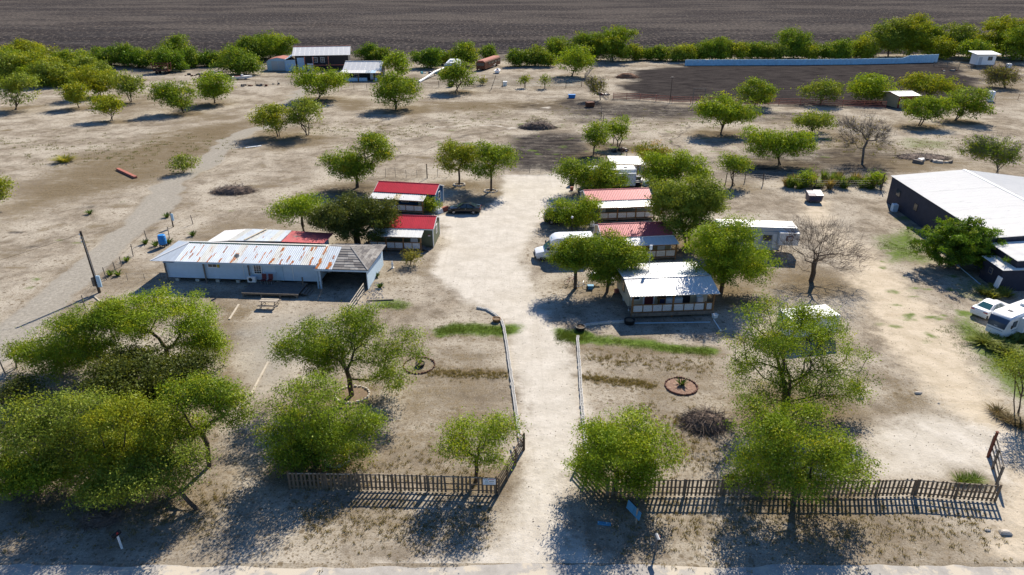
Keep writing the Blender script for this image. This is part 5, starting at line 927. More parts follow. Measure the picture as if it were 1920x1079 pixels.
def fifth_wheel():
    o, L, rz = frameof((24.6, 77.4), (34.6, 76.45)); t = thing('fifth_wheel_trailer', 'long grey-white fifth wheel trailer beside the leafless tree', 'trailer', o, rz); w = 2.5; z1 = 3.35
    MB().loft([[(0, 0, .55), (0, w, .55), (0, w, z1 - .15), (0, 0, z1 - .15)], [(.3, 0, .5), (.3, w, .5), (.3, w, z1), (.3, 0, z1)], [(7.6, 0, .5), (7.6, w, .5), (7.6, w, z1), (7.6, 0, z1)], [(7.9, 0, 1.35), (7.9, w, 1.35), (7.9, w, z1), (7.9, 0, z1)], [(9.4, 0, 1.4), (9.4, w, 1.4), (9.5, w, z1 - .12), (9.5, 0, z1 - .12)], [(9.95, .2, 1.6), (9.95, w - .2, 1.6), (9.85, w - .2, z1 - .5), (9.85, .2, z1 - .5)]]).build('body', 'rv_grey', t, bevel=.04)
    bx('roof', 'white_roof', t, .2, 9.4, .03, w - .03, z1 + .002, z1 + .05); o2 = bx('tarp', 'white', t, 6.6, 9.3, .5, 1.6, z1 + .06, z1 + .12, .02)
    for y in (.6, 1.2, 1.8): bx('roof_seam', 'rv_grey', t, .3, 6.4, y, y + .05, z1 + .052, z1 + .07)
    bx('roof_air_conditioner', 'rv_white', t, 2.4, 3.3, .8, 1.6, z1 + .052, z1 + .32, .04)
    bx('slide_out', 'rv_grey', t, 1.5, 5.2, -.7, -.002, .8, 2.75, .02); s2 = bx('slide_out', 'rv_white', t, 7.3, 9.6, -.62, -.002, 1.4, 2.95, .02); s2['label'] = 'pale bedroom slide-out with a small air conditioner'; bx('window_unit', 'rv_white', t, 8.25, 8.75, -.86, -.622, 2.1, 2.5, .02); bx('window_frame', 'maroon', t, 8.1, 8.9, -.65, -.622, 2.0, 2.6)
    for z, m in ((2.85, 'rv_blue'), (1.3, 'rv_blue'), (1.22, 'rv_grey')): bx('stripe', m, t, .1, 7.25, -.012, -.002, z, z + .07)
    rv_windows(t, -.002, ((5.6, 6.6),), 1.7, 2.4, -1); rv_windows(t, -.702, ((2.2, 4.4),), 1.6, 2.3, -1); bx('door', 'rv_white', t, 6.75, 7.2, -.03, -.002, .8, 2.6)
    for x in (2.9, 3.75):
        for y in (.14, w - .14): wheel(t, x, y, .36, .22, 'white')
    for y in (.5, 2.0): MB().tube((8.1, y, 0), (8.1, y, 1.4), .06).build('landing_leg', 'steel', t)
    bx('tail_panel', 'rust_red', t, 7.3, 7.7, -.35, -.02, .5, .56)
fifth_wheel()
def motor_home():
    t = thing('motor_home', 'white motor home with big dark windshield beside the white sedan', 'motor home', (48.75, 58.05, 0), R(208)); t.scale = (.76, .76, .76); w = 1.27
    def rg(x, ww, z0, z1, c=.18): return [(x, y, z) for y, z in ((ww * .96, z0), (ww, z0 + .15), (ww, z1 - c), (ww - c, z1))] + [(x, -y, z) for y, z in ((ww - c, z1), (ww, z1 - c), (ww, z0 + .15), (ww * .96, z0))]
    MB().loft([rg(-5, w, .45, 3.0), rg(-4.9, w, .4, 3.1), rg(4.0, w, .4, 3.1), rg(4.6, w * .98, .4, 3.02), rg(5.05, w * .9, .42, 2.8), rg(5.35, w * .84, .45, 2.2), rg(5.5, w * .8, .48, 1.55), rg(5.62, w * .76, .52, .95)]).build('body', 'rv_white', t, smooth=True)
    zs = [(5.545, w * .78, 1.50), (5.40, w * .83, 2.15), (5.12, w * .87, 2.72)]
    v = [(x + .03, s * y, z) for x, y, z in zs for s in (1, -1)]; v += [(x - .1, y, z) for x, y, z in v]
    MB().add(v, [(0, 1, 3, 2), (2, 3, 5, 4), (6, 8, 9, 7), (8, 10, 11, 9), (0, 2, 8, 6), (2, 4, 10, 8), (1, 7, 9, 3), (3, 9, 11, 5), (4, 5, 11, 10), (0, 6, 7, 1)]).build('windshield', 'glass_blue', t)
    for s in (1, -1):
        rv_windows(t, s * w, ((3.6, 4.5), (1.2, 2.4), (-2.0, -.8)), 1.6, 2.45, s); bx('stripe', 'rv_blue', t, -4.9, 4.4, min(s * w, s * (w + .012)), max(s * w, s * (w + .012)), 1.15, 1.24); bx('headlight', 'lamp_lens', t, 5.5, 5.63, s * .72 - .16, s * .72 + .16, .72, .9, .02); bx('mirror', 'black_plastic', t, 4.9, 5.05, s * 1.45 - .08, s * 1.45 + .08, 1.7, 2.15, .03)
    bx('trim_band', 'rv_blue', t, 5.50, 5.625, -.86, .86, 1.22, 1.27); bx('slide_out', 'rv_white', t, -1.0, 3.2, w + .002, w + .7, .9, 2.75, .03); rv_windows(t, w + .702, ((1.2, 2.9),), 1.5, 2.3, 1)
    bx('roof_hatch', 'black_plastic', t, 3.0, 3.45, -.25, .25, 3.1, 3.15); bx('roof_air_conditioner', 'white', t, -.5, .5, -.4, .4, 3.1, 3.38, .05)
    for k in range(3): bx('lettering_mark', 'white', t, 5.575, 5.60, -.2 + k * .14, -.1 + k * .14, 1.62, 1.68)
    for x in (3.9, -2.6):
        for s in (1, -1): wheel(t, x, s * (w - .14), .42, .26, 'steel')
motor_home()
def box_trailer():
    o, L, rz = frameof((25.2, 54.9), (30.45, 56.4)); t = thing('box_trailer', 'white flat-topped cargo trailer showing through the largest mesquite', 'trailer', (25.5, 54.9, 0), R(12)); L = 4.9; w = 2.3
    bx('body', 'rv_white', t, 0, L, 0, w, .5, 2.38, .03); bx('roof', 'white', t, .02, L - .02, .02, w - .02, 2.383, 2.42); bx('door', 'rv_white', t, L + .002, L + .03, .1, w - .1, .6, 2.3); bx('trim', 'steel', t, 0, L, -.014, -.002, .52, .62); bx('trim', 'steel', t, 0, L, -.014, -.002, 2.28, 2.36)
    for y in (-.02, w + .02): wheel(t, 2.3, y, .34, .2, 'white'); bx('fender', 'black', t, 1.85, 2.75, y - .12, y + .12, .71, .75)
    MB().bar((0, w / 2, .5), (-1.1, w / 2, .45), .1).build('hitch', 'black', t); MB().tube((-.9, w / 2, 0), (-.9, w / 2, .45), .045).build('jack', 'steel', t)
box_trailer()
# ================================================================== FENCES
_PK = {}
def picket_mesh(h, w=.135):
    k = round(h, 2)
    if k not in _PK: _PK[k] = MB().add([(-w / 2, -.011, 0), (w / 2, -.011, 0), (w / 2, -.011, h - .04), (0, -.011, h), (-w / 2, -.011, h - .04), (-w / 2, .011, 0), (w / 2, .011, 0), (w / 2, .011, h - .04), (0, .011, h), (-w / 2, .011, h - .04)], [(0, 1, 2, 3, 4), (9, 8, 7, 6, 5), (0, 5, 6, 1), (1, 6, 7, 2), (2, 7, 8, 3), (3, 8, 9, 4), (4, 9, 5, 0)]).mesh('picket', 'fence_wood')
    return _PK[k]
def picket_fence(label, path, h=1.36, step=.272, seed=1):
    rng = random.Random(seed); t = thing('picket_fence', label, 'fence', (path[0][0], path[0][1], 0)); P = [Vector((x - path[0][0], y - path[0][1], 0)) for x, y in path]
    cum = [0]
    for a, b in zip(P[:-1], P[1:]): cum.append(cum[-1] + (b - a).length)
    def at(s):
        for i in range(len(P) - 1):
            if s <= cum[i + 1] or i == len(P) - 2: u = (s - cum[i]) / (cum[i + 1] - cum[i]); return P[i].lerp(P[i + 1], u), math.atan2((P[i + 1] - P[i]).y, (P[i + 1] - P[i]).x)
    tot = cum[-1]; n = int(tot / step)
    for i in range(n + 1):
        if rng.random() < .012: continue
        p, a = at(min(i * step, tot)); o = put('picket', picket_mesh(h + rng.choice((-.05, 0, 0, .03))), t, (p.x, p.y, .03 + rng.uniform(0, .03)), rot=(R(rng.gauss(0, 1.2)), R(rng.gauss(0, 1.2)), a + R(rng.gauss(0, 3))))
    np_ = max(2, round(tot / 2.42)); last = None
    for i in range(np_ + 1):
        s = tot * i / np_; p, a = at(s); q = p + Vector((-math.sin(a), math.cos(a), 0)) * .075; lean = Vector((rng.gauss(0, .02), rng.gauss(0, .03), 0)); MB().bar(q - Vector((0, 0, .05)), q + lean + Vector((0, 0, h + .02)), .1, .1, up=(0, 1, 0)).build('post', 'fence_wood', t)
        if last is not None:
            for z in (.25, .72, h - .06): MB().bar(last + Vector((0, 0, z)) + Vector((0, -.035, 0)), q + Vector((0, -.035, z + rng.uniform(-.015, .015))), .04, .085).build('rail', 'fence_rail' if z > 1 else 'fence_wood', t)  # top rail takes the paler wood: sunlight painted into its colour
        last = q
    return t
def board_fence(label, pts, h=1.35, nb=5, seed=2, m='fence_wood', name='board_fence'):
    rng = random.Random(seed); t = thing(name, label, 'fence', (*pts[0], 0)); P = [Vector((x - pts[0][0], y - pts[0][1], 0)) for x, y in pts]
    for i, p in enumerate(P): MB().bar(p - Vector((0, 0, .05)), p + Vector((rng.gauss(0, .02), 0, h + .05)), .12, .12, up=(0, 1, 0)).build('post', m, t)
    for a, b in zip(P[:-1], P[1:]):
        d = (b - a).normalized(); nrm = Vector((-d.y, d.x, 0)) * .08
        for k in range(nb): z = .18 + (h - .22) * k / (nb - 1); MB().bar(a + nrm - d * .06 + Vector((0, 0, z + rng.uniform(-.02, .02))), b + nrm + d * .06 + Vector((0, 0, z + rng.uniform(-.02, .02))), .03, .14).build('board', m, t)
    return t
picket_fence('brown picket fence with a white notice, left of the gateway', [g(545, 918), g(640, 919), g(740, 921), g(840, 924), g(931, 927)], seed=3)
picket_fence('long weathered picket fence sagging right of the gateway', [g(1140, 930), g(1250, 931), g(1350, 931), g(1480, 932), g(1620, 933), g(1700, 930), g(1790, 937), g(1866, 942)], seed=5)
board_fence('left gate wing of five dark horizontal boards', [g(935, 928), g(951, 900), g(967, 872), g(983, 843)], seed=1)
board_fence('right gate wing of five dark horizontal boards', [g(1084, 872), g(1102, 892), g(1120, 912), g(1137, 929)], seed=4)
gb = thing('gate_stub', 'dark wooden gate stub with slanting brace at the left wing', 'gate', g3(981, 846)); MB().bar((0, 0, 0), (.05, .1, 1.5), .12, .12).build('post', 'pole_wood', gb); MB().bar((.02, 0, 1.3), (-.5, 1.2, .9), .08, .1).build('brace', 'fence_rail', gb); MB().bar((.0, 0, .7), (-.45, 1.1, .5), .08, .1).build('brace', 'fence_wood', gb)
board_fence('leaning grey board gate with red-brown posts at the lane mouth', [g(1853, 853), g(1860, 880), g(1867, 912)], h=1.6, nb=4, seed=9, m='weathered')
rp = thing('fence_post', 'tall red-brown post standing at the lane gate', 'post', g3(1852, 858)); MB().bar((0, 0, -.05), (.12, .1, 2.1), .13, .13, up=(0, 1, 0)).build('post_body', 'red_post', rp); bx('cap', 'red_post', rp, .03, .2, .02, .19, 2.1, 2.14)
# notice on the left fence, post signs, mailboxes
sg = thing('notice_sign', 'white notice with small coloured print on the picket fence corner', 'sign', g3(918, 926.5)); sg.location.y -= .05; bx('board', 'white', sg, -.42, .42, -.02, .0, .83, 1.33)
for k, (z, x0, x1, m) in enumerate(((1.27, -.36, -.30, 'navy'), (1.26, -.26, -.12, 'teal'), (1.27, -.1, .34, 'red_plastic'), (1.18, -.3, -.02, 'pale_blue'), (1.10, -.28, -.1, 'teal'), (1.10, -.02, .3, 'olive_wall'), (.99, -.3, -.06, 'teal'), (.98, .0, .28, 'grey_roof'), (.9, -.3, .3, 'pale_blue'))): bx('print_line', m, sg, x0, x1, -.024, -.0205, z - .02, z + .02)
sp = thing('road_sign', 'tilted blue-backed sign board on a pale post beyond the fence', 'sign', g3(1192, 984)); sp.rotation_euler = (0, 0, R(-62)); MB().bar((0, 0, 0), (.05, 0, 1.35), .09, .09, up=(0, 1, 0)).build('post', 'fence_rail', sp)
for k in range(2): MB().slab((-.95 + k * .66, -.08, .62), (-.32 + k * .66, -.08, .62), (-.32 + k * .66, .05, 1.22), (-.95 + k * .66, .05, 1.22), .03).build('panel', 'sky_blue', sp)
bx('frame', 'black', sp, -1.0, .4, .06, .09, 1.2, 1.26)
bp = MB().box(-.42, .42, -.14, .14, 0, .07).build('plank', 'sky_blue', None, g3(1133, 983), R(-10), bevel=.015); tag(bp, 'short blue plank lying in the tree shade by the gateway', 'plank')
def mailbox(label, loc, post, box, rz, lean=0):
    t = thing('mailbox', label, 'mailbox', loc, rz, 'roadside mailboxes'); MB().bar((0, 0, -.05), (lean, 0, 1.05), .09, .09, up=(0, 1, 0)).build('post', post, t)
    pr = [(.11, 0), (.11, .13), (.08, .2), (0, .235), (-.08, .2), (-.11, .13), (-.11, 0)]; MB().loft([[(lean + y, x, 1.06 + z) for y, z in pr] for x in (-.28, .22)]).build('box', box, t); bx('door', 'black', t, lean - .1, lean + .1, -.295, -.283, 1.07, 1.26); bx('flag', 'red_plastic', t, lean + .112, lean + .125, -.1, .02, 1.2, 1.32)
mailbox('mailbox with black door on a thin post by the road, right of the gateway', g3(1228, 1036), 'weathered', 'steel', R(8), .05)
mailbox('black mailbox on a white post by the thicket', g3(229, 1029), 'white', 'black_plastic', R(-20), -.05)
# wire fence posts
def wire_fence(label, pts, h=1.25, m='weathered', step=None, wires=3, r=.05, group=None, wm='wire'):
    rng = random.Random(len(pts) * 31 + int(pts[0][0])); W_ = [Vector((*g(*p), 0)) for p in pts]
    if step:
        Q = []
        for a, b in zip(W_[:-1], W_[1:]): k = max(1, round((b - a).length / step)); Q += [a.lerp(b, i / k) for i in range(k)]
        W_ = Q + [W_[-1]]
    t = thing('wire_fence', label, 'fence', W_[0]); o = W_[0]; tops = []
    for p in W_:
        hh = h * rng.uniform(.85, 1.12); top = p - o + Vector((rng.gauss(0, .06), rng.gauss(0, .06), hh)); MB().tube(p - o - Vector((0, 0, .05)), top, r, r * .85, 6).build('post', m, t); tops.append((p - o, top))
    for a, b in zip(tops[:-1], tops[1:]):
        for k in range(wires): f = .35 + .55 * k / max(1, wires - 1); MB().tube(a[0].lerp(a[1], f), b[0].lerp(b[1], f), .012, .012, 3, cap=False).build('wire', wm, t)
    return t
wire_fence('leaning wire fence posts along the dirt road by the house', [(10, 702), (32, 687), (160, 578), (200, 525), (218, 512), (228, 500), (250, 481), (277, 455), (318, 448), (362, 421)], 1.5, r=.055, wires=2)
wire_fence('thin wire fence behind the mobile home front yard', [(240, 527), (272, 525), (302, 523)], .9, 'wire', wires=2, r=.025)
wire_fence('wire fence with steel posts behind the blue cabin', [(700, 333), (723, 333), (742, 333), (762, 333), (782, 333), (801, 333), (820, 332), (842, 331)], 1.5, 'wire', wires=4, r=.035)
wire_fence('wire fence crossing the dark soil behind the driveway end', [(945, 326), (993, 325), (1014, 325), (1034, 325), (1060, 322)], 1.5, 'wire', wires=4, r=.035)
wire_fence('post and wire fence at the back of the pale lot', [(1335, 343), (1360, 346), (1396, 342), (1430, 348), (1478, 352), (1527, 356), (1588, 355), (1650, 357)], 1.7, 'pole_wood', wires=4, r=.07)
wire_fence('wire fence running from the pens toward the driveway', [(1128, 211), (1127, 222), (1131, 228), (1150, 270), (1165, 290), (1175, 305)], 1.6, 'pole_wood', wires=3, r=.08)
wire_fence('wire fence in front of the farmhouse', [(640, 168), (664, 168), (688, 168), (712, 170), (740, 172), (780, 164), (823, 164)], 1.3, 'rust', wires=3, r=.06)
wire_fence('leaning wire fence across the sandy pasture corner', [(480, 160), (521, 161), (560, 158)], 1.2, 'rust', wires=3, r=.06)
wire_fence('teal topped pipe fence along the pasture back', [(823, 164), (880, 163), (942, 164), (985, 165), (1022, 166), (1061, 165), (1090, 163)], 1.9, 'pole_wood', wires=3, r=.08, wm='teal')
wire_fence('thin wire fence behind the red shed', [(1800, 200), (1830, 196), (1865, 190), (1908, 188)], 1.4, 'rust', wires=3, r=.06)
up = thing('leaning_pole', 'thin dark pole leaning out of the pasture fence', 'pole', g3(921, 168)); MB().tube((0, 0, 0), (1.4, .6, 3.9), .09, .06, 6).build('pole_body', 'pole_wood', up); bx('cleat', 'rust', up, .4, .55, .15, .3, 1.1, 1.25)
def post_thing(label, px, h, m, box=None, group=None):
    t = thing('utility_post', label, 'post', g3(*px), 0, group); MB().tube((0, 0, -.05), (0, 0, h), .09, .07, 8).build('post_body', m, t)
    if box: bx('meter_box', box, t, .05, .35, -.16, -.02, h * .45, h * .9, .02)
    else: bx('top_cap', 'rust', t, -.08, .08, -.08, .08, h - .02, h + .05)
post_thing('dark post with pale electric meter box behind the blue barrel', (325, 426), 2.1, 'pole_wood', 'pale_blue'); post_thing('tall thin steel post behind the blue cabin fence', (801, 335), 2.4, 'pole_wood')
post_thing('dark lone post beside the pale lot bushes', (1652, 358), 2.6, 'pole_wood')
# arena pipe rails
def rail_fence(label, pts, h=1.6, n=4, step=4.5, m='rust_red', r=.07):
    W_ = [Vector((*g(*p), 0)) for p in pts]; Q = []
    for a, b in zip(W_[:-1], W_[1:]): k = max(1, round((b - a).length / step)); Q += [a.lerp(b, i / k) for i in range(k)]
    Q.append(W_[-1]); t = thing('rail_fence', label, 'fence', Q[0]); o = Q[0]; rng = random.Random(8)
    for p in Q: MB().tube(p - o, p - o + Vector((0, 0, h * rng.uniform(1, 1.12))), r, r, 6).build('post', m, t)
    for a, b in zip(Q[:-1], Q[1:]):
        for k in range(n): z = h * (k + .9) / n; MB().bar(a - o + Vector((0, -.06, z)), b - o + Vector((0, -.06, z + rng.uniform(-.03, .03))), .06, .13).build('rail', m, t)
rail_fence('long red-brown rail fence along the near side of the arena', [(1150, 186), (1200, 188), (1260, 193), (1330, 195), (1420, 197), (1500, 198), (1660, 203)])
rail_fence('grey rail pens at the arena corner', [(1140, 186), (1110, 165), (1096, 150), (1112, 128), (1135, 121), (1160, 116)], m='weathered'); rail_fence('dim rail fence in the hedge shade by the blue wall', [(1160, 114), (1220, 112), (1283, 113)], m='weathered', step=6)
rail_fence('low rail pen beside the small white booth', [(1750, 125), (1775, 127), (1797, 130), (1822, 132)], m='weathered'); rail_fence('small pallet fence behind the dark mesquite', [(872, 165), (889, 165)], m='weathered', step=2, h=2.0)
gt = thing('arena_gate', 'pale square gate frame standing in the arena rails', 'gate', g3(1298, 197))
for x in (0, 2.9): bx('post', 'weathered', gt, x, x + .12, 0, .12, 0, 4.0)
bx('top_beam', 'weathered', gt, -.1, 3.1, 0, .12, 4.0, 4.12)
lp = thing('flood_light_pole', 'thin dark pole with a lamp head at the arena rail', 'lamp post', g3(1256, 193)); MB().tube((0, 0, 0), (0, 0, 6.2), .09, .06, 8).build('pole_body', 'pole_wood', lp); bx('lamp_head', 'black', lp, -.35, .35, -.2, .2, 6.2, 6.4, .03)
# utility pole
up = thing('utility_pole', 'tall dark wooden utility pole with meter box beside the dirt road', 'utility pole', g3(187, 549)); MB().tube((0, 0, -.1), (-.35, .2, 6.9), .16, .11, 12).build('pole_body', 'pole_wood', up, smooth=True); bx('meter_box', 'pale_blue', up, .10, .50, -.2, .0, .7, 2.0, .03); bx('breaker_box', 'weathered', up, -.42, -.14, -.2, .02, .8, 1.8, .02)
MB().tube((.1, -.12, 2.0), (-.2, -.0, 6.4), .03, .03, 6).build('conduit', 'steel', up)
for z in (5.7, 6.1, 6.5): bx('insulator', 'white', up, -.5, -.38, .02, .14, z, z + .16, .03)
wr = thing('power_line', 'thin sagging service wire hanging over the dirt road', 'wire', (0, 0, 0)); A, B = Vector((*g(187, 549), 0)) + Vector((-.35, .2, 6.6)), Vector((-75, 42, 6.8)); q = [A.lerp(B, i / 12) - Vector((0, 0, 2.0 * math.sin(math.pi * i / 12))) for i in range(13)]
wr.location = A
for i in range(12): MB().tube(q[i] - A, q[i + 1] - A, .015, .015, 4, cap=False).build('wire_span', 'black', wr)
# ================================================================== BORDERS, RINGS, POTS
bm_ = MB(); [bm_.box(*k) for k in ((-.2, .2, -.12, -.078, 0, .2), (-.2, .2, .078, .12, 0, .2), (-.2, -.155, -.078, .078, 0, .2), (.155, .2, -.078, .078, 0, .2), (-.03, .03, -.078, .078, 0, .2))]; BLOCK = bm_.mesh('block', 'block')
def block_row(label, pts, seed=1):
    rng = random.Random(seed); W_ = [Vector((*g(*p), 0)) for p in pts]; t = thing('block_border', label, 'border', W_[0]); o = W_[0]; carry = 0
    for a, b in zip(W_[:-1], W_[1:]):
        L = (b - a).length; d = (b - a).normalized(); s = carry; ang = math.atan2(d.y, d.x)
        while s < L: p = a + d * s - o; put('block', BLOCK, t, (p.x + rng.gauss(0, .015), p.y + rng.gauss(0, .015), rng.uniform(-.02, .0)), rot=(R(rng.gauss(0, 1.5)), R(rng.gauss(0, 1.5)), ang + R(rng.gauss(0, 2.5)))); s += .425
        carry = s - L
block_row('curving concrete block border on the left side of the driveway', [(897, 579), (913, 582), (929, 592), (940, 602), (946, 622), (949, 640), (956, 690), (963, 740), (970, 790), (977, 836)], 1)
block_row('straight concrete block border on the right side of the driveway', [(1083, 634), (1086, 680), (1089, 730), (1093, 780), (1098, 840), (1103, 880)], 2)
block_row('low block kerb curving toward the latticed porch', [(1085, 618), (1100, 611), (1130, 607), (1180, 604)], 3)
def ring_bed(label, px, rx, ry, n, m, fill=None, seed=1, size=.16, name='stone_ring'):
    rng = random.Random(seed); t = thing(name, label, 'flower bed', g3(*px))
    for i in range(n):
        a = 2 * math.pi * i / n; s = size * rng.uniform(.75, 1.25); o = MB().hexa([(-s * .9, -s * .6, -.03), (s, -s * .5, -.03), (s * .9, s * .6, -.03), (-s, s * .5, -.03), (-s * .7, -s * .4, s * .9), (s * .75, -s * .35, s), (s * .6, s * .45, s * .85), (-s * .7, s * .4, s * .95)]).build('stone' if m == 'stone' else 'brick', m, t, bevel=.02); o.location = (rx * math.cos(a), ry * math.sin(a), 0); o.rotation_euler = (0, 0, a + rng.gauss(1.57, .2))
    if fill: f = MB().lathe([(rx * .97, .0), (rx * .9, .03), (rx * .4, .05), (.02, .055)], 28).build('bed_fill', fill, t); f.scale = (1, ry / rx, 1)
    return t
ring_bed('brick edged bed with a round tub, left yard', (786, 686), 1.35, 1.35, 30, 'brick', None, 1, .13, 'brick_ring'); ring_bed('brick edged oval bed of red gravel, right yard', (1277, 725), 1.3, 1.3, 32, 'brick', 'gravel_red', 2, .13, 'brick_ring')
ring_bed('pale stone ring around the tall open mesquite', (661, 741), 1.35, 1.2, 24, 'stone', 'mulch', 3); ring_bed('pale stone ring beside the dense yellow-topped mesquite', (632, 862), .85, .85, 20, 'stone', None, 4); ring_bed('white stone ring around the golden mesquite trunk', (861, 347), .9, .8, 16, 'stone', None, 5, .2); ring_bed('white stone ring around the slim curved mesquite trunk', (920, 359), 1.0, .8, 16, 'stone', None, 6, .2)
def tub(label, px, R0, h, m='black_plastic', soil=True, name='planter_tub', rz=0):
    t = thing(name, label, 'planter', g3(*px)); MB().lathe([(R0 * .82, 0), (R0 * .95, h * .5), (R0, h), (R0 * .86, h), (R0 * .80, h * .8), (.01, h * .78)], 20).build('tub_body', m, t, smooth=True)
    if soil: MB().lathe([(R0 * .80, h * .79), (R0 * .4, h * .84), (.01, h * .85)], 16).build('soil', 'mulch', t)
tub('round tub planted inside the brick ring of the left yard', (788, 686), .42, .28, 'rubber'); tub('dark tub planter beside the curving block border', (931, 603), .42, .35, 'treated_wood'); tub('black rubber planter at the top of the straight block border', (1088, 619), .48, .4); tub('large black tub under the latticed porch corner', (1180, 607), .55, .45)
def tyre(label, px, R0=.34, r=.13, rz=0, m='rubber'):
    t = thing('tyre', label, 'tyre', g3(*px)); MB().torus(R0, r, 22, 8, (0, 0, r), sq=.9).build('tread', m, t, smooth=True); MB().torus(R0 - r * .85, .02, 18, 4, (0, 0, r * 1.6)).build('bead', 'black', t)
tyre('black tyre lying behind the right picket fence', (1372, 904), .45, .14)
# aloe and cactus plants, weeds
def blade_plant(name, label, px, n, h, spread, cols, cat='plant', wide=.05, group=None, seed=1, trunk=False):
    rng = np.random.default_rng(seed + int(px[0] * 7)); t = thing(name, label, cat, g3(*px), 0, group); a = rng.uniform(0, 2 * math.pi, n); hh = h * rng.uniform(.5, 1.1, n); s = spread * rng.uniform(.2, 1.1, n); d = np.stack([np.cos(a), np.sin(a), np.zeros(n)], 1); side = np.stack([-np.sin(a), np.cos(a), np.zeros(n)], 1) * wide
    b0 = d * rng.uniform(0, .35, (n, 1)) * spread; mid = b0 + d * (s * .4)[:, None] + np.array([0, 0, 1.]) * (hh * .6)[:, None]; tip = b0 + d * s[:, None] + np.array([0, 0, 1.]) * hh[:, None]
    Q = np.stack([b0 - side * .6, b0 + side * .6, mid + side, mid - side, mid - side, mid + side, tip + side * .15, tip - side * .15], 1).reshape(-1, 3); c0, c1 = np.array(cols[0]), np.array(cols[1]); u = rng.uniform(0, 1, (n, 1)); c = np.repeat(c0 * u + c1 * (1 - u), 2, 0)
    put('leaves', quads_mesh('leaves', Q, c, K['foliage']), t); MB().lathe([(spread * .25, -.02), (spread * .2, .04), (.01, .06)], 8).build('root_crown', 'mulch', t)
GRN, DRYC, LIME = ((.10, .16, .03), (.06, .10, .02)), ((.34, .26, .10), (.22, .17, .07)), ((.18, .24, .04), (.10, .16, .03))
blade_plant('spiky_plant', 'spiky green plant in the middle of the red gravel bed', (1278, 722), 40, .55, .5, GRN); blade_plant('flowering_plant', 'small leafy plant in the round tub of the brick ring', (788, 685), 30, .5, .3, LIME)
blade_plant('grass_clump', 'wide golden grass clump alone in the pasture', (122, 304), 260, 1.0, 2.2, ((.42, .36, .06), (.22, .24, .04)), 'grass clump', .06)
for p_ in ((238, 490), (207, 517), (222, 517)): blade_plant('prickly_pear', 'green prickly pear clump among the leaning fence posts', p_, 26, .6, .55, LIME, 'cactus', .10, 'prickly pears at the wire fence')
for p_ in ((273, 458), (317, 457), (362, 443), (168, 402), (313, 408), (292, 462)): blade_plant('weed_clump', 'green weed clump near the dirt road fence', p_, 60, .6, .6, GRN, 'weed', .05, 'weeds near the dirt road fence')
rng_ = random.Random(5)
for i in range(34): blade_plant('weed_clump', 'tall green weeds along the back of the pale lot', (1474 + i * 5.4, 350 + rng_.uniform(-9, 5)), 110, rng_.uniform(.6, 2.0), 1.1, LIME if i % 3 else DRYC, 'weed', .05, 'weeds along the pale lot fence')
for x, y, h in ((1640, 352, 2.4), (1512, 350, 1.9)): T('shrub', 'upright green shrub in the weeds of the lot fence', (x, y), [(x, y - 14, 14, 16)], 'bright', 1.0, cat='bush', group='shrubs on the lot fence', stems=3)
for p_ in ((1845, 552), (1868, 548), (1860, 558), (1885, 556)): blade_plant('grass_clump', 'yellow-green grass clump by the fallen pipe', p_, 150, .7, 1.0, ((.28, .28, .06), (.14, .18, .03)), 'grass clump', .05, 'grass by the fallen pipe')
for p_ in ((1870, 650), (1890, 665), (1845, 645), (1905, 640)): blade_plant('grass_clump', 'rough olive grass clump before the motor home', p_, 220, .7, 1.5, ((.24, .26, .06), (.13, .17, .03)), 'grass clump', .05, 'grass before the motor home')
for p_ in ((1870, 775), (1890, 790), (1912, 800)): blade_plant('weed_clump', 'reddish dry weeds under the wispy huisache', p_, 220, .45, 1.0, ((.22, .15, .08), (.16, .14, .06)), 'weed', .02, 'dry weeds under the huisache')
for p_ in ((700, 505), (712, 540), (706, 520)): blade_plant('weed_clump', 'small green weeds against the carport wall', p_, 50, .5, .5, GRN, 'weed', .06, 'weeds by the carport')
for p_ in ((1800, 905), (1815, 903), (1830, 903)): blade_plant('weed_clump', 'yellow-green weeds behind the sagging picket fence end', p_, 140, .5, .7, LIME, 'weed', .015, 'weeds behind the fence end')
T('shrub', 'small brown-green bush below the olive cabin porch', (770, 497), [(772, 484, 14, 12)], 'dull', .8, cat='bush')
# ================================================================== SMALL THINGS AROUND THE LOTS
pt = thing('picnic_table', 'weathered wooden picnic table in the sun before the mobile home', 'picnic table', (-24.75, 62.45, 0), R(-4))
for k in range(4): bx('top_plank', 'lumber' if k % 2 else 'weathered', pt, -.92, .92, -.38 + k * .19, -.20 + k * .19, .72, .76)
for y in (-.85, .6): bx('bench', 'weathered', pt, -.92, .92, y, y + .25, .42, .46)
for x in (-.7, .66):
    for s in (-1, 1): MB().bar((x, s * .2, .72), (x, s * .62, 0), .05, .09).build('leg', 'weathered', pt)
    bx('cross_brace', 'weathered', pt, x + .035, x + .075, -.82, .82, .36, .42)
hr = thing('ramp_railing', 'split-log hand railing by the carport corner', 'railing', (-15.7, 64.9, 0))
for z in (.45, .85, 1.2): MB().tube((0, .6, z), (-.6, -3.9, z - .25), .05, .045, 6).build('rail', 'lumber', hr)
for y in (.6, -1.6, -3.9): MB().tube((.6 * (y - .6) / 4.5, y, -.05), (.6 * (y - .6) / 4.5, y, 1.25 - .25 * (.6 - y) / 4.5), .06, .05, 6).build('post', 'lumber', hr)
br = thing('water_barrel', 'bright blue plastic barrel on a dark stand near the mobile home', 'barrel', g3(307, 463)); MB().lathe([(.40, .36), (.46, .42), (.47, .8), (.49, .82), (.47, .85), (.47, 1.2), (.49, 1.22), (.46, 1.26), (.44, 1.52), (.38, 1.58), (.05, 1.59)], 20).build('drum', 'barrel_blue', br, smooth=True)
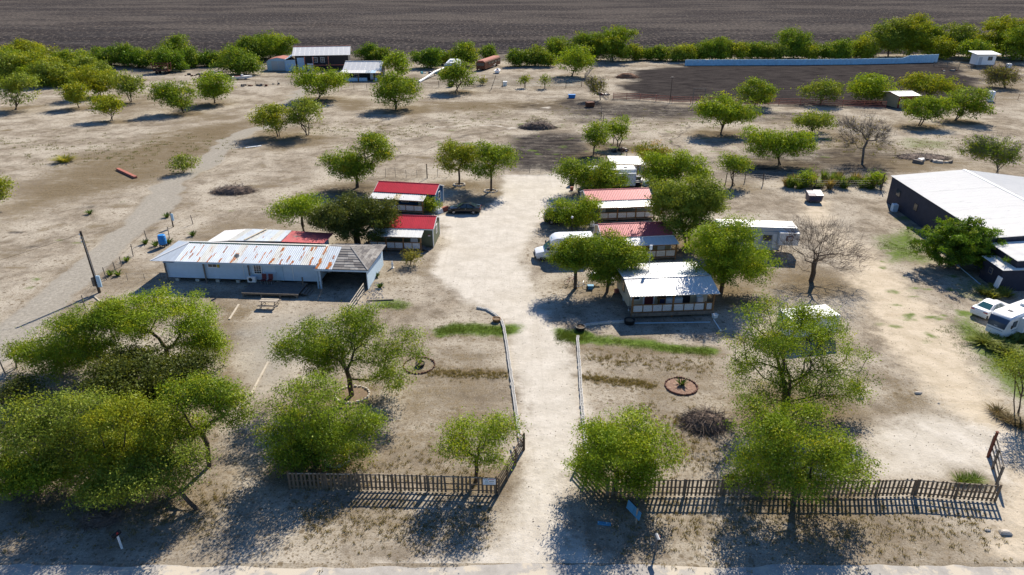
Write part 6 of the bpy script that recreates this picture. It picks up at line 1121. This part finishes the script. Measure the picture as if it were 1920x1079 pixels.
bx('stand', 'pole_wood', br, -.36, .36, -.36, .36, .3, .36); [bx('leg', 'pole_wood', br, x, x + .1, y, y + .1, 0, .298) for x in (-.34, .24) for y in (-.34, .24)]
def plank(label, p0, p1, w=.18, h=.1, m='lumber', name='timber'):
    a, b = g3(*p0), g3(*p1); t = MB().bar((0, 0, h / 2), (b - a) + Vector((0, 0, h / 2)), w, h).build(name, m, None, a, bevel=.01); tag(t, label, 'timber')
plank('pale squared timber lying on the gravel before the house', (430, 600), (448, 572)); plank('long pale kerb timber beside the gravel patch', (470, 742), (503, 680), .16); plank('pale timber slanting by the utility pole foot', (176, 556), (192, 570), .14); plank('rusty beam lying alone in the pasture', (221, 319), (255, 335), .5, .35, 'rust_red', 'rusty_beam')
plank('pale pipe lying along the dark building annex', (1795, 498), (1838, 534), .09, .08, 'pale_blue', 'pipe'); plank('white pipe crossing the ground by the latticed porch', (1338, 600), (1352, 622), .09, .08, 'white', 'pipe'); plank('white planks lying by the dirt road mesquites', (460, 278), (490, 274), .4, .1, 'white', 'planks'); plank('long bent pale pole at the pasture brush edge', (0, 200), (105, 158), .16, .12, 'lumber', 'log')
plank('white pvc pipe under the porch edge in the shade', (1190, 607), (1332, 605), .08, .08, 'pale_blue', 'pipe'); plank('dark drain log beside the carport stones', (688, 565), (738, 563), .14, .12, 'weathered', 'log')
for i, (x, y, s) in enumerate(((1851, 995, .22), (1884, 1000, .4), (1720, 738, .3), (1612, 748, .3), (1725, 737, .2), (1760, 757, .15))):
    o = MB().hexa([(-s, -s * .5, 0), (s, -s * .6, 0), (s * .9, s * .5, 0), (-s * .8, s * .6, 0), (-s * .7, -s * .3, s * .6), (s * .6, -s * .35, s * .5), (s * .5, s * .3, s * .55), (-s * .6, s * .3, s * .5)]).build('rock', 'stone', None, g3(x, y), bevel=.04); tag(o, ('pale rock near the lane fence end', 'long white rock near the lane fence end', 'white lump of caliche at the lane side', 'white rock under the largest mesquite edge', 'small white rock at the lane side', 'tiny pale rock in the lane verge')[i], 'rock')
# stones tipped beside the carport: loose heap
rs = np.random.default_rng(3); sv, sf = [], []
for i in range(150):
    x, y = rs.normal(-14.6, .45), rs.uniform(61.5, 68.5); s = rs.uniform(.05, .17); o = len(sv); sv += [(x + s * a, y + s * b, s * c) for a, b, c in ((1, 0, 0), (0, 1, 0), (-1, 0, 0), (0, -1, 0), (.2, .1, .8))]; sf += [(o, o + 1, o + 4), (o + 1, o + 2, o + 4), (o + 2, o + 3, o + 4), (o + 3, o, o + 4)]
o = MB().add(sv, sf).build('loose_stones', 'stone'); tag(o, 'loose pale stones strewn along the carport wall', 'stones', kind='stuff')
# brush piles
def brush_pile(label, px, rx, ry, h, n, m, seed):
    rng = np.random.default_rng(seed); t = thing('brush_pile', label, 'brush pile', g3(*px)); V, F = [], []
    for i in range(n):
        a = rng.uniform(0, 2 * math.pi); r = math.sqrt(rng.uniform(0, 1)); x, y = r * rx * math.cos(a), r * ry * math.sin(a); z = h * (1 - r ** 1.6) * rng.uniform(.05, 1); L = rng.uniform(.4, 1.2) * min(rx, 1.8) * .55; d = _unit(np.array([rng.normal(), rng.normal(), rng.normal() * .18])); p0 = np.array([x, y, max(z, .06)]); p1 = p0 + d * L; p1[2] = max(p1[2], .02); w = rng.uniform(.010, .035) * (1.4 if rx > 2.5 else 1)
        u = _unit(np.cross(d, (0, 0, 1.))) * w; q = np.array([0, 0, w]); o = len(V); V += [p0 - u, p0 + u, p0 + q, p1 - u * .4, p1 + u * .4, p1 + q * .4]; F += [(o, o + 1, o + 4, o + 3), (o + 1, o + 2, o + 5, o + 4), (o + 2, o, o + 3, o + 5)]
    me = bpy.data.meshes.new('branches'); me.from_pydata([tuple(v) for v in V], [], F); me.materials.append(K[m]); put('branches', me, t)
    b = MB(); pr = [(1.0, 0), (.85, .3), (.55, .6), (.2, .75), (.02, .78)]; b.lathe([(r * .9, z * h * .8) for r, z in pr], 14); k = b.build('heap_core', 'brush' if m != 'brush_red' else 'brush_red', t); k.scale = (rx, ry, 1)
brush_pile('grey-brown brush pile of cut branches in the right front yard', (1322, 795), 1.75, 1.45, 1.1, 900, 'twig', 1); brush_pile('large dark brush pile on the bare soil behind the driveway', (1008, 240), 4.3, 2.6, 2.0, 900, 'brush', 2); brush_pile('low grey brush pile between the dirt road and blue cabin', (438, 360), 3.4, 2.0, 1.3, 900, 'twig', 3); brush_pile('reddish brush pile inside the arena corner', (1175, 146), 4.0, 2.6, 2.4, 700, 'brush_red', 4); brush_pile('small heap of pale branches in the thicket shade', (190, 975), 1.2, .8, .5, 300, 'twig', 5); brush_pile('brown brush heap by the white metal roof', (1730, 296), 5.0, 2.5, .8, 700, 'twig', 6)
# dumpster
dm = thing('dumpster', 'dark steel dumpster with half open lid on the pale lot', 'dumpster', (44.75, 97.3, 0), R(-4))
MB().hexa([(-.95, -.62, .18), (.95, -.62, .18), (.95, .75, .18), (-.95, .75, .18), (-1.05, -.8, 1.15), (1.05, -.8, 1.15), (1.05, .85, 1.5), (-1.05, .85, 1.5)]).build('bin', 'dumpster', dm); MB().slab((-.02, -.82, 1.18), (1.06, -.82, 1.18), (1.06, .86, 1.53), (-.02, .86, 1.53), -.03).build('lid', 'rv_grey', dm)
MB().slab((-1.0, -.2, 1.29), (-.06, -.2, 1.29), (-.06, .5, 1.44), (-1.0, .5, 1.44), -.03).build('bags', 'white', dm); bx('front_panel', 'navy', dm, -.8, .8, -.80, -.74, .45, .95)
for x in (-.8, .7):
    for y in (-.5, .55): bx('caster', 'black', dm, x, x + .1, y, y + .12, 0, .178)
# grill, bicycle and yard things under the cabin trees
gr = thing('barbecue_grill', 'black barbecue grill with silver lid under the cabin trees', 'grill', g3(1113, 531)); MB().lathe([(.3, .6), (.45, .75), (.48, .95), (.46, 1.0)], 14).build('bowl', 'black', gr); MB().lathe([(.47, 1.0), (.40, 1.18), (.2, 1.28), (.02, 1.3)], 14).build('lid', 'steel', gr)
for a in (0, 2.1, 4.2): MB().bar((.28 * math.cos(a), .28 * math.sin(a), .66), (.5 * math.cos(a), .5 * math.sin(a), 0), .04).build('leg', 'black', gr)
bx('side_shelf', 'red_post', gr, .47, .95, -.2, .2, .86, .9)
def bicycle(label, px, rz, m):
    t = thing('bicycle', label, 'bicycle', g3(*px), rz, 'bicycles under the cabin trees')
    for x in (-.5, .5): MB().torus(.31, .025, 18, 5, (x, 0, .33), 'y').build('wheel', 'rubber', t)
    for a, b in (((-.5, 0, .33), (-.12, 0, .32)), ((-.12, 0, .32), (-.22, 0, .82)), ((-.5, 0, .33), (-.2, 0, .75)), ((-.2, 0, .75), (.34, 0, .78)), ((-.12, 0, .32), (.36, 0, .68)), ((.32, 0, .9), (.5, 0, .33))): MB().tube(a, b, .022, .022, 5).build('frame_tube', m, t)
    bx('saddle', 'black', t, -.34, -.1, -.07, .07, .84, .89, .01); MB().tube((.3, -.27, .98), (.3, .27, .98), .015, .015, 5).build('handlebar', 'steel', t); MB().tube((.32, 0, .88), (.3, 0, .98), .016, .016, 5).build('stem', 'steel', t)
bicycle('red bicycle leaning at the curved mesquite trunk', (1070, 533), R(20), 'red_plastic'); bicycle('pale bicycle lying by the mesquite trunks', (1088, 543), R(-12), 'lamp_lens')
def crate(label, px, w, d, h, m, rz=0, z=0, lid=None):
    t = thing('storage_bin', label, 'bin', g3(*px), rz); MB().hexa([(-w * .44, -d * .44, 0), (w * .44, -d * .44, 0), (w * .44, d * .44, 0), (-w * .44, d * .44, 0), (-w / 2, -d / 2, h), (w / 2, -d / 2, h), (w / 2, d / 2, h), (-w / 2, d / 2, h)]).build('tub', m, t, bevel=.02); bx('rim', lid or m, t, -w / 2 - .03, w / 2 + .03, -d / 2 - .03, d / 2 + .03, h - .02, h + .04, .01)
crate('blue tub on the ground between the mesquite trunks', (1107, 542), .6, .45, .4, 'sky_blue'); crate('white bucket bin behind the yellow-sided mesquite', (1148, 530), .55, .5, .45, 'white', .3); crate('pink toy bin at the cabin corner shade', (1156, 549), .45, .35, .35, 'rust_red', .5); crate('black bin by the tarp at the travel trailer end', (1196, 352), .9, .7, .9, 'black_plastic', .2); crate('blue bin at the travel trailer rear', (1197, 340), .8, .7, .8, 'navy', .1); crate('dark box at the travel trailer hitch', (1072, 348), .8, .7, 1.2, 'black', .1); crate('orange bucket under the travel trailer hitch', (1072, 357), .5, .4, .5, 'rust_red', .2); crate('white bin near the black SUV', (1110, 425), .6, .5, .7, 'white'); crate('white crate on the ground at the cabin corner', (1340, 596), .5, .4, .35, 'white', .4); crate('bright blue tank trough in the pasture', (1072, 184), 1.9, 1.2, .9, 'barrel_blue'); crate('black bin at the pallet fence', (846, 163), 1.3, 1.1, 1.7, 'black_plastic'); crate('white bin by the pipe fence', (947, 161), 1.2, 1.0, 1.2, 'white'); crate('dark scrap heap bin by the fence corner posts', (1106, 201), 2.0, 1.5, 1.2, 'rust', .4)
st = thing('yard_statue', 'small pale statuette below the olive cabin porch', 'statue', g3(736, 503)); MB().lathe([(.16, 0), (.17, .12), (.10, .14), (.12, .4), (.14, .55), (.07, .68), (.09, .76), (.07, .86), (.01, .9)], 12).build('figure', 'white', st, smooth=True); bx('plinth', 'stone', st, -.2, .2, -.2, .2, 0, .05)
lamp = thing('yard_lamp', 'globe yard light on a post by the black SUV', 'lamp post', g3(1072, 436)); MB().tube((0, 0, 0), (0, 0, 1.9), .05, .04, 8).build('pole_body', 'black', lamp); MB().lathe([(.03, 1.9), (.14, 1.98), (.17, 2.08), (.13, 2.2), (.02, 2.24)], 12).build('globe', 'white', lamp, smooth=True)
# ================================================================== FAR FARMSTEAD AND ARENA
def shed(name, label, cat, a, b, D, he, hr, wall, roof, over=.5, doors=(), wins=(), porch=None, fr='white'):
    o, L, rz = frameof(a, b); t = thing(name, label, cat, o, rz)
    for q in ((0, L, 0, .12), (0, L, D - .12, D), (0, .12, .121, D - .121), (L - .12, L, .121, D - .121)): bx('wall', wall, t, *q, 0, he)
    for x in (0, L - .12): MB().add([(x, 0, he), (x, D, he), (x, D / 2, hr - .1), (x + .12, 0, he), (x + .12, D, he), (x + .12, D / 2, hr - .1)], [(0, 2, 1), (3, 4, 5), (0, 1, 4, 3), (1, 2, 5, 4), (2, 0, 3, 5)]).build('gable', wall, t)
    e = he - (hr - he) * over / (D / 2); ribbed(t, (-over, -over, e), (L + over, -over, e), (L + over, D / 2, hr), (-over, D / 2, hr), roof, 1.6, 1.6, .02); ribbed(t, (L + over, D + over, e), (-over, D + over, e), (-over, D / 2, hr), (L + over, D / 2, hr), roof, 2.4, 1.6, .02)
    bx('ridge_cap', 'rust_red' if name == 'barn' else 'white_roof', t, -over, L + over, D / 2 - .2, D / 2 + .2, hr - .02, hr + .08)
    for x, w, h, m in doors: bx('door', m, t, x, x + w, -.06, -.003, 0.1, h)
    for x, z, w, h in wins: window(t, 'y', (x, 0, z), w, h, fr, 'glass', 2, 2)
    return t, L
t, L = shed('barn', 'tall white roofed barn with rusty porch frame beyond the pasture', 'barn', g(556, 133), g(655, 131), 11, 5.2, 7.2, 'dark_wall', 'white_roof', .8, doors=((.6, 2.4, 4.2, 'pale_blue'), (3.8, 2, 2.3, 'white')), wins=((6.5, 3.4, 1.6, 1.6), (9, 3.4, 1.2, 1.6)))
for x in (3.2, 6.0, 11): bx('post', 'rust_red', t, x, x + .25, -2.2, -1.95, 0, 4.6)
bx('porch_beam', 'rust_red', t, 3.0, L, -2.2, -1.95, 1.8, 2.0); ribbed(t, (-3.6, -1.0, 3.6), (-.4, -1.0, 5.0), (-.4, 9.5, 5.0), (-3.6, 9.5, 3.6), 'pale_blue', 1.6, .8, .05); bx('wall', 'pale_blue', t, -3.4, -.01, -.6, -.5, 0, 3.6)
t, L = shed('farmhouse', 'farmhouse with white metal roof and dark veranda', 'house', g(648, 150), g(713, 150), 9.5, 3.1, 5.0, 'dark_wall', 'white_roof', .6, doors=((7.8, 1.2, 2.4, 'white'),), wins=((10, 1.7, 1.2, 1.5), (11.5, 1.7, 1.2, 1.5), (3.6, 1.6, 1.3, 1.4)))
ribbed(t, (-.8, -3.4, 2.5), (L + .8, -3.4, 2.5), (L + .8, -.55, 2.95), (-.8, -.55, 2.95), lambda i, n: ('white_roof', 'white_roof', 'white_roof', 'white_roof', 'white_roof', 'grey_roof', 'pale_blue', 'tan_panel', 'grey_roof')[i] if i < 9 else 'white_roof', 1.6, .8, .05)
for x in (0, 4.6, 9.4, L - .2): bx('post', 'treated_wood', t, x, x + .2, -3.3, -3.1, 0, 2.45)
for x0, x1 in ((.3, 4.5), (4.9, 7.4), (9.8, L - .3)): bx('porch_wall', 'pale_blue', t, x0, x1, -3.25, -3.15, .05, 1.05)
t = thing('tool_shed', 'low pink-roofed metal shed with double doors beside the barn', 'shed', g3(502, 133)); w = g(544, 133)[0] - g(502, 133)[0]
prof = [(0, 0), (0, 3.0), (w * .12, 3.7), (w * .5, 4.2), (w * .88, 3.7), (w, 3.0), (w, 0)]; MB().loft([[(x, y, z) for x, z in prof] for y in (0, 7)]).build('wall', 'pale_blue', t)
for (x0, z0), (x1, z1) in zip(prof[1:5], prof[2:6]): MB().slab((x0, -.15, z0 + .06), (x1, -.15, z1 + .06), (x1, 7.1, z1 + .06), (x0, 7.1, z0 + .06), .05).build('roof_panel', 'rust_red', t)
for x in (w * .2, w * .5): bx('door', 'rv_grey', t, x + .05, x + w * .29, -.06, -.003, .1, 3.1)
# blue block wall of the arena
t = thing('blue_wall', 'long pale blue painted wall along the back of the arena', 'wall', (*g(1284, 124), 0)); pts = [(1284, 123.5, 2.1), (1400, 123, 2.1), (1500, 122.5, 2.05), (1600, 121.5, 2.05), (1690, 119.5, 2.0), (1705, 119, 2.9), (1757, 117.5, 3.0)]
o0 = Vector((*g(1284, 124), 0)); P = [(Vector((*g(x, y), 0)) - o0, h) for x, y, h in pts]
for (a, ha), (b, hb) in zip(P[:-1], P[1:]):
    k = max(1, round((b - a).length / 2.4))
    for i in range(k):
        p, q = a.lerp(b, i / k), a.lerp(b, (i + .995) / k); h0, h1 = ha + (hb - ha) * i / k, ha + (hb - ha) * (i + 1) / k; h0, h1 = h0 * .92, h1 * .98; MB().hexa([p, q, q + Vector((0, .25, 0)), p + Vector((0, .25, 0)), p + Vector((0, 0, h0)), q + Vector((0, 0, h1)), q + Vector((0, .25, h1)), p + Vector((0, .25, h0))]).build('panel', 'blue_paint', t)
# booth
t = thing('announcer_booth', 'small white raised booth with slanting white roof by the arena', 'booth', g3(1829, 127)); bx('wall', 'white', t, 0, 6.3, 0, 4, .9, 4.4, .02); bx('wall', 'weathered', t, .1, 6.2, .1, 3.9, 0, .898); window(t, 'y', (4.3, 0, 3.0), 1.6, 1.3, 'pale_blue', 'glass', 2, 1); bx('door', 'rv_grey', t, .5, 1.6, -.05, -.003, 1.0, 3.5); MB().slab((-1.2, -.9, 4.5), (7.2, -.9, 4.5), (7.2, 4.6, 5.1), (-1.2, 4.6, 5.1), .15).build('roof', 'white', t); bx('stair', 'weathered', t, -2.6, -.01, 0, 1.2, .5, .62)
[bx('stair_leg', 'weathered', t, x, x + .12, .1, .25, 0, .498) for x in (-2.5, -.3)]
for lab, px, h in (('white drum standing by the olive bush', (1889, 132), 2.2), ('pale barrel at the thin wire fence', (1855, 190), 2.6)):
    t = thing('white_tank', lab, 'tank', g3(*px)); MB().lathe([(.85, 0), (.9, .1), (.9, h - .25), (.75, h - .05), (.1, h)], 14).build('shell', 'white', t, smooth=True); MB().lathe([(.2, h), (.2, h + .12)], 8).build('cap', 'steel', t)
t, L = shed('red_shed', 'small red shed with white roof among the pasture mesquites', 'shed', g(1682, 203), g(1715, 202), 6, 3.1, 3.5, 'barn_red', 'white_roof', .7, doors=((.4, 1.2, 2.2, 'tan_wall'),)); bx('end_panel', 'tan_wall', t, -.05, -.003, .1, 5.9, 0, 3.0)
# derelict vehicles and junk
t = thing('old_camper', 'white and blue camper parked at the field edge', 'camper', g3(833, 140), R(8)); w = 4.4
t.rotation_euler = (0, 0, 0); MB().loft([[(0, 0, .5), (w, 0, .5), (w, 0, 3.0), (w * .85, 0, 3.6), (w * .15, 0, 3.6), (0, 0, 3.0)], [(0.6, 9, .5), (w + .6, 9, .5), (w + .6, 9, 3.3), (w * .85 + .6, 9, 3.9), (w * .15 + .6, 9, 3.9), (.6, 9, 3.3)]]).build('body', 'rv_white', t); bx('front_panel', 'sky_blue', t, .1, w - .1, -.05, -.003, .6, 2.9); bx('window', 'glass', t, .6, w - .6, -.08, -.051, 1.8, 2.6); bx('roof_air_conditioner', 'white', t, 1.6, 2.8, 3, 4.2, 3.75, 4.2, .05); bx('roof_vent', 'rv_grey', t, 1.2, 1.8, 1.2, 1.9, 3.62, 3.85)
for y in (2, 6.5):
    for x in (.2, w + .1): wheel(t, x, y, .45, .3).rotation_euler = (R(90), 0, R(90))
t = thing('old_bus', 'rusty roofed old bus at the field edge', 'bus', g3(893, 133), 0); w = 3.0
MB().loft([[(0, 0, .5), (w, 0, .5), (w, 0, 2.6), (w * .8, 0, 3.2), (w * .2, 0, 3.2), (0, 0, 2.6)], [(5.0, 15, .5), (w + 5, 15, .5), (w + 5, 15, 2.6), (w * .8 + 5, 15, 3.2), (w * .2 + 5, 15, 3.2), (5, 15, 2.6)]]).build('body', 'rust', t); MB().loft([[(w * .08, -.1, 2.9), (w * .92, -.1, 2.9), (w * .8, -.1, 3.3), (w * .2, -.1, 3.3)], [(w * .08 + 5, 15.1, 2.9), (w * .92 + 5, 15.1, 2.9), (w * .8 + 5, 15.1, 3.3), (w * .2 + 5, 15.1, 3.3)]]).build('roof', 'rust_red', t); bx('windshield', 'glass', t, .3, w - .3, -.06, -.003, 1.6, 2.5)
for i in range(4): MB().bar((w + 1.0 + i * 1.0 + .05, 2.6 + i * 3.0, 2.0), (w + 1.7 + i * 1.0 + .05, 4.6 + i * 3.0, 2.0), .06, .7).build('window', 'glass', t)
for x, y in ((.3, 2), (w + .3, 2), (3.7, 12), (w + 3.7, 12)): wheel(t, x, y, .5, .3, 'rust').rotation_euler = (R(90), 0, R(72))
def boat(label, px, L, rz, m='white'):
    t = thing('boat', label, 'boat', g3(*px), rz); s = [(-L / 2, .85, .25, .9), (-L * .1, 1.0, .22, .95), (L * .25, .8, .25, 1.05), (L * .45, .3, .5, 1.15), (L / 2, .04, .8, 1.2)]; MB().loft([[(x, w, z1), (x, w * .6, z0), (x, -w * .6, z0), (x, -w, z1)] for x, w, z0, z1 in s]).build('hull', m, t); bx('deck', 'maroon', t, -L * .4, L * .2, -.6, .6, .93, 1.0); bx('cradle', 'rust', t, -L * .3, -L * .2, -.6, .6, 0, .24); bx('cradle', 'rust', t, L * .1, L * .2, -.6, .6, 0, .24); bx('console', 'white', t, -.3, .3, -.3, .3, 1.0, 1.5, .05)
boat('small white boat on the grass near the old bus', (921, 127), 6.5, R(60)); boat('white dinghy lying beyond the pipe fence', (933, 137), 4.0, R(85)); boat('pale upturned skiff beside the scrap heap', (455, 149), 6.0, R(15))
pp = thing('bent_pipe', 'long pale bent pipe propped by the farmhouse yard', 'pipe', g3(786, 155)); q = [Vector((0, 0, .2)), Vector((1.5, 6, .6)), Vector((3.2, 14, 1.2)), Vector((5.6, 22, 1.4))]
for a, b in zip(q[:-1], q[1:]): MB().tube(a, b, .35, .3, 8).build('pipe_length', 'rv_white', pp)
for p_ in (q[1], q[2]): MB().bar((p_.x, p_.y, 0), (p_.x, p_.y, p_.z), .2).build('prop', 'weathered', pp)
t = thing('hay_trailer', 'rusty iron farm trailer standing at the field edge', 'farm machine', g3(306, 139)); bx('bed', 'rust', t, -2.5, 2.5, -1.2, 1.2, 1.0, 1.3)
for x, y in ((-2.4, -1.1), (2.3, -1.1), (-2.4, 1.1), (2.3, 1.1)): MB().bar((x, y, 1.3), (x * 1.15, y, 3.6), .25, .25).build('stake', 'rust', t)
MB().bar((-2.7, -1.1, 2.4), (2.7, -1.1, 3.0), .2, .35).build('side_rail', 'rust', t); MB().bar((-2.7, 1.1, 3.2), (2.7, 1.1, 3.2), .2, .35).build('side_rail', 'rust', t)
for x in (-1.5, 1.5):
    for y in (-1.1, 1.1): wheel(t, x, y, .5, .28, 'rust')
rj = random.Random(12)
def junk(label, px, w, n, mats_, seed):
    r = random.Random(seed); t = thing('scrap_heap', label, 'scrap', g3(*px))
    for i in range(n):
        x, y = r.uniform(-w, w), r.uniform(-w * .5, w * .5); s = r.uniform(.3, 1.0); o = MB().hexa([(-s, -s * .5, 0), (s, -s * .6, 0), (s * .8, s * .5, 0), (-s * .9, s * .5, 0), (-s * .8, -s * .4, s * .7), (s * .9, -s * .5, s * r.uniform(.3, .9)), (s * .7, s * .4, s * .6), (-s * .8, s * .4, s * .5)]).build('scrap_piece', r.choice(mats_), t); o.location = (x, y, 0); o.rotation_euler = (0, 0, r.uniform(0, 3))
junk('dark scrap heap under the field edge trees', (368, 142), 4, 12, ('rust', 'black', 'weathered'), 1); junk('pale scrap heap beside the field edge trees', (400, 137), 3, 9, ('white', 'rv_grey', 'weathered'), 2); junk('small white wreckage at the farmhouse yard plants', (806, 138), 3, 9, ('white', 'navy', 'rust', 'teal'), 3); junk('rusty scrap by the pasture corner wire', (490, 160), 5, 10, ('rust', 'black', 'weathered'), 4); junk('scattered litter under the leafy mesquite by the trailer canopy', (1205, 345), 1.6, 8, ('white', 'black', 'rust_red', 'pale_blue'), 5); junk('dark yard equipment behind the bright bushy mesquite pen', (1163, 284), 1.6, 6, ('black', 'navy', 'rust'), 6); junk('dark tack pile at the arena rails', (1133, 178), 1.8, 7, ('navy', 'brush', 'maroon'), 7); junk('pale wooden scraps beyond the blue wall end', (1782, 133), 3, 8, ('weathered', 'rust', 'lumber'), 8); junk('small red toys and litter at the blue cabin corner', (826, 397), .5, 6, ('white', 'rust_red', 'stone'), 9); junk('broken rubble in the brush by the white roof', (1745, 303), 3, 14, ('stone', 'weathered', 'white'), 10)
# ================================================================== LOW PLANT COVER (uncountable)
def cover(name, label, regions, n, h, cols, seed, wide=.02, cat='grass', clump=0, crad=.09):
    rng = np.random.default_rng(seed); P = []
    for k, (pts, hw, wgt) in enumerate(regions):
        W_ = np.array([g(*p) for p in pts]); m = int(n * wgt); i = rng.integers(0, len(W_) - 1, m); u = rng.uniform(0, 1, (m, 1)); q = W_[i] * (1 - u) + W_[i + 1] * u; d = _unit(W_[i + 1] - W_[i]); nr = np.stack([-d[:, 1], d[:, 0]], 1); P.append(q + nr * rng.normal(0, hw * .5, (m, 1)) + rng.normal(0, .1, (m, 2)))
    P = np.concatenate(P)
    if clump: P = np.repeat(P[:: clump], clump, 0) + rng.normal(0, crad, (len(P[:: clump]) * clump, 2))
    m = len(P); B = np.concatenate([P, np.full((m, 1), -.01)], 1); a = rng.uniform(0, 2 * math.pi, m); sd = np.stack([np.cos(a), np.sin(a), np.zeros(m)], 1) * wide; tip = B + np.stack([rng.normal(0, .4, m), rng.normal(0, .4, m), np.ones(m)], 1) * (h * rng.uniform(.5, 1.3, (m, 1))); Q = np.stack([B - sd, B + sd, tip + sd * .2, tip - sd * .2], 1).reshape(-1, 3); u = rng.uniform(0, 1, (m, 1)); c = np.array(cols[0]) * u + np.array(cols[1]) * (1 - u)
    o = put(name, quads_mesh(name, Q, c, K['foliage'])); tag(o, label, cat, kind='stuff')
cover('grass', 'green grass strips beside the driveway and cabins', [([(818, 622), (870, 617), (958, 621)], 1.2, .30), ([(1045, 629), (1090, 634), (1260, 656), (1335, 662)], .9, .36), ([(1045, 632), (1100, 634)], 1.5, .14), ([(715, 572), (765, 575)], 1.0, .06), ([(1650, 455), (1735, 485)], 2.0, .10), ([(1700, 430), (1730, 480)], 1.6, .06), ([(1790, 610), (1850, 650), (1910, 700)], 3.0, .2)], 22000, .08, ((.14, .19, .04), (.085, .125, .025)), 1, .018, clump=10, crad=.14)
cover('dry_grass', 'thin dry grass tufts over the front yards and verge', [([(1150, 985), (1500, 990), (1860, 985)], 3.0, .2), ([(560, 975), (920, 985)], 2.5, .14), ([(560, 900), (920, 860)], 3.0, .1), ([(1200, 760), (1330, 880)], 3.0, .1), ([(30, 960), (420, 950)], 3.5, .14), ([(0, 800), (430, 800)], 5.0, .08), ([(1100, 670), (1340, 690)], 1.5, .08), ([(800, 700), (950, 704)], .7, .08), ([(1090, 707), (1230, 724)], .7, .08)], 40000, .13, ((.34, .27, .14), (.15, .13, .055)), 2, .02, clump=14)
cover('pasture_weeds', 'scattered low weeds over the sandy pasture', [([(830, 230), (1000, 215), (1280, 235), (1540, 240)], 14, .3), ([(0, 260), (200, 300), (420, 260)], 14, .3), ([(1560, 280), (1900, 270)], 8, .2), ([(560, 240), (800, 250)], 10, .2)], 9000, .2, ((.14, .16, .05), (.24, .21, .11)), 3, .05, clump=12, crad=.3)
rl = np.random.default_rng(21); V, F = [], []
for i in range(6000):   # fallen leaves, clods and pebbles
    x, y = rl.uniform(-40, 48), rl.uniform(30, 72); s = rl.uniform(.02, .05) * (1.6 if i % 20 == 0 else 1); o = len(V); z = s * .8; V += [(x - s, y, 0), (x, y - s * .8, 0), (x + s, y + s * .3, 0), (x, y + s, 0), (x, y, z)]; F += [(o, o + 1, o + 4), (o + 1, o + 2, o + 4), (o + 2, o + 3, o + 4), (o + 3, o, o + 4)]
me = bpy.data.meshes.new('pebbles'); me.from_pydata(V, [], F); me.materials.append(mat('pebble', (.26, .205, .15), .95, 0, .6, .9)); tag(put('pebbles', me), 'pebbles and clods strewn over the yards', 'pebbles', kind='stuff')
